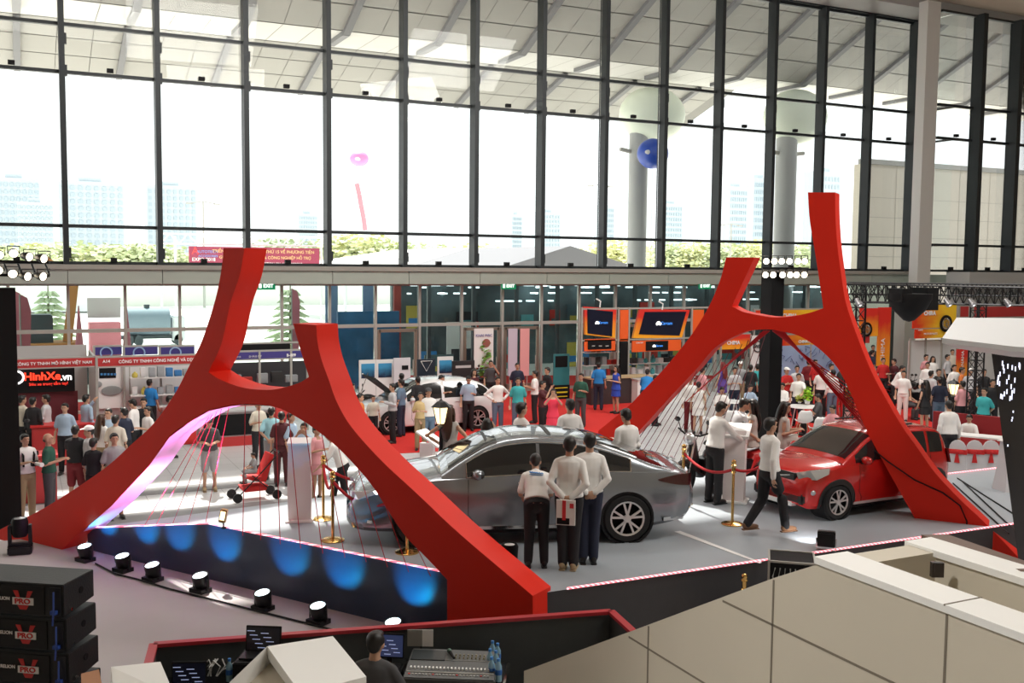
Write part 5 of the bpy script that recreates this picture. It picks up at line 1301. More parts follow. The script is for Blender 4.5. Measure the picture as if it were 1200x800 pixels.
def post(t, px, py, Y, ztop=None, r=.03, m=None, dy=0, z0=0.):
    a = WY(px, py, Y+dy); return MB().b2((a.x-r, Y+dy-r, z0), (a.x+r, Y+dy+r, ztop if ztop else a.z)).build('post', m or M_alu, t, world=True)
def tline(t, s, px, py, h, Y, m, dy=-.03, al='CENTER', bold=0, sx=1., spacing=1.):
    p = WY(px, py, Y); D = (p-CP).dot(CF); return text(s, h*D/FPX, (p.x, Y+dy, p.z), m, t, align=al, bold=bold*D/FPX, sx=sx, spacing=spacing)
# --- front row at the left
Y = 29.1
t = thing('exhibition_booth', 'booth with red fascia reading CÔNG TY TNHH MÔ HÌNH VIỆT NAM', 'booth', (WY(60, 440, Y).x, Y, 0))
panel(t, 'fascia', -6, 420.5, 112.5, 430.5, Y, M_brd); panel(t, 'fascia_rail', -6, 418.5, 112.5, 420.5, Y, M_alu, .07); panel(t, 'fascia_rail', -6, 430.5, 112.5, 432, Y, M_alu, .07)
tline(t, 'N - CÔNG TY TNHH MÔ HÌNH VIỆT NAM', 59, 425.6, 5.0, Y, M_wt, bold=.1, sx=.96)
post(t, 113, 417, Y); panel(t, 'back_wall', -2, 405, 103, 470, 32, M_bgr, .06)
a = WY(113, 430, Y); MB().b2((a.x-.03, Y, 0), (a.x+.03, 32, 2.45)).build('side_wall', M_bgr, t, world=True)
Y2 = 30.2
t = thing('light_box', 'black light box with glowing red and white HinhXe.vn letters', 'sign', (WY(52, 445, Y2).x, Y2, .0))
panel(t, 'case', 17, 431, 88, 459.5, Y2, M_black, .25)
mrd = mat('neon_red', (1, .05, .02), .4, emit=1.6); mwh = mat('neon_white', (1, 1, 1), .4, emit=1.4)
tline(t, 'HinhXe', 49.5, 441, 12.5, Y2, mrd, bold=.35, sx=1.0); tline(t, '.vn', 77.5, 441.5, 11, Y2, mwh, bold=.3); tline(t, 'Siêu xe trong tầm tay!', 57, 449.5, 4.6, Y2, mat('neon_dim_red', (1, .05, .03), .4, emit=.7), bold=.1)
p = WY(19.5, 442, Y2); MB().lathe([(.14, -.02), (.19, -.02), (.19, .02), (.14, .02), (.14, -.02)], (p.x, Y2-.03, p.z), 24, 'Y').build('ring_logo', mwh, t, world=True)
panel(t, 'support_wall', 12, 459.5, 92, 500, Y2, mat('maroon_board', (.14, .02, .03), .6), .1, .1)
# A14
t = thing('exhibition_booth', 'booth A14 with red fascia and white poster wall left of the arch', 'booth', (WY(170, 440, Y).x, Y, 0))
panel(t, 'fascia', 114, 417.5, 262, 427, Y, M_brd); panel(t, 'fascia_rail', 114, 415.5, 262, 417.5, Y, M_alu, .07); panel(t, 'fascia_rail', 114, 427, 262, 428.6, Y, M_alu, .07)
tline(t, 'A14', 124.5, 423.3, 4.8, Y, M_wt, bold=.12); tline(t, 'CÔNG TY TNHH CÔNG NGHỆ VÀ DỊCH VỤ', 190, 422.2, 5.0, Y, M_wt, bold=.1, sx=.95)
panel(t, 'back_wall', 112, 428, 262, 500, 31, mat('booth_white', (.68, .68, .68), .6), .06)
for px in (145, 188, 262): post(t, px, 416, Y, dy=1.6)
M_pr = [mat('product_%d' % i, c, .5) for i, c in enumerate([(.05, .22, .5), (.7, .7, .7), (.03, .03, .03), (.6, .5, .1), (.35, .38, .4), (.5, .04, .03), (.06, .35, .38)])]
PROD = {}
def products(label, px0, px1, zs, Y, n, group, mats=(0, 1, 2, 4), hmax=.3, seed=1):
    rd = random.Random(seed); a, b = WY(px0, 440, Y).x, WY(px1, 440, Y).x
    for z in zs:
        x = a
        for i in range(n):
            w_ = (b-a)/n*rd.uniform(.55, .9); h = hmax*rd.uniform(.5, 1); 
            k = rd.choice(mats); mm = M_pr[k]
            g = MB()
            if k in (3, 6): g.lathe([(w_*.35, 0), (w_*.45, h*.3), (w_*.4, h*.7), (w_*.15, h*.85), (w_*.15, h)], (x+w_/2, Y, z), 12)
            else: g.b2((x, Y-.08, z), (x+w_, Y+.1, z+h)); g.b2((x+w_*.1, Y-.1, z+h*.15), (x+w_*.9, Y-.08, z+h*.55))
            g.build('product_box', [mm], None, bevel=.008, label=label+', %s shelf level, %s from left' % (ORD[zs.index(z)], ORD[i]), category='product', group=group); x += (b-a)/n
def shelf(label, px0, px1, zs, Y, m=None, depth=.4, group=None):
    a, b = WY(px0, 440, Y).x, WY(px1, 440, Y).x; t = thing('shelf_unit', label, 'shelf', ((a+b)/2, Y, 0), group=group)
    for z in zs: MB().b2((a, Y-depth/2, z-.03), (b, Y+depth/2, z)).build('shelf_board', m or M_white, t, world=True)
    for x in (a, b-.03): MB().b2((x, Y+depth/2-.03, 0), (x+.03, Y+depth/2, max(zs)+.5)).build('upright', M_alu, t, world=True)
    return t
shelf('white shelves with blue packages in booth A14', 152, 226, (.9, 1.25, 1.75), 30.5)
products('small package in booth A14', 154, 224, (1.25, 1.75), 30.45, 7, 'packages on the A14 shelves', (0, 0, 1, 4, 3), .32, 3)
t = thing('poster', 'white poster with grey device pictures in booth A14', 'poster', (WY(130, 450, 30.8).x, 30.8, 0)); panel(t, 'sheet', 115, 430, 145, 478, 30.8, M_white, .02); panel(t, 'photo_dark', 116, 431, 136, 443, 30.8, M_black, .01, -.012)
a = WY(131, 458, 30.7); MB().ell((a.x, 30.77, a.z), (.28, .02, .14)).ell((a.x-.35, 30.77, a.z+.2), (.1, .02, .09)).build('photo_device', mat('device_grey', (.3, .33, .33), .4), t, world=True)
for i in range(5): a = WY(118+i*4, 440, 30.7); MB().b2((a.x, 30.77, a.z), (a.x+.06, 30.785, a.z+.06)).build('photo_dot', M_pr[0], t, world=True)
# navy fascias behind
Y = 32.0
for i, (pa_, pb_, lb) in enumerate([(110, 143, 'navy fascia panel with pale ring behind booth A14, leftmost'), (145, 185, 'navy fascia panel with pale ring behind booth A14, middle one'), (187, 228, 'navy fascia panel with pale ring behind booth A14, nearest the arch')]):
    t = thing('fascia_sign', lb, 'sign', (WY(pa_, 410, Y).x, Y, 0)); panel(t, 'panel', pa_, 406.5, pb_, 415.5, Y, M_bnavy); panel(t, 'rail', pa_, 404.5, pb_, 406.5, Y, M_alu, .07); post(t, pa_, 405, Y)
    c = WY((pa_+pb_)/2-2, 413, Y); MB().lathe([(.14, 0), (.18, 0), (.18, .02), (.14, .02), (.14, 0)], (c.x, Y-.03, c.z), 20, 'Y').build('ring_logo', mat('pale_blue', (.3, .45, .7), .5), t, world=True)
# navy booth between the horns
Y = 30.0
t = thing('exhibition_booth', 'navy fascia booth B-009 between the horns of the left arch', 'booth', (WY(310, 440, Y).x, Y, 0))
panel(t, 'fascia', 262, 412, 358, 420, Y, M_bnavy); panel(t, 'fascia_rail', 262, 410, 358, 412, Y, M_alu, .07); panel(t, 'fascia_rail', 262, 420, 358, 421.7, Y, M_alu, .07)
tline(t, 'DIRECT', 299, 417.5, 3.2, Y, M_wt, spacing=1.5); tline(t, 'B-009', 341, 416, 4.6, Y, M_wt, bold=.12); tline(t, 'Hanoverck', 275, 418, 3.2, Y, M_wt)
panel(t, 'back_wall', 262, 424, 362, 470, 31.5, mat('booth_dark_wall', (.03, .03, .035), .6), .06)
for px in (266, 304, 341, 360): post(t, px, 411, Y)
panel(t, 'upper_frame', 262, 401, 358, 403, 31.5, M_alu, .06); panel(t, 'upper_panel', 270, 403, 340, 410, 31.5, M_black, .04)
products('dark bike part in the navy booth', 268, 350, (.95, 1.4), 30.8, 5, 'bike parts in the navy booth', (2, 2, 5, 4), .4, 8)
# reception counter under the left arch
p = G(278, 522, 0); t = thing('counter', 'grey counter with dark glass front under the left arch crossbar', 'counter', (p.x, p.y, 0))
MB().b2((-1.0, 0, 0), (1.0, .6, .95)).build('body', mat('counter_pinkgrey', (.48, .42, .42), .5), t, bevel=.01); MB().b2((-.9, -.02, .3), (.9, 0, .88)).build('front_glass', M_black, t); MB().b2((-1.05, -.08, .95), (1.05, .65, 1.0)).build('worktop', M_bgr, t)
MB().b2((-.95, -.03, .0), (1.2, 0, .26)).build('skirting', M_brd, t)
for px, py, w_, lb in ((14, 592, 1.0, 'red counter at the far left edge behind the white polo'), (52, 590, .5, 'narrow red counter between the two leftmost standing visitors'), (80, 545, 1.6, 'red topped table behind the visitor in black t-shirt')):
    p = G(px, py, 0); t = thing('counter', lb, 'counter', (p.x, p.y, 0)); MB().b2((-w_/2, 0, 0), (w_/2, .6, .98)).build('body', M_brd, t, bevel=.02); MB().b2((-w_/2-.03, -.03, .98), (w_/2+.03, .63, 1.02)).build('worktop', mat('counter_red', (.6, .03, .03), .4), t)
# blue posters and standees before the glass
def standee(px0, py0, px1, py1, Y, m, label, inner=None, im=None, legs=True, txt=None):
    a, b = WY(px0, py0, Y), WY(px1, py1, Y); t = thing('standee', label, 'poster', ((a.x+b.x)/2, Y, 0))
    MB().b2((a.x, Y, b.z), (b.x, Y+.05, a.z)).build('board', m, t, world=True)
    if inner: panel(t, 'picture', *inner, Y, im, .01, -.012)
    if legs: MB().tube([(a.x+.08, Y+.03, 0), (a.x+.08, Y+.03, b.z)], .02, 6).tube([(b.x-.08, Y+.03, 0), (b.x-.08, Y+.03, b.z)], .02, 6).build('leg', M_alu, t, world=True)
    if txt: tline(t, txt[0], txt[1], txt[2], txt[3], Y, M_wt if len(txt) < 5 else txt[4])
    return t
M_bp = grad_mat('blue_poster_print', (.005, .02, .06), (.05, .3, .55), 2)
standee(421, 422, 440.5, 463, 31.4, M_white, 'white framed blue poster, left of the pair behind the raised bonnet', (423.5, 426, 439, 443), M_bp)
standee(441, 421.5, 461, 463, 31.4, M_white, 'white framed blue poster, right of the pair behind the raised bonnet', (443.5, 425.5, 459, 442), M_bp)
standee(461.5, 419.5, 481, 460, 31.2, mat('poster_pale', (.68, .66, .70), .6), 'pale poster with a small dark picture right of the blue pair', (471, 428, 478.5, 433), M_black)
st = standee(489, 421, 510, 441, 31.2, mat('poster_dark', (.015, .025, .04), .4), 'dark screen poster with a pale triangle outline', None, None)
p = WY(499.5, 427, 31.2); MB().tube([(p.x-.2, 31.17, p.z+.12), (p.x+.2, 31.17, p.z+.12), (p.x, 31.17, p.z-.22), (p.x-.2, 31.17, p.z+.12)], .012, 5).build('triangle_outline', M_wt, st, world=True)
standee(513, 418, 531, 445, 31.5, M_white, 'white framed blue poster nearest the glass doors', (515, 422, 529.5, 437), M_bp)
standee(530, 423, 556, 441, 31.0, mat('truck_dark', (.02, .02, .022), .4), 'black display board before the glass doors', (534, 428, 552, 431), M_bgr)
t = standee(556, 385, 578, 430, 34.6, M_white, 'tall white standee with lettering at the glass doors', None, None, True, ('KHAI MẠC', 567, 393, 4.5, mat('standee_blue', (.1, .1, .35), .5)))
p = WY(571, 402, 34.5); MB().lathe([(0, 0), (.16, 0), (.16, .02), (0, .02)], (p.x, 34.57, p.z), 20, 'Y').build('round_seal', mat('seal_brown', (.3, .1, .08), .5), t, world=True)
standee(596, 385, 606, 440, 34.6, mat('pale_lilac', (.55, .5, .6), .6), 'narrow pale banner stand inside the glass doors'); standee(610, 385, 620, 440, 34.6, mat('pale_pink', (.75, .35, .35), .6), 'narrow pink banner stand inside the glass doors')
standee(649, 415, 667, 458, 33.5, mat('teal_board', (.04, .2, .22), .4), 'teal poster with oval badge at the door post', (651, 417, 665, 430), M_black)
t = thing('floor_sign', 'black sign with yellow frame on the red carpet by the doors', 'sign', G(657, 468, 0)); MB().box((0, 0, .28), (.75, .05, .55)).build('board', M_black, t); MB().box((0, -.03, .28), (.55, .01, .05)).box((0, -.03, .12), (.55, .01, .03)).box((0, -.03, .45), (.55, .01, .03)).build('yellow_frame', mat('sign_yellow', (.8, .65, .03), .5), t)
# exit signs under the ledge
for px, lb in ((312, 'green exit sign under the ledge between the left arch horns'), (596, 'green exit sign above the glass doors'), (826, 'green exit sign left of the right arch short horn')):
    p = WY(px, 335, 35.6); t = thing('exit_sign', lb, 'exit sign', p); MB().box((0, 0, 0), (.62, .08, .26)).build('case', mat('exit_green', (.01, .25, .10), .4, emit=.25, ec=(0, .6, .25)), t)
    text('EXIT', .17, (.06, -.05, 0), mwh, t, False, bold=.004); MB().box((-.22, -.045, 0), (.09, .01, .14)).build('running_figure', mwh, t); MB().tube([(0, 0, .13), (0, 0, .27)], .012, 5).build('hanger', M_alu, t)
# --- screen booths in the middle
Y = 32.6
def screen(label, q, inner, Y, dz, logo):
    t = thing('display_screen', label, 'screen', (WY(q[0][0], 380, Y).x, Y, 0)); P = [WY(x, y, Y) for x, y in q]
    MB().prism(P, V(0, .12, 0)).build('orange_frame', M_oy2, t, world=True)
    P2 = [WY(x, y, Y)+V(0, -.02, 0) for x, y in inner]; MB().prism(P2, V(0, .02, 0)).build('screen', mat('screen_dark', (.012, .014, .03), .12), t, world=True)
    cx = sum(x for x, _ in inner)/4; cy = sum(y for _, y in inner)/4
    car_logo(t, cx, cy, Y, logo)
    MB().tube([WY(cx, q[0][1]+1, Y), WY(cx+1, q[0][1]-6, Y), WY(cx-4, q[0][1]-9, Y)], .03, 6).build('arm_lamp', M_wt, t, world=True)
    return t
def car_logo(t, cx, cy, Y, k):
    a = WY(cx-4.6*k, cy+.4, Y); u = .033*k
    g = MB(); g.ell((a.x, Y-.035, a.z), (4.2*u, .012, 1.3*u), 14, 8).ell((a.x-.3*u, Y-.035, a.z+1.3*u), (2.6*u, .012, 1.5*u), 14, 8).ell((a.x-2.5*u, Y-.035, a.z-1.2*u), (.9*u, .012, .9*u), 10, 6).ell((a.x+2.2*u, Y-.035, a.z-1.2*u), (.9*u, .012, .9*u), 10, 6)
    g.build('car_logo', mwh, t, world=True, smooth=True)
    p = WY(cx+4.8*k, cy, Y); text('Carcam', 5.2*u, (p.x, Y-.03, p.z), mat('logo_blue', (.05, .25, .8), .4, emit=.6), t, bold=.003)
s1 = screen('dark screen in orange frame, the left one of the two with car logos', [(684.5, 359), (722.5, 362), (721, 396), (686, 392)], [(688, 362), (718, 365), (717, 394), (688.5, 390.5)], Y, 0, .75)
s2 = screen('large slanted dark screen in orange frame with car logo', [(750, 362), (808.7, 363), (799, 396), (742, 396)], [(755.5, 365.3), (804, 365), (796, 393), (748.5, 391.5)], Y, 0, 1.0)
t = thing('exhibition_booth', 'screen booth with small red fascias and orange uprights by the glass doors', 'booth', (WY(740, 430, Y).x, Y, 0))
panel(t, 'fascia', 685, 397, 721, 411, Y, M_or); panel(t, 'fascia_inner', 689, 399, 716.5, 409, Y, M_black, .01, -.02); panel(t, 'fascia', 741, 398.5, 798, 411.5, Y, M_or); panel(t, 'fascia_inner', 757, 399.5, 783, 410.5, Y, M_black, .01, -.02)
car_logo(t, 769, 405, Y-.03, .62); tline(t, 'CARCAM', 749, 401.5, 2.4, Y, M_wt)
for i in range(3): tline(t, 'ooo', 695+i*8, 405, 2.6, Y-.03, M_wt)
panel(t, 'upright_panel', 727, 363, 736, 399.5, Y, M_or); panel(t, 'upright_panel', 812, 363, 824, 399.5, Y, M_or); panel(t, 'upright_panel', 727, 401, 735.5, 450, Y, M_black)
for px in (682, 725, 737.5, 811, 846): post(t, px, 360, Y)
panel(t, 'top_rail', 682, 360, 846, 362, Y, M_alu, .06); panel(t, 'mid_rail', 684, 396.2, 846, 397.8, Y, M_alu, .06)
shelf('shelving with car gadgets behind the blue polo', 684, 724, (.8, 1.25, 1.75), 33.4); shelf('shelving with car gadgets right of the black booth upright', 738, 800, (.8, 1.25, 1.8), 33.4)
products('car gadget box behind the blue polo', 685, 723, (.8, 1.25, 1.75), 33.35, 6, 'gadgets on the left gadget shelving', (2, 2, 1, 5, 0, 4), .34, 12)
products('car gadget box right of the black upright', 739, 799, (.8, 1.25, 1.8), 33.35, 8, 'gadgets on the right gadget shelving', (2, 1, 4, 6, 2, 1), .34, 14)
a = WY(705, 440, 32.4); t = thing('booth_counter', 'dark counter with pale top before the screen booth', 'counter', (a.x, 31.6, 0)); MB().b2((-1.1, -.3, 0), (1.5, .3, .95)).build('body', mat('counter_dark', (.04, .03, .03), .5), t); MB().b2((-1.15, -.35, .95), (1.55, .35, 1.0)).build('worktop', mat('wood_pale', (.5, .38, .22), .5), t)
a = WY(752, 440, 32.0); t = thing('booth_counter', 'white counter right of the black booth upright', 'counter', (a.x, 31.2, 0)); MB().b2((-.9, -.3, 0), (1.6, .3, .9)).build('body', M_white, t); MB().b2((-.95, -.35, .9), (1.65, .35, .94)).build('worktop', M_bgr, t)
# --- orange fascias behind the right arch
def fascia(label, px0, py0, px1, py1, Y, m, txt=None, H=None):
    t = thing('fascia_sign', label, 'sign', (WY(px0, py0, Y).x, Y, 0)); panel(t, 'panel', px0, py0, px1, py1, Y, m, .08); panel(t, 'rail', px0, py0-1.6, px1, py0, Y, M_alu, .1)
    post(t, px0, py0, Y, r=.04); post(t, px1, py0, Y, r=.04)
    if txt: tline(t, txt, (px0+px1)/2, (py0+py1)/2+(txt and 1), H or (py1-py0)*.6, Y, M_wt, bold=.2)
    return t
fascia('orange and yellow fascia above the right arch crossbar', 884, 363, 966, 375, 34.2, M_oy, 'CHIMA', 7)
fascia('orange fascia under the right arch crossbar, left of the lamp tower', 838, 392, 880, 409, 33, M_oy2, 'CHIMA', 6)
fascia('orange fascia under the right arch crossbar, right of the lamp tower', 914, 392, 978, 406, 33, M_oy, 'CHIMA PARTS', 4.5)
standee(881, 393, 898, 445, 32.5, M_white, 'white board with a black ring logo left of the lamp tower', None)
p = WY(889.5, 406, 32.4); MB().lathe([(.2, 0), (.24, 0), (.24, .02), (.2, .02), (.2, 0)], (p.x, 32.46, p.z), 24, 'Y').build('ring_logo', M_black, label='black ring logo with letters on the white board left of the tower', category='logo'); text('WD', .2, (p.x, 32.45, p.z), M_black, bpy.data.objects['ring_logo.003'] if 'ring_logo.003' in bpy.data.objects else None, True, bold=.006)
t = thing('partition_wall', 'light blue printed partition behind the tables under the right arch', 'partition', (WY(940, 430, 31.8).x, 31.8, 0)); panel(t, 'panel', 905, 404, 1002, 470, 31.8, mat('blue_print', (.28, .42, .62), .6, var=.25, scale=1.2), .06)
rd = random.Random(5); g = MB()
for i in range(26):
    a = WY(rd.uniform(908, 998), rd.uniform(407, 425), 31.75); g.tube([a, a+V(rd.uniform(-.12, .12), 0, rd.uniform(-.15, .15)), a+V(rd.uniform(-.25, .25), 0, rd.uniform(-.25, .25))], .012, 4)
g.build('ink_strokes', mat('ink_blue', (.02, .05, .2), .5), t, world=True)
for px in (904, 950, 1000): post(t, px, 403, 31.8)
# --- right corner booths
Y = 31.0
t = thing('banner', 'orange banner with a picture of a chrome wheel beside the right arch leg', 'banner', (WY(1020, 380, Y).x, Y, 0)); panel(t, 'sheet', 1008, 361, 1029, 394, Y, M_oy2, .04)
p = WY(1016, 386, Y-.1)
def wheel_pic(t, p, r):
    g = MB().lathe([(r*.7, 0), (r, 0), (r, .03), (r*.7, .03), (r*.7, 0)], p, 20, 'Y'); t_ = g.build('tyre_picture', M_black, t, world=True)
    g = MB().lathe([(r*.5, 0), (r*.66, 0), (r*.66, .03), (r*.5, .03), (r*.5, 0)], p, 20, 'Y')
    for i in range(6): a = i*PI/3; g.bar(p, Vector(p)+V(r*.6*math.cos(a), 0, r*.6*math.sin(a)), .05, .02)
    g.build('rim_picture', M_chrome, t, world=True)
wheel_pic(t, p, .3)
panel(t, 'red_flag', 1010, 392, 1019, 402, Y, M_brd, .03, -.05)
t = thing('banner', 'tall orange and yellow vertical banner right of the right arch leg', 'banner', (WY(1036, 400, Y).x, Y, 0)); panel(t, 'sheet', 1030, 360, 1042, 430, Y, M_oy2, .05)
p = WY(1034, 410, Y); o_ = text('CHIMA', .32, (p.x, Y-.03, p.z), M_wt, t); o_.rotation_euler = (0, -PI/2, 0)
MB().b2((WY(1044, 350, 33.2).x, 33.1, 0), (WY(1054, 350, 33.2).x, 33.3, 4.2)).build('tall_dark_panel', mat('dark_green_grey', (.05, .07, .065), .5), label='tall dark panel between the vertical banner and the grey column', category='panel')
x0_ = WY(1056, 380, 32).x; x1_ = WY(1069, 380, 32).x; MB().b2((x0_, 31.8, 0), (x1_, 32.4, 4.2)).build('trim_60', mat('pale_green_grey', (.42, .46, .43), .6), kind='structure')
Yb = 30.4
t = thing('exhibition_booth', 'white walled booth under the large orange yellow banner at right', 'booth', (WY(1090, 430, Yb).x, Yb, 0))
panel(t, 'back_wall', 1066, 397, 1190, 480, Yb, mat('booth_white', (.68, .68, .68), .6), .06)
for px in (1067, 1085, 1104, 1122, 1145): post(t, px, 396, Yb, dy=-.04)
panel(t, 'small_fascia', 1073, 385, 1112, 396, Yb, M_oy, .06, -.3); tline(t, 'CHIMA', 1078, 386.8, 2.4, Yb-.3, M_wt); tline(t, 'MOTORPARTS', 1090, 391, 3.4, Yb-.3, M_wt)
t = thing('banner', 'large orange and yellow banner with white CHIRA letters at right', 'banner', (WY(1095, 370, Yb).x, Yb, 0)); panel(t, 'sheet', 1071, 356, 1120, 384, Yb, M_oy, .06, -.3); tline(t, 'CHIRA', 1089, 367, 6.5, Yb-.3, M_wt, bold=.3)
wheel_pic(t, WY(1109, 379, Yb-.4), .36); panel(t, 'rail', 1071, 384, 1120, 385.2, Yb, M_alu, .08, -.3)
fascia('red fascia panel right of the large orange banner', 1124, 359, 1136, 371, Yb, M_brd); fascia('row of red fascia panels behind the truss at the far right', 1140, 359, 1215, 371, Yb, M_brd)
t = thing('roll_up_banner', 'orange roll up banner with white vertical letters before the white booth', 'banner', (WY(1128, 430, 28.5).x, 28.5, 0)); panel(t, 'sheet', 1121.5, 409, 1133, 446, 28.5, M_oy2, .03); MB().b2((-.25, -.12, 0), (.25, .12, .08)).build('base', M_alu, t)
p = WY(1127, 424, 28.5); o_ = text('HANAHA', .22, (p.x, 28.46, p.z), M_wt, t); o_.rotation_euler = (0, -PI/2, 0)
# red partition and registration table
a, b = G(1094, 486, 1.4), G(1200, 496, 1.4); a.z = b.z = .4
MB().bar(a+V(0, 0, .55), b+V(0, 0, .55), .08, 1.1, ref=V(0, 0, 1)) .build('red_partition', mat('partition_red', (.33, .02, .025), .6), label='low dark red partition behind the registration table', category='partition')
def covered_table(label, pa, pb, w_, top, skirt, h=.75):
    pa, pb = Vector(pa), Vector(pb); d = (pb-pa).normalized(); n_ = V(-d.y, d.x, 0); 
    if n_.y < 0: n_ = -n_
    t = thing('registration_table', label, 'table', (pa.x, pa.y, pa.z)); z0 = pa.z
    MB().prism([pa+V(0, 0, h), pb+V(0, 0, h), pb+n_*w_+V(0, 0, h), pa+n_*w_+V(0, 0, h)], V(0, 0, .035)).build('tabletop', top, t, world=True)
    q = []; K = 60; per = [pa, pb, pb+n_*w_, pa+n_*w_, pa]
    g = MB(); L_ = []
    for i in range(4):
        for k in range(K//4):
            p = per[i].lerp(per[i+1], k/(K//4)); L_.append(p)
    cen = (pa+pb)/2+n_*w_/2
    for i, p in enumerate(L_):
        o2 = (p-cen).normalized()*(.02*(i % 2)); g.v += [V(p.x+o2.x, p.y+o2.y, z0+.01), V(p.x, p.y, z0+h)]
    n3 = len(L_)
    for i in range(n3): j = (i+1) % n3; g.f.append((2*i, 2*j, 2*j+1, 2*i+1)); g.m.append(0)
    g.build('table_skirt', skirt, t, world=True, smooth=True); return t
G75 = lambda x, y: Vector((G(x, y, 1.18).x, G(x, y, 1.18).y, .4))
covered_table('long registration table with white top and dark red skirt at right', G75(1058, 504), G75(1190, 516), .5, M_white, mat('skirt_red', (.42, .02, .02), .7))
covered_table('white clothed high table left of the registration table behind the arch leg', G75(1044, 498), G75(1064, 500), .7, M_white, M_white)
M_cov = mat('chair_cover', (.66, .65, .67), .8); M_sash = mat('sash_red', (.62, .02, .02), .6)
def covered_chair(px, py, face, label):
    p = G(px, py, .4); t = thing('covered_chair', label, 'chair', (p.x, p.y, .4), heading(face), group='white covered chairs at the registration table'); t.scale = (.84, .84, .88)
    g = MB(); secs = [(0, .27, .27), (.2, .25, .25), (.44, .215, .215), (.48, .215, .215)]
    n = 16
    k0 = 0
    for z, a, b in secs:
        for j in range(n):
            u = 2*PI*j/n; c, s = math.cos(u), math.sin(u); r = 1/max(abs(c), abs(s))**.85; g.v.append(V(a*c*r, b*s*r, z)+V(.012*(j % 2)*(1 if z < .3 else 0), 0, 0))
    for i in range(len(secs)-1):
        for j in range(n): a0 = i*n+j; a1 = i*n+(j+1) % n; g.f.append((a0, a1, a1+n, a0+n)); g.m.append(0)
    e = (len(secs)-1)*n; g.f.append(tuple(e+j for j in range(n))); g.m.append(0); g.build('seat_cover', M_cov, t, smooth=True, angle=45)
    q = MB(); out = [(-.22, .02), (.22, .02), (.215, .70)]+[(.215*math.cos(k*PI/8), .72+.24*math.sin(k*PI/8)) for k in range(9)]+[(-.215, .70)]
    q.prism([V(x, .19, z) for x, z in out], V(0, .07, 0)).build('back_cover', M_cov, t, bevel=.015)
    s_ = MB(); s_.b2((-.235, .17, .60), (.235, .275, .72)); s_.ell((0, .29, .66), (.05, .03, .05)); s_.ell((-.08, .29, .66), (.08, .02, .06)); s_.ell((.08, .29, .66), (.08, .02, .06)); s_.prism([V(-.02, .28, .64), V(.03, .28, .64), V(.07, .28, .38), V(-.07, .28, .38)], V(0, .012, 0)); s_.build('sash', M_sash, t)
for px, py, f, lb in ((1122, 557, 150, 'white covered chair with red sash nearest the standing white shirt'), (1139, 557, 165, 'white covered chair with red sash, second from the standing white shirt'), (1157, 557, 170, 'white covered chair with red sash and round back left of the screen'), (1177, 557, 170, 'white covered chair half hidden by the dark slanted screen'), (1166, 530, 0, 'white covered chair on the far side of the registration table')):
    covered_chair(px, py, f, lb)
# cafe tables and shell chairs
M_pl = mat('white_plastic', (.82, .82, .82), .3)
def shell_chair():
    t = thing('shell_chair', 'x', 'chair', (0, 0, 0)); g = MB()
    prof = [(-.22, .45), (-.12, .43), (.08, .43), (.18, .47), (.23, .6), (.25, .75), (.255, .83)]; W_ = [.20, .23, .235, .235, .23, .20, .13]; n = 9
    for (y, z), w_ in zip(prof, W_):
        for j in range(n): u = -1+2*j/(n-1); g.v.append(V(u*w_, y-.05*abs(u)**2*(1 if z > .5 else 0), z+.07*abs(u)**2.5*(1 if z < .6 else .2)))
    for i in range(len(prof)-1):
        for j in range(n-1): a0 = i*n+j; g.f.append((a0, a0+1, a0+1+n, a0+n)); g.m.append(0)
    o = g.build('seat_shell', M_pl, t, smooth=True, angle=80)
    md = o.modifiers.new('s', 'SOLIDIFY'); md.thickness = .012
    for x in (-1, 1):
        for y in (-1, 1): MB().tube([(x*.12, y*.1-.02, .43), (x*.22, y*.2-.02, 0)], [.016, .01], 8).build('leg', mat('pale_wood', (.55, .4, .25), .5), t)
    return t
sc0 = shell_chair(); first = True
for px, py, z, f, lb in [(829, 508, 0, -60, 'white shell chair right of the white dress behind the strings'), (857, 512, 0, 170, 'white shell chair before the left white table, left one'), (868, 515, 0, 160, 'white shell chair behind the staff member at the kiosk'),
                         (893, 510, 0, 200, 'white shell chair behind the seated long haired visitor'), (941, 512, 0, 180, 'white shell chair with its back to us under the green plant'), (958, 521, 0, 190, 'large white shell chair left of the red car roof'), (970, 522, 0, 150, 'white shell chair nearest the windscreen of the red car'), (905, 500, 0, 20, 'white shell chair under the seated glasses wearer')]:
    o = sc0 if first else copy_tree(sc0); first = False; p = G(px, py, z); o.location = p; o.rotation_euler = (0, 0, heading(f)); o['label'] = lb; o['group'] = 'white shell chairs at the cafe tables'; o['category'] = 'chair'
def cafe_table(px, py, label, r=.42):
    p = G(px, py, .74); t = thing('cafe_table', label, 'table', (p.x, p.y, 0), group='white cafe tables')
    MB().lathe([(r, 0), (r+.01, .012), (r, .03), (0, .03)], (0, 0, .72), 28).build('tabletop', M_pl, t, smooth=True)
    for i in range(4): a = PI/4+i*PI/2; MB().tube([(r*.5*math.cos(a), r*.5*math.sin(a), .72), (r*.75*math.cos(a), r*.75*math.sin(a), 0)], [.02, .014], 8).build('leg', M_pl, t)
    return t
cafe_table(853, 470, 'white cafe table before the seated visitor in white, leftmost', .5); cafe_table(908, 467, 'white cafe table right of the lamp tower', .6); cafe_table(942, 476, 'white cafe table carrying the bright green plant', .5)
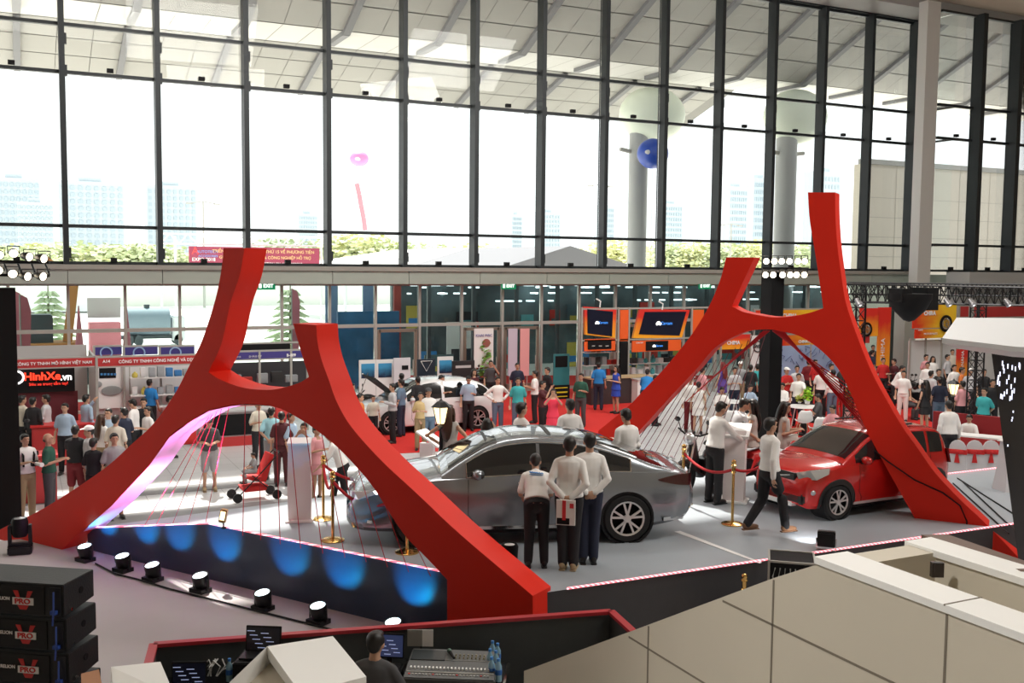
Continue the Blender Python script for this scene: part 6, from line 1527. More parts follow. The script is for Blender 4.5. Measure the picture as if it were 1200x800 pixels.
def plant(px, py, z, h, w_, label, mi=0, n=120, seed=0, pot=True, color=None):
    p = G(px, py, z); t = thing('potted_plant', label, 'plant', p)
    if pot: MB().lathe([(w_*.25, 0), (w_*.35, h*.25), (w_*.33, h*.25), (0, h*.2)], n=16).build('pot', M_white, t, smooth=True)
    g = leaf_mesh('leaves', n, (w_*.7, w_*.7, h*.5), w_*.16, seed); g.v = [v+Vector((0, 0, h*.65)) for v in g.v]; g.build('leaves', color or M_leafs[mi], t)
lg = mat('lime_leaf', (.35, .65, .03), .6); dg = mat('dark_leaf', (.03, .12, .03), .7)
plant(946, 473, .78, .5, .28, 'bright lime green plant on the right white cafe table', color=lg, seed=1); plant(937, 472, .78, .25, .2, 'small yellow green plant left of the bright lime plant', color=mat('yellow_leaf', (.5, .55, .1), .6), seed=5)
plant(905, 465, .78, .22, .35, 'low green plant on the cafe table by the lamp tower', color=mat('mid_leaf', (.1, .3, .06), .6), seed=2, pot=False); plant(889, 480, 0, 1.3, .5, 'dark leafy shrub left of the lamp tower base', color=dg, n=300, seed=3)
plant(990, 488, 0, 1.2, .6, 'olive leafy plant against the right arch leg', color=mat('olive_leaf', (.25, .22, .05), .7), n=260, seed=4); plant(567, 466, 0, 2.0, .5, 'green leafy tree in the doorway beside the white standee', color=mat('door_leaf', (.16, .33, .06), .7), n=260, seed=6)
plant(1056, 470, 0, .9, .3, 'small green plant under the visitor in black on the motorbike', color=dg, n=90, seed=7)
# ================================================================ STAGE EQUIPMENT
M_gold = mat('brass', (.75, .48, .16), .2, metal=1.); M_rope = mat('velvet_red', (.45, .01, .015), .8)
def stanchion(px, py, label, z=ST, h=.95):
    p = G(px, py, z); t = thing('stanchion', label, 'stanchion', p, group='brass rope stanchions')
    MB().lathe([(.165, 0), (.165, .015), (.13, .03), (.04, .045), (0, .05)], n=28).build('base', M_gold, t, smooth=True); MB().tube([(0, 0, .03), (0, 0, h-.05)], .022, 14).build('post', M_gold, t, smooth=True)
    MB().lathe([(0, h+.05), (.03, h+.035), (.04, h+.01), (.03, h-.02), (.045, h-.04), (.03, h-.06), (.028, h-.14), (.04, h-.15), (.022, h-.17)], n=18).build('finial', M_gold, t, smooth=True); return p+V(0, 0, h-.1)
def rope(a, b, sag, label):
    pts = [a.lerp(b, k/12)-V(0, 0, sag*4*(k/12)*(1-k/12)) for k in range(13)]
    t = thing('velvet_rope', label, 'rope', a); MB().tube(pts, .022, 8).build('cord', M_rope, t, world=True, smooth=True); MB().ell(pts[0], (.035,)*3).build('hook', M_gold, t, world=True, smooth=True); MB().ell(pts[-1], (.035,)*3).build('hook', M_gold, t, world=True, smooth=True)
a1 = stanchion(379, 608, 'brass stanchion right of the white lectern, farther one'); a2 = stanchion(390, 633, 'brass stanchion nearer to the viewer right of the white lectern'); a3 = stanchion(477, 647, 'brass stanchion standing under the left arch leg before the sedan')
a4 = stanchion(858, 614, 'brass stanchion between the sedan boot and the walking person'); a5 = stanchion(800, 590, 'brass stanchion hidden behind the sedan boot'); a6 = stanchion(870, 764, 'brass stanchion whose finial peeks above the beige parapet', AP)
rope(a1, WD(452, 553, 15.0), .18, 'red velvet rope running behind the left arch leg'); rope(a2, a3, .28, 'red velvet rope sagging before the sedan bonnet'); rope(a1, a2, .22, 'red velvet rope between the two stanchions by the lectern')
rope(a5, a4, .16, 'red velvet rope from the sedan boot to the brass stanchion'); rope(a4, WD(908, 532, 15.3), .12, 'pale red rope from the stanchion towards the red car')
# lecterns
M_lec = mat('lectern_pinkwhite', (.76, .68, .67), .5)
p = G(351, 611, ST); t = thing('lectern', 'slim pale pink white lectern under the left arch', 'lectern', p, heading(5))
MB().prism([V(-.17, 0, .03), V(.17, 0, .03), V(.18, 0, .5), V(.165, 0, 1.2), V(-.165, 0, 1.2), V(-.18, 0, .5)], V(0, .09, 0)).build('column', M_lec, t); MB().box((0, .04, .015), (.40, .30, .03)).build('base', M_lec, t, bevel=.006); MB().box((0, .06, 1.22), (.35, .22, .03), rot=Matrix.Rotation(.25, 3, 'X')).build('top', M_white, t)
p = G(848, 586, ST); t = thing('kiosk', 'white slanted kiosk in front of the person in white shirt', 'kiosk', p, heading(-20))
MB().prism([V(0, -.16, .04), V(0, .14, .04), V(0, .18, .9), V(0, .28, 1.12), V(0, -.02, 1.2), V(0, -.10, .8)], V(.34, 0, 0)).build('body', M_lec, t); MB().box((.17, 0, .02), (.46, .44, .04)).build('base', M_white, t, bevel=.01); MB().box((.17, .15, 1.17), (.44, .46, .05), rot=Matrix.Rotation(.35, 3, 'X')).build('top', M_white, t)
p = G(499, 571, ST); t = thing('lectern', 'white slanted lectern beside the black street lamp', 'lectern', p, heading(-25)); MB().prism([V(-.13, 0, .03), V(.13, 0, .03), V(.13, 0, .78), V(-.13, 0, .78)], V(0, .1, 0)).build('column', M_lec, t); MB().box((.1, .02, .88), (.5, .34, .03), rot=Matrix.Rotation(.5, 3, 'Y')).build('top', M_white, t); MB().box((0, .04, .015), (.34, .3, .03)).build('base', M_white, t)
# lantern posts
def lantern(px, D, ytop, z0, label):
    q = WD(px, ytop, D); t = thing('lantern_post', label, 'lantern', (q.x, q.y, z0)); h = q.z-z0
    MB().lathe([(.14, 0), (.14, .05), (.06, .12), (.035, .3), (.03, h-.48), (.07, h-.45), (.02, h-.42)], n=16).build('post', M_blackm, t, smooth=True)
    MB().lathe([(.07, h-.40), (.13, h-.14), (0, h-.13)], n=6).build('lamp_glass', mat('lantern_glow', (1, .85, .5), .4, emit=1.8, ec=(1, .78, .42)), t)
    g = MB()
    for k in range(6): a = k*PI/3; g.tube([(.075*math.cos(a), .075*math.sin(a), h-.41), (.14*math.cos(a), .14*math.sin(a), h-.13)], .007, 5)
    g.lathe([(.18, h-.13), (.08, h-.05), (.03, h-.03), (.0, h+.02)], n=6); g.build('lamp_cage', M_blackm, t)
lantern(517, 16.2, 467, ST, 'black lantern post behind the sedan bonnet with a glowing yellow head'); lantern(1118, 26.5, 444, 0, 'glowing lantern post among the motorbikes at right')
# floor lights throwing blue on the stage front
M_lens = mat('par_lens', (1, 1, 1), .3, emit=3.0, ec=(.75, .97, 1.)); wn = V(.845, .534, 0)
LB = ['nearest the foot of the left arch', 'second from the left arch foot', 'third from the left arch foot', 'in the middle of the blue lit row', 'fifth from the left arch foot', 'sixth from the left arch foot', 'half hidden by the red trimmed barrier']
for i, (px, py) in enumerate([(100, 657), (144, 669), (179, 680), (235, 693), (308, 714), (373, 730), (461, 750)]):
    p = G(px, py, AP); t = thing('par_light', 'black floor spotlight with glowing white lens, '+LB[i], 'spotlight', (p.x, p.y, AP), math.atan2(-wn.x, wn.y)*1.0, group='floor spotlights in front of the blue stage front')
    R_ = Matrix.Rotation(.22, 3, 'X')
    MB().lathe([(.06, -.2), (.10, -.16), (.12, .0), (.12, .05), (.105, .05), (.105, .035), (0, .035)], (0, 0, .2), 22, M=R_).build('can', M_blackm, t, smooth=True)
    MB().lathe([(.1, .045), (.05, .052), (0, .055)], (0, 0, .2), 22, M=R_).build('lens', M_lens, t, smooth=True)
    MB().tube([(-.14, 0, .2), (-.15, 0, .04), (.15, 0, .04), (.14, 0, .2)], .014, 6).box((0, 0, .03), (.26, .2, .06)).build('bracket', M_blackm, t)
    fp = Vector((p.x, p.y, AP+.29)); dw = (B-fp).dot(wn)
    lamp('par_beam', 'SPOT', fp-wn*.05-V(0, 0, .05), 130, (.0, .5, 1.), fp+wn*.3+V(0, 0, .2), spot_size=1.15, spot_blend=.8, shadow_soft_size=.05)
MB().tube([G(112, 660, AP+.02), G(135, 672, AP+.02), G(160, 678, AP+.02), G(200, 690, AP+.02), G(260, 705, AP+.02), G(340, 725, AP+.02), G(392, 738, AP+.02)], .014, 5).build('cable', M_black, label='black cable linking the floor spotlights along the stage front', category='cable')
lamp('pink_wash', 'SPOT', WP(252, 560, p1, n1)+n1*.21, 110, (1, .3, .9), WP(225, 490, p1, n1)+n1*.21, spot_size=2.2, spot_blend=.9, shadow_soft_size=.1)
lamp('pink_wash', 'SPOT', WP(190, 596, p1, n1)+n1*.21, 130, (1, .35, .9), WP(150, 565, p1, n1)+n1*.21, spot_size=2.2, spot_blend=.9, shadow_soft_size=.1)
def moving_head(px, py, label, z=AP, s=1.):
    p = G(px, py, z); t = thing('moving_head_light', label, 'stage light', p, heading(20)); t.scale = (s, s, s)
    MB().box((0, 0, .07), (.36, .28, .14)).build('base', M_blackm, t, bevel=.02); MB().box((-.15, 0, .3), (.05, .12, .34)).box((.15, 0, .3), (.05, .12, .34)).box((0, 0, .155), (.35, .12, .05)).build('yoke', M_blackm, t, bevel=.01)
    h = MB().lathe([(.0, .26), (.1, .28), (.13, .34), (.13, .52), (.11, .58), (0, .58)], n=20).build('head', M_black, t, smooth=True); MB().lathe([(.09, .582), (0, .6)], n=16).build('lens', M_hl, h, smooth=True)
moving_head(24, 648, 'black moving head light before the tip of the left arch'); moving_head(2, 622, 'black moving head light cut by the left picture edge', .0)
t = thing('par_light', 'small black can light with pale top on the stage behind the near arch foot', 'spotlight', G(597, 654, ST)); MB().lathe([(.11, 0), (.12, .16), (.10, .2), (.08, .18)], n=20).build('can', M_black, t, smooth=True); MB().lathe([(.07, .19), (0, .2)], n=16).build('lens', M_white, t)
t = thing('spot_light', 'small glowing yellow spot on the stage edge under the left arch', 'spotlight', G(262, 619, ST), heading(0)); MB().lathe([(.04, 0), (.04, .02), (.012, .03), (.012, .08)], n=12).build('base', M_blackm, t); MB().box((0, 0, .19), (.10, .09, .20), rot=Matrix.Rotation(.2, 3, 'Y')).build('housing', mat('brass_dark', (.35, .16, .05), .3, metal=.7), t, bevel=.01); MB().box((-.0, -.05, .2), (.07, .01, .13), rot=Matrix.Rotation(.2, 3, 'Y')).build('lens', mat('lantern_glow', (1, .85, .5), .4), t)
t = thing('flood_light', 'black square floodlight on the stage front edge right of the walking person', 'floodlight', G(968, 645, ST), heading(160)); MB().box((0, 0, .17), (.24, .1, .22)).build('housing', M_blackm, t, bevel=.01); MB().box((0, -.055, .17), (.19, .01, .15)).build('lens', M_hl, t); MB().box((0, .055, .17), (.2, .02, .16)).build('heat_sink', M_rimd, t); MB().tube([(-.13, 0, .17), (-.13, 0, .01), (.13, 0, .01), (.13, 0, .17)], .01, 6).build('bracket', M_chrome, t)
lamp('stage_glow', 'SPOT', G(968, 645, ST)+V(-.05, .2, .3), 60, (1, 1, 1), G(945, 628, ST), spot_size=1.2, spot_blend=1.)
# flight case in front of the stage
q = G(912, 648, 1.42); t = thing('flight_case', 'black flight case with metal edges before the stage front', 'case', (q.x, q.y-.25, AP), heading(-14))
MB().b2((-.27, -.2, 0), (.27, .3, 1.12)).build('case_body', M_black, t); g = MB()
for x in (-.275, .275):
    for y in (-.205, .305): g.b2((x-.012, y-.012, 0), (x+.012, y+.012, 1.13))
for y in (-.205, .305): g.b2((-.285, y-.012, 1.11), (.285, y+.012, 1.134)); g.b2((-.285, y-.012, .55), (.285, y+.012, .57))
for x in (-.275, .275): g.b2((x-.012, -.21, 1.11), (x+.012, .31, 1.134))
g.build('metal_edge', M_alu, t); g = MB()
for i in range(7): g.tube([(-.2+.06*i, -.22, 1.05), (-.23+.07*i, -.28, .95), (-.18+.05*i, -.22, .8)], .008, 5)
g.build('patch_cable', mat('cable_grey', (.35, .35, .33), .5), t)
# lamp masts
M_bulb = mat('bulb_warm', (1, .93, .8), .3, emit=5., ec=(1, .86, .62))
def blinder(p, label, tgt, r=.09, group=None):
    t = thing('spot_lamp', label, 'spotlight', p, group=group); d = (Vector(tgt)-p).normalized(); R_ = d.to_track_quat('Z', 'Y').to_matrix()
    MB().lathe([(r*.5, -r*2.6), (r*.75, -r*2), (r, -r*.6), (r*1.02, .0), (r*.9, 0), (r*.88, -.02)], n=18, M=R_).build('can', M_blackm, t, smooth=True); MB().lathe([(r*.9, -.015), (r*.5, r*.12), (0, r*.2)], n=18, M=R_).build('bulb', M_bulb, t, smooth=True)
    MB().tube([(-r*1.1, 0, 0), (-r*1.2, 0, r*1.6), (r*1.2, 0, r*1.6), (r*1.1, 0, 0)], .012, 5).build('bracket', M_blackm, t)
D1 = 18.6; q = WD(3, 330, D1); t = thing('lamp_mast', 'thick black mast at the left picture edge under the spot lamps', 'mast', (q.x, q.y, 0)); MB().b2((-.36, -.25, 0), (.21, .25, 4.55)).build('draped_column', M_black, t)
g = MB(); 
for zz in (322, 306): g.tube([WD(-12, zz, D1), WD(58, zz+1, D1)], .03, 6)
for px in (4, 20, 36, 52): g.tube([WD(px, 306, D1), WD(px+6, 322, D1)], .02, 5)
g.build('lamp_bar', M_blackm, t, world=True)
for px, py, tx, lb in [(16, 297, 200, 'upper row, leftmost full lamp of the left mast'), (35, 301, 700, 'upper row, middle lamp of the left mast'), (52, 303, 900, 'upper row, right end lamp of the left mast'), (15, 321, 200, 'lower row, leftmost lamp of the left mast'), (33, 324, 800, 'lower row, middle lamp of the left mast'), (51, 324, 900, 'lower row, right end lamp of the left mast'), (-1, 299, 500, 'upper row lamp cut by the left picture edge'), (-2, 317, 500, 'lower row lamp cut by the left picture edge')]:
    p = WD(px, py, D1-.25); blinder(p, 'black spot lamp lit warm, '+lb, p+V(.25 if tx > 600 else .0, -1, -.25)+(CR*.9 if tx > 600 else CR*.1), .085, 'spot lamps on the left mast')
D2 = 25.5; q = WD(905.5, 330, D2); t = thing('lamp_tower', 'black draped tower with a lamp bar behind the right arch', 'tower', (q.x, q.y, 0)); MB().b2((-.2, -.2, 0), (.2, .2, 4.95)).build('draped_column', M_black, t); MB().tube([WD(893, 314, D2), WD(948, 314.5, D2)], .03, 6).tube([WD(893, 322, D2), WD(948, 322.5, D2)], .025, 6).build('lamp_bar', M_blackm, t, world=True)
for r_, (py, xs_) in enumerate([(306, (898, 907.4, 916, 925, 935, 943)), (322, (897, 906, 917, 926, 933.5, 942.5))]):
    for i, px in enumerate(xs_):
        p = WD(px, py, D2-.3); blinder(p, 'round lit lamp, %s row, %s on the tower behind the right arch' % (('upper', 'lower')[r_], ('first from left', 'second from left', 'third from left', 'third from right', 'second from right', 'rightmost')[i]), CP, .085, 'round lamps on the tower behind the right arch')
# truss at the right
def truss(name, label, a, b, s=.3, n=16):
    a, b = Vector(a), Vector(b); d = (b-a).normalized(); u = V(0, 0, 1) if abs(d.z) < .9 else V(1, 0, 0); w2 = d.cross(u).normalized(); u = w2.cross(d).normalized(); t = thing(name, label, 'truss', a)
    cs = [(a+(u*x+w2*y)*s/2, b+(u*x+w2*y)*s/2) for x, y in ((1, 1), (1, -1), (-1, -1), (-1, 1))]
    g = MB(); [g.tube([p, q], .024, 6) for p, q in cs]; g.build('chord', M_blackm, t, world=True); g = MB()
    for k in range(n):
        for i in range(4):
            p0, p1_ = cs[i]; q0, q1 = cs[(i+1) % 4]; f0, f1_ = k/n, (k+1)/n
            g.tube([p0.lerp(p1_, f0), q0.lerp(q1, f1_)], .012, 5); g.tube([p0.lerp(p1_, f0), q0.lerp(q1, f0)], .012, 5)
    g.build('lattice', M_blackm, t, world=True); return t
ta = WD(988, 343, 24.0); tb = WD(1225, 346, 24.0); truss('lighting_truss', 'long black horizontal lighting truss at the right under the ledge', ta, (tb.x, tb.y, ta.z-.05), .42, 26)
ta = WD(996, 338, 26.5); tb = WD(1225, 333, 26.5); truss('lighting_truss', 'second thinner black truss behind the long lighting truss', ta, (tb.x, tb.y, ta.z), .3, 22)
for px, D, yt, lb in ((1004, 24.4, 345, 'black truss upright touching the right arch leg'), (1147, 29.8, 352, 'black truss upright left of the dark slanted screen')):
    q = WD(px, yt, D); truss('truss_tower', lb, (q.x, q.y, 0), (q.x, q.y, q.z), .3, 14)
for i, (px, lb) in enumerate(((1007, 'at the left end of the truss'), (1049, 'left of the hanging black cone'), (1069, 'over the hanging black cone'), (1078, 'right of the hanging black cone'), (1112, 'above the orange banner'), (1140, 'before the red fascia panels'), (1182, 'above the pale screen canopy'))):
    p = WD(px, 356, 23.7); p.z = ta.z-.42 if False else p.z; t = thing('truss_spotlight', 'small white lit spotlight hanging '+lb, 'spotlight', p, group='spotlights on the right truss'); MB().lathe([(.06, -.14), (.08, .04), (.06, .05)], n=14, M=Matrix.Rotation(2.4, 3, 'X')).build('can', mat('spot_silver', (.4, .4, .42), .3, metal=.6), t, smooth=True); MB().lathe([(.06, .04), (0, .06)], n=14, M=Matrix.Rotation(2.4, 3, 'X')).build('lens', mwh, t); MB().tube([(0, 0, .05), (0, 0, .22)], .012, 5).build('clamp', M_blackm, t)
q = WD(1066, 350, 22.5); t = thing('hanging_speaker', 'black cone shaped hanging cluster below the right truss', 'speaker', q); MB().lathe([(0, -.52), (.12, -.48), (.35, -.25), (.48, .0), (.48, .12), (0, .12)], n=26).build('cone', M_black, t, smooth=True); MB().box((.45, 0, -.0), (.35, .5, .5)).build('side_box', M_black, t); MB().box((-.3, 0, .08), (.3, .4, .3)).build('side_box', M_black, t); MB().tube([(0, 0, .1), (0, .1, .35)], .02, 6).build('hanger', M_blackm, t)
# slanted canopy and screen at the right edge
M_cano = mat('canopy_pale', (.66, .68, .69), .4); t = thing('led_screen', 'dark slanted screen with a pale angular canopy at the right picture edge', 'screen', WD(1192, 650, 14.6))
tp = [WD(1121, 372, 16.0), WD(1235, 373, 15.5), WD(1235, 408, 13.7), WD(1189, 406, 13.9), WD(1104, 396, 14.6)]
MB().prism(tp, V(0, 0, -.07)).build('canopy', M_cano, t, world=True)
lo = [WD(1135, 390, 15.9), WD(1235, 390, 15.5), WD(1235, 421, 14.1), WD(1187, 418, 14.25), WD(1120, 408, 14.8)]
g = MB(); k = 5; a_ = [p-V(0, 0, .071) for p in tp]; g.v = a_+lo; g.f = [tuple(range(5)), tuple(range(9, 4, -1))]+[(i, i+5, (i+1) % 5+5, (i+1) % 5) for i in range(5)]; g.m = [0]*7; g.build('canopy_underside', M_white, t, world=True)
sn = (WD(1240, 420, 14.2)-WD(1162, 414, 14.7)).cross(V(0, 0, 1)).normalized(); sc = [WP(x, y, WD(1162, 414, 14.7), sn) for x, y in ((1162, 414), (1240, 420), (1240, 700), (1199, 700))]
if sn.dot(CF) < 0: sn = -sn
MB().prism(sc, sn*.12).build('screen_face', mat('screen_black_gloss', (.028, .028, .032), .25, coat=.5), t, world=True)
rd = random.Random(9); g = MB()
for i in range(34):
    px = rd.uniform(1169, 1198); py = rd.uniform(425, 470) if i < 26 else rd.uniform(470, 600)
    if px < 1163+(py-414)*.14: continue
    p = WP(px, py, sc[0], sn)-sn*.006; g.box(p, (.02, .006, .07 if i < 26 else .03))
g.build('light_glints', mat('glint_cool', (1, 1, 1), .4, emit=1.3, ec=(.75, .78, 1.)), t, world=True)  # glowing marks stand for lights reflected in the dark screen
p = G(1181, 574, ST); t = thing('draped_stand', 'white draped stand on the grey stage left of the dark screen', 'stand', p); MB().lathe([(.26, 0), (.2, .4), (.16, .86), (0, .87)], n=4, M=Matrix.Rotation(.5, 3, 'Z')).build('white_cloth', M_cov, t); MB().box((0, 0, .88), (.3, .3, .02)).build('top', M_white, t)
for a_, b_, lb in (((1117, 566), (1182, 625), 'thin dark cable running diagonally over the stage, left one of three'), ((1128, 564), (1190, 622), 'thin dark cable running diagonally over the stage, middle one of three'), ((1122, 560), (1193, 605), 'thin dark cable running diagonally over the stage, right one of three')):
    MB().tube([G(*a_, ST+.012), G(*b_, ST+.012)], .012, 5).build('cable', M_black, label=lb, category='cable')

# ================================================================ SOUND DESK
M_bar = mat('barrier_dark', (.05, .055, .055), .6, var=.1); M_trim = mat('trim_red', (.42, .02, .03), .35)
bp = [G(148, 880, 1.35), G(180, 757, 1.35), G(716, 718, 1.35), G(742, 742, 1.35), G(800, 800, 1.35)]
t = thing('barrier', 'dark barrier with red top trim around the sound desk', 'barrier', (bp[1].x, bp[1].y, AP))
for a_, b_ in zip(bp[:-1], bp[1:]):
    a2_, b2_ = Vector((a_.x, a_.y, .825)), Vector((b_.x, b_.y, .825)); MB().bar(a2_, b2_, .05, 1.05, ref=V(0, 0, 1)).build('wall_panel', M_bar, t, world=True); MB().bar(Vector((a_.x, a_.y, 1.365)), Vector((b_.x, b_.y, 1.365)), .08, .035, ref=V(0, 0, 1)).build('red_trim', M_trim, t, world=True)
a_ = G(560, 729, 1.33); MB().b2((a_.x-.02, a_.y-.06, .4), (a_.x+.02, a_.y-.03, 1.33)).build('joint_strip', M_alu, t, world=True)
def onto(px, py, z): return G(px, py, z)
HB = heading(0)
rp_ = [G(186, 762, .4), G(712, 724, .4), G(738, 750, .4), G(700, 900, .4), G(150, 900, .4)]; cc = sum(rp_, V(0, 0, 0))/5
MB().prism([cc+(p-cc)*.93-V(0, 0, .1) for p in rp_], V(0, 0, .1)).build('floor_riser', M_black, kind='structure')
q = onto(530, 790, 1.06); t = thing('equipment_case', 'black flight case desk with metal edges under the mixing console', 'case', (q.x, q.y, .4), heading(-4))
MB().b2((-.52, -.35, 0), (.52, .35, .64)).build('case_body', M_black, t); g = MB()
for y in (-.355, .355): g.b2((-.53, y-.01, .63), (.53, y+.01, .655))
for x in (-.52, .52):
    g.b2((x-.012, -.36, .63), (x+.012, .36, .655)); g.b2((x-.012, -.37, 0), (x+.012, -.345, .65))
g.build('metal_edge', M_chrome, t); MB().tube([(-.4, -.38, .5), (-.1, -.38, .5)], .012, 6).tube([(.1, -.38, .5), (.4, -.38, .5)], .012, 6).build('handle_bar', M_chrome, t)
con = thing('mixing_console', 'grey mixing console with rows of faders on the flight case', 'mixing console', (q.x, q.y, 1.057), heading(-4)); Rc = Matrix.Rotation(.14, 3, 'X')
def cp(x, y, z): return Rc@V(x, y, z)+V(0, 0, .10)
def cbox(g, x, y, z, dx, dy, dz): g.box(cp(x, y, z), (dx, dy, dz), rot=Rc)
g = MB(); cbox(g, 0, 0, -.03, .88, .56, .08); g.build('desk_body', mat('console_grey', (.10, .105, .105), .5), con, bevel=.012)
g = MB(); cbox(g, 0, -.17, .012, .84, .012, .01); cbox(g, 0, 0.06, .012, .84, .006, .006); g.build('panel_line', M_alu, con)
for i in range(22):
    g = MB(); cbox(g, -.39+.036*i, -.10, .018, .014, .03, .018); g.build('fader_knob', M_wt, con)
for i in range(24):
    g = MB(); cbox(g, -.39+.033*i, -.21, .014, .018, .014, .008); g.build('channel_button', mat('button_grey', (.5, .5, .48), .5) if i % 7 else mat('button_red', (.6, .05, .04), .5), con)
for i in range(20):
    g = MB(); g.lathe([(.009, .012), (.007, .03), (0, .03)], cp(.02+.04*(i % 10), .10+.05*(i//10), .0), 8); g.build('rotary_knob', mat('knob_ochre', (.4, .36, .25), .5), con)
g = MB(); cbox(g, -.25, .14, .014, .34, .18, .01); g.build('dark_display', mat('display_grey', (.05, .06, .065), .15), con)
def screen_obj(name, label, cat, px, py, zc_, w_, h_, tilt, rz, on, stand=True, base=1.06):
    c = onto(px, py, zc_); t = thing(name, label, cat, (c.x, c.y, base), rz); R_ = Matrix.Rotation(tilt, 3, 'X'); cz = zc_-base
    MB().box((0, 0, cz), (w_, .02, h_), rot=R_).build('screen_case', M_black, t, bevel=.004); MB().box(V(0, 0, cz)+R_@V(0, -.012, 0), (w_*.93, .004, h_*.88), rot=R_).build('display', on, t)
    g = MB()
    for i in range(9): g.box(V(0, 0, cz)+R_@V(-w_*.35+w_*.7*((i*5) % 9)/9, -.016, h_*(.3-.08*i)), (w_*.22, .002, h_*.03), rot=R_)
    g.build('screen_lines', mat('screen_text', (.5, .6, .9), .5, emit=.35), t)
    if name == 'laptop': MB().box((0, -w_*.32, .01), (w_, w_*.62, .018)).build('keyboard_base', M_blackm, t)
    else: MB().box((0, .03, cz/2-.05), (.05, .03, max(.1, cz))).box((0, 0, .01), (.22, .16, .02)).build('stand', M_blackm, t)
    return t
scr_on = mat('screen_blue_dim', (.03, .04, .09), .15, emit=.15, ec=(.12, .16, .4))
# side desk for computers
for c_, lb, w_, d_ in ((onto(458, 800, 1.04), 'black desk behind the seated sound operator', .7, .5), (onto(268, 800, 1.04), 'black desk with bottles and cables at the left of the sound area', 1.3, .55)):
    td = thing('desk', lb, 'desk', (c_.x, c_.y, .4), heading(-4)); MB().b2((-w_/2, -d_/2, .60), (w_/2, d_/2, .64)).build('desktop', M_black, td)
    for x in (-w_/2+.04, w_/2-.04):
        for y in (-d_/2+.04, d_/2-.04): MB().b2((x-.02, y-.02, 0), (x+.02, y+.02, .6)).build('leg', M_blackm, td)
screen_obj('monitor', 'dim blue monitor right of the operator head', 'monitor', 456, 756, 1.28, .30, .24, -.1, heading(-6), scr_on, base=1.05)
screen_obj('laptop', 'open laptop with dark editing screen beside the white gabled parapet', 'laptop', 309, 748, 1.5, .34, .24, -.15, heading(-4), mat('screen_slate', (.03, .035, .05), .15), base=1.37)
c_ = onto(309, 748, 1.5); MB().box((c_.x, c_.y-.08, 1.2), (.5, .42, .33), rz=heading(-4)).build('rack_case', M_black, bevel=.01, label='black rack case carrying the open laptop', category='case')
screen_obj('monitor', 'dim dark monitor at the left of the sound desk area', 'monitor', 222, 790, 1.22, .32, .24, -.1, heading(4), mat('screen_deep', (.01, .012, .03), .2, emit=.05), base=1.04)
c_ = onto(494, 748, 1.3); t = thing('sheet_stand', 'stand with a grey note sheet and a white paper behind the console', 'stand', (c_.x, c_.y+.02, .4), heading(0)); MB().box((-.05, 0, .9), (.17, .01, .17)).build('note_sheet', mat('note_grey', (.3, .3, .28), .6), t); MB().box((.07, -.004, .9), (.11, .008, .17)).build('white_paper', M_white, t); MB().tube([(0, .02, 0), (0, .02, .85)], .012, 6).build('pole', M_blackm, t)
Mb = glassmat('bottle_plastic', (.55, .8, .95)); 
def bottle(px, py, z, label, group):
    c = onto(px, py, z); t = thing('water_bottle', label, 'bottle', (c.x, c.y, z), group=group)
    MB().lathe([(.0, 0), (.032, .003), (.033, .06), (.03, .08), (.033, .1), (.033, .15), (.014, .19), (.014, .205)], n=14).build('bottle_body', mat('bottle_blue', (.35, .6, .75), .15, alpha=.75), t, smooth=True); MB().lathe([(.034, .07), (.034, .12)], n=14).build('bottle_label', mat('label_blue', (.03, .15, .5), .5), t, smooth=True); MB().lathe([(.016, .2), (.016, .225), (0, .225)], n=12).build('cap', mat('cap_blue', (.05, .25, .65), .4), t)
for px, py, lb in ((577, 776, 'left rear'), (583, 779, 'right rear'), (574, 786, 'left middle'), (581, 788, 'right middle'), (576, 796, 'left front'), (584, 798, 'right front')): bottle(px, py, 1.06, 'water bottle with blue cap right of the mixing console, %s one' % lb, 'water bottles by the console')
bottle(269, 798, 1.04, 'water bottle left of the white gabled parapet', None); bottle(216, 806, 1.04, 'water bottle at the left desk edge by the dim monitor', None)
t = thing('microphone', 'black handheld microphone lying across the console', 'microphone', onto(529, 768, 1.2), heading(20)); MB().tube([(0, -.09, .01), (0, .05, .02)], [.011, .016], 10).build('handle', M_black, t, smooth=True); MB().ell((0, .075, .022), (.024, .026, .024)).build('grille_ball', mat('mic_grille', (.12, .2, .16), .5, metal=.5), t, smooth=True)
for i, (x_, lb) in enumerate(((246, 'tangle of white and black cables at the left desk, left bunch'), (280, 'tangle of white cables beside the laptop'))):
    g = MB(); rd = random.Random(i)
    for k in range(6):
        b0 = onto(x_+rd.uniform(-8, 10), 792, 1.05); g.tube([b0, b0+V(rd.uniform(-.08, .08), 0, .09), b0+V(rd.uniform(-.1, .1), .05, .14), b0+V(rd.uniform(-.12, .12), .1, .04)], .007, 5)
    g.build('cable_tangle', mat('cable_white', (.6, .6, .58), .5), label=lb, category='cable')
person(440, 739, 168, 'table/short/sit/hp10', 'dgrey', 'black', 'person in dark grey seen from behind seated at the sound desk', .42, 1.72, group=None)
PEOPLE[-1].location.z = .42
c_ = PEOPLE[-1].location; t = thing('stool', 'black stool under the seated sound operator', 'stool', (c_.x, c_.y, .4)); MB().lathe([(.18, .36), (.19, .39), (0, .40)], n=20).build('seat', M_black, t, smooth=True)
for i in range(4): a = PI/4+i*PI/2; MB().tube([(.1*math.cos(a), .1*math.sin(a), .37), (.2*math.cos(a), .2*math.sin(a), 0)], .012, 6).build('leg', M_blackm, t)

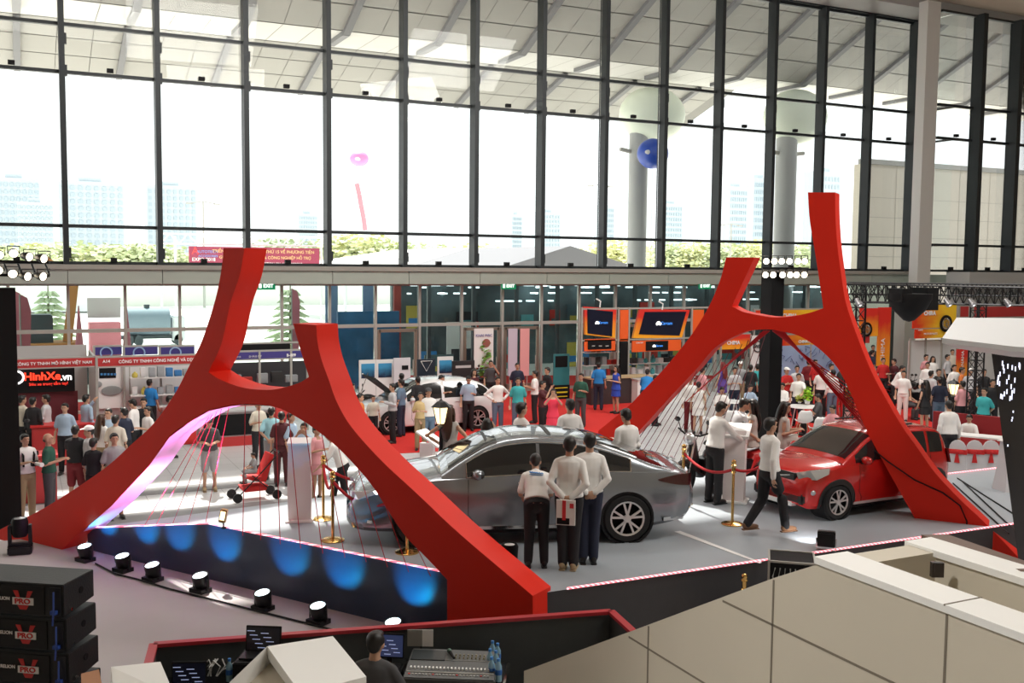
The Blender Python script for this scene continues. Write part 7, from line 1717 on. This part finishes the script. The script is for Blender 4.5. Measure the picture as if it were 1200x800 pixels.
# ================================================================ SPEAKER STACK
M_spk = mat('speaker_black', (.012, .012, .013), .5, bump=.3, scale=60); M_grl = mat('speaker_grille', (.008, .008, .009), .7)
fr_ = G(74, 684.7, 2.36); bk_ = G(98.4, 663, 2.36); lf_ = G(0, 680, 2.36); dx_ = (fr_-lf_).normalized(); dy_ = V(-dx_.y, dx_.x, 0)
NS = 7; hh = (2.36-AP)/NS
for i in range(NS):
    zt = 2.36-hh*i; o0 = fr_+dx_*(.016*i)
    t = thing('line_array_speaker', 'black array speaker cabinet with PRO badge, number %s down in the left stack' % ('one', 'two', 'three', 'four', 'five', 'six', 'seven')[i], 'speaker', (o0.x, o0.y, zt-hh), math.atan2(dx_.y, dx_.x), group='array speakers in the left stack')
    W_ = 1.15; d_ = .45
    MB().prism([V(-W_, 0, .01), V(-W_, 0, hh-.005), V(-W_, d_, hh-.005), V(-W_, d_, .05)], V(W_, 0, 0)).build('cabinet', M_spk, t, bevel=.006)
    MB().b2((-W_+.03, -.012, .025), (-.17, 0, hh-.03)).build('grille', M_grl, t)
    MB().b2((-.12, -.012, .03), (-.02, 0, hh-.03)).build('side_plate', M_blackm, t)
    MB().lathe([(.014, 0), (.014, .012), (0, .012)], (.012, .08, .06), 12, 'X').build('bolt', M_chrome, t); MB().lathe([(.03, 0), (.03, .004), (0, .004)], (.002, .25, .17), 14, 'X').build('handle_cup', M_black, t)
    MB().tube([(-.07, -.03, hh-.06), (-.06, -.05, .1), (-.08, -.04, -.05)], .008, 5).box((-.07, -.03, .06), (.05, .04, .03)).build('blue_connector', mat('connector_blue', (.02, .06, .3), .5), t)
    bx = -.36; g = MB(); g.b2((bx-.095, -.022, .105), (bx+.095, -.014, .165)); b_ = g.build('badge', M_white, t)
    text('PRO', .06, (bx, -.026, .135), mat('badge_red', (.6, .03, .03), .5), b_, False, bold=.002, sx=1.25, ext=.002)
    g = MB(); g.prism([V(bx-.09, -.02, .225), V(bx-.045, -.02, .225), V(bx-.03, -.02, .168), V(bx-.06, -.02, .168)], V(0, .006, 0)); g.prism([V(bx+.09, -.02, .225), V(bx+.045, -.02, .225), V(bx+.03, -.02, .168), V(bx+.06, -.02, .168)], V(0, .006, 0)); g.prism([V(bx-.05, -.02, .102), V(bx+.05, -.02, .102), V(bx+.03, -.02, .065), V(bx-.03, -.02, .065)], V(0, .006, 0)); g.build('red_v_mark', mat('badge_red', (.6, .03, .03), .5), t)
    MB().lathe([(.018, 0), (.026, 0), (.026, .006), (.018, .006), (.018, 0)], (bx-.30, -.02, .155), 18, 'Y').build('ring_logo', M_wt, t); text('RELION', .04, (bx-.19, -.018, .15), M_wt, t, False, bold=.001, ext=.002)
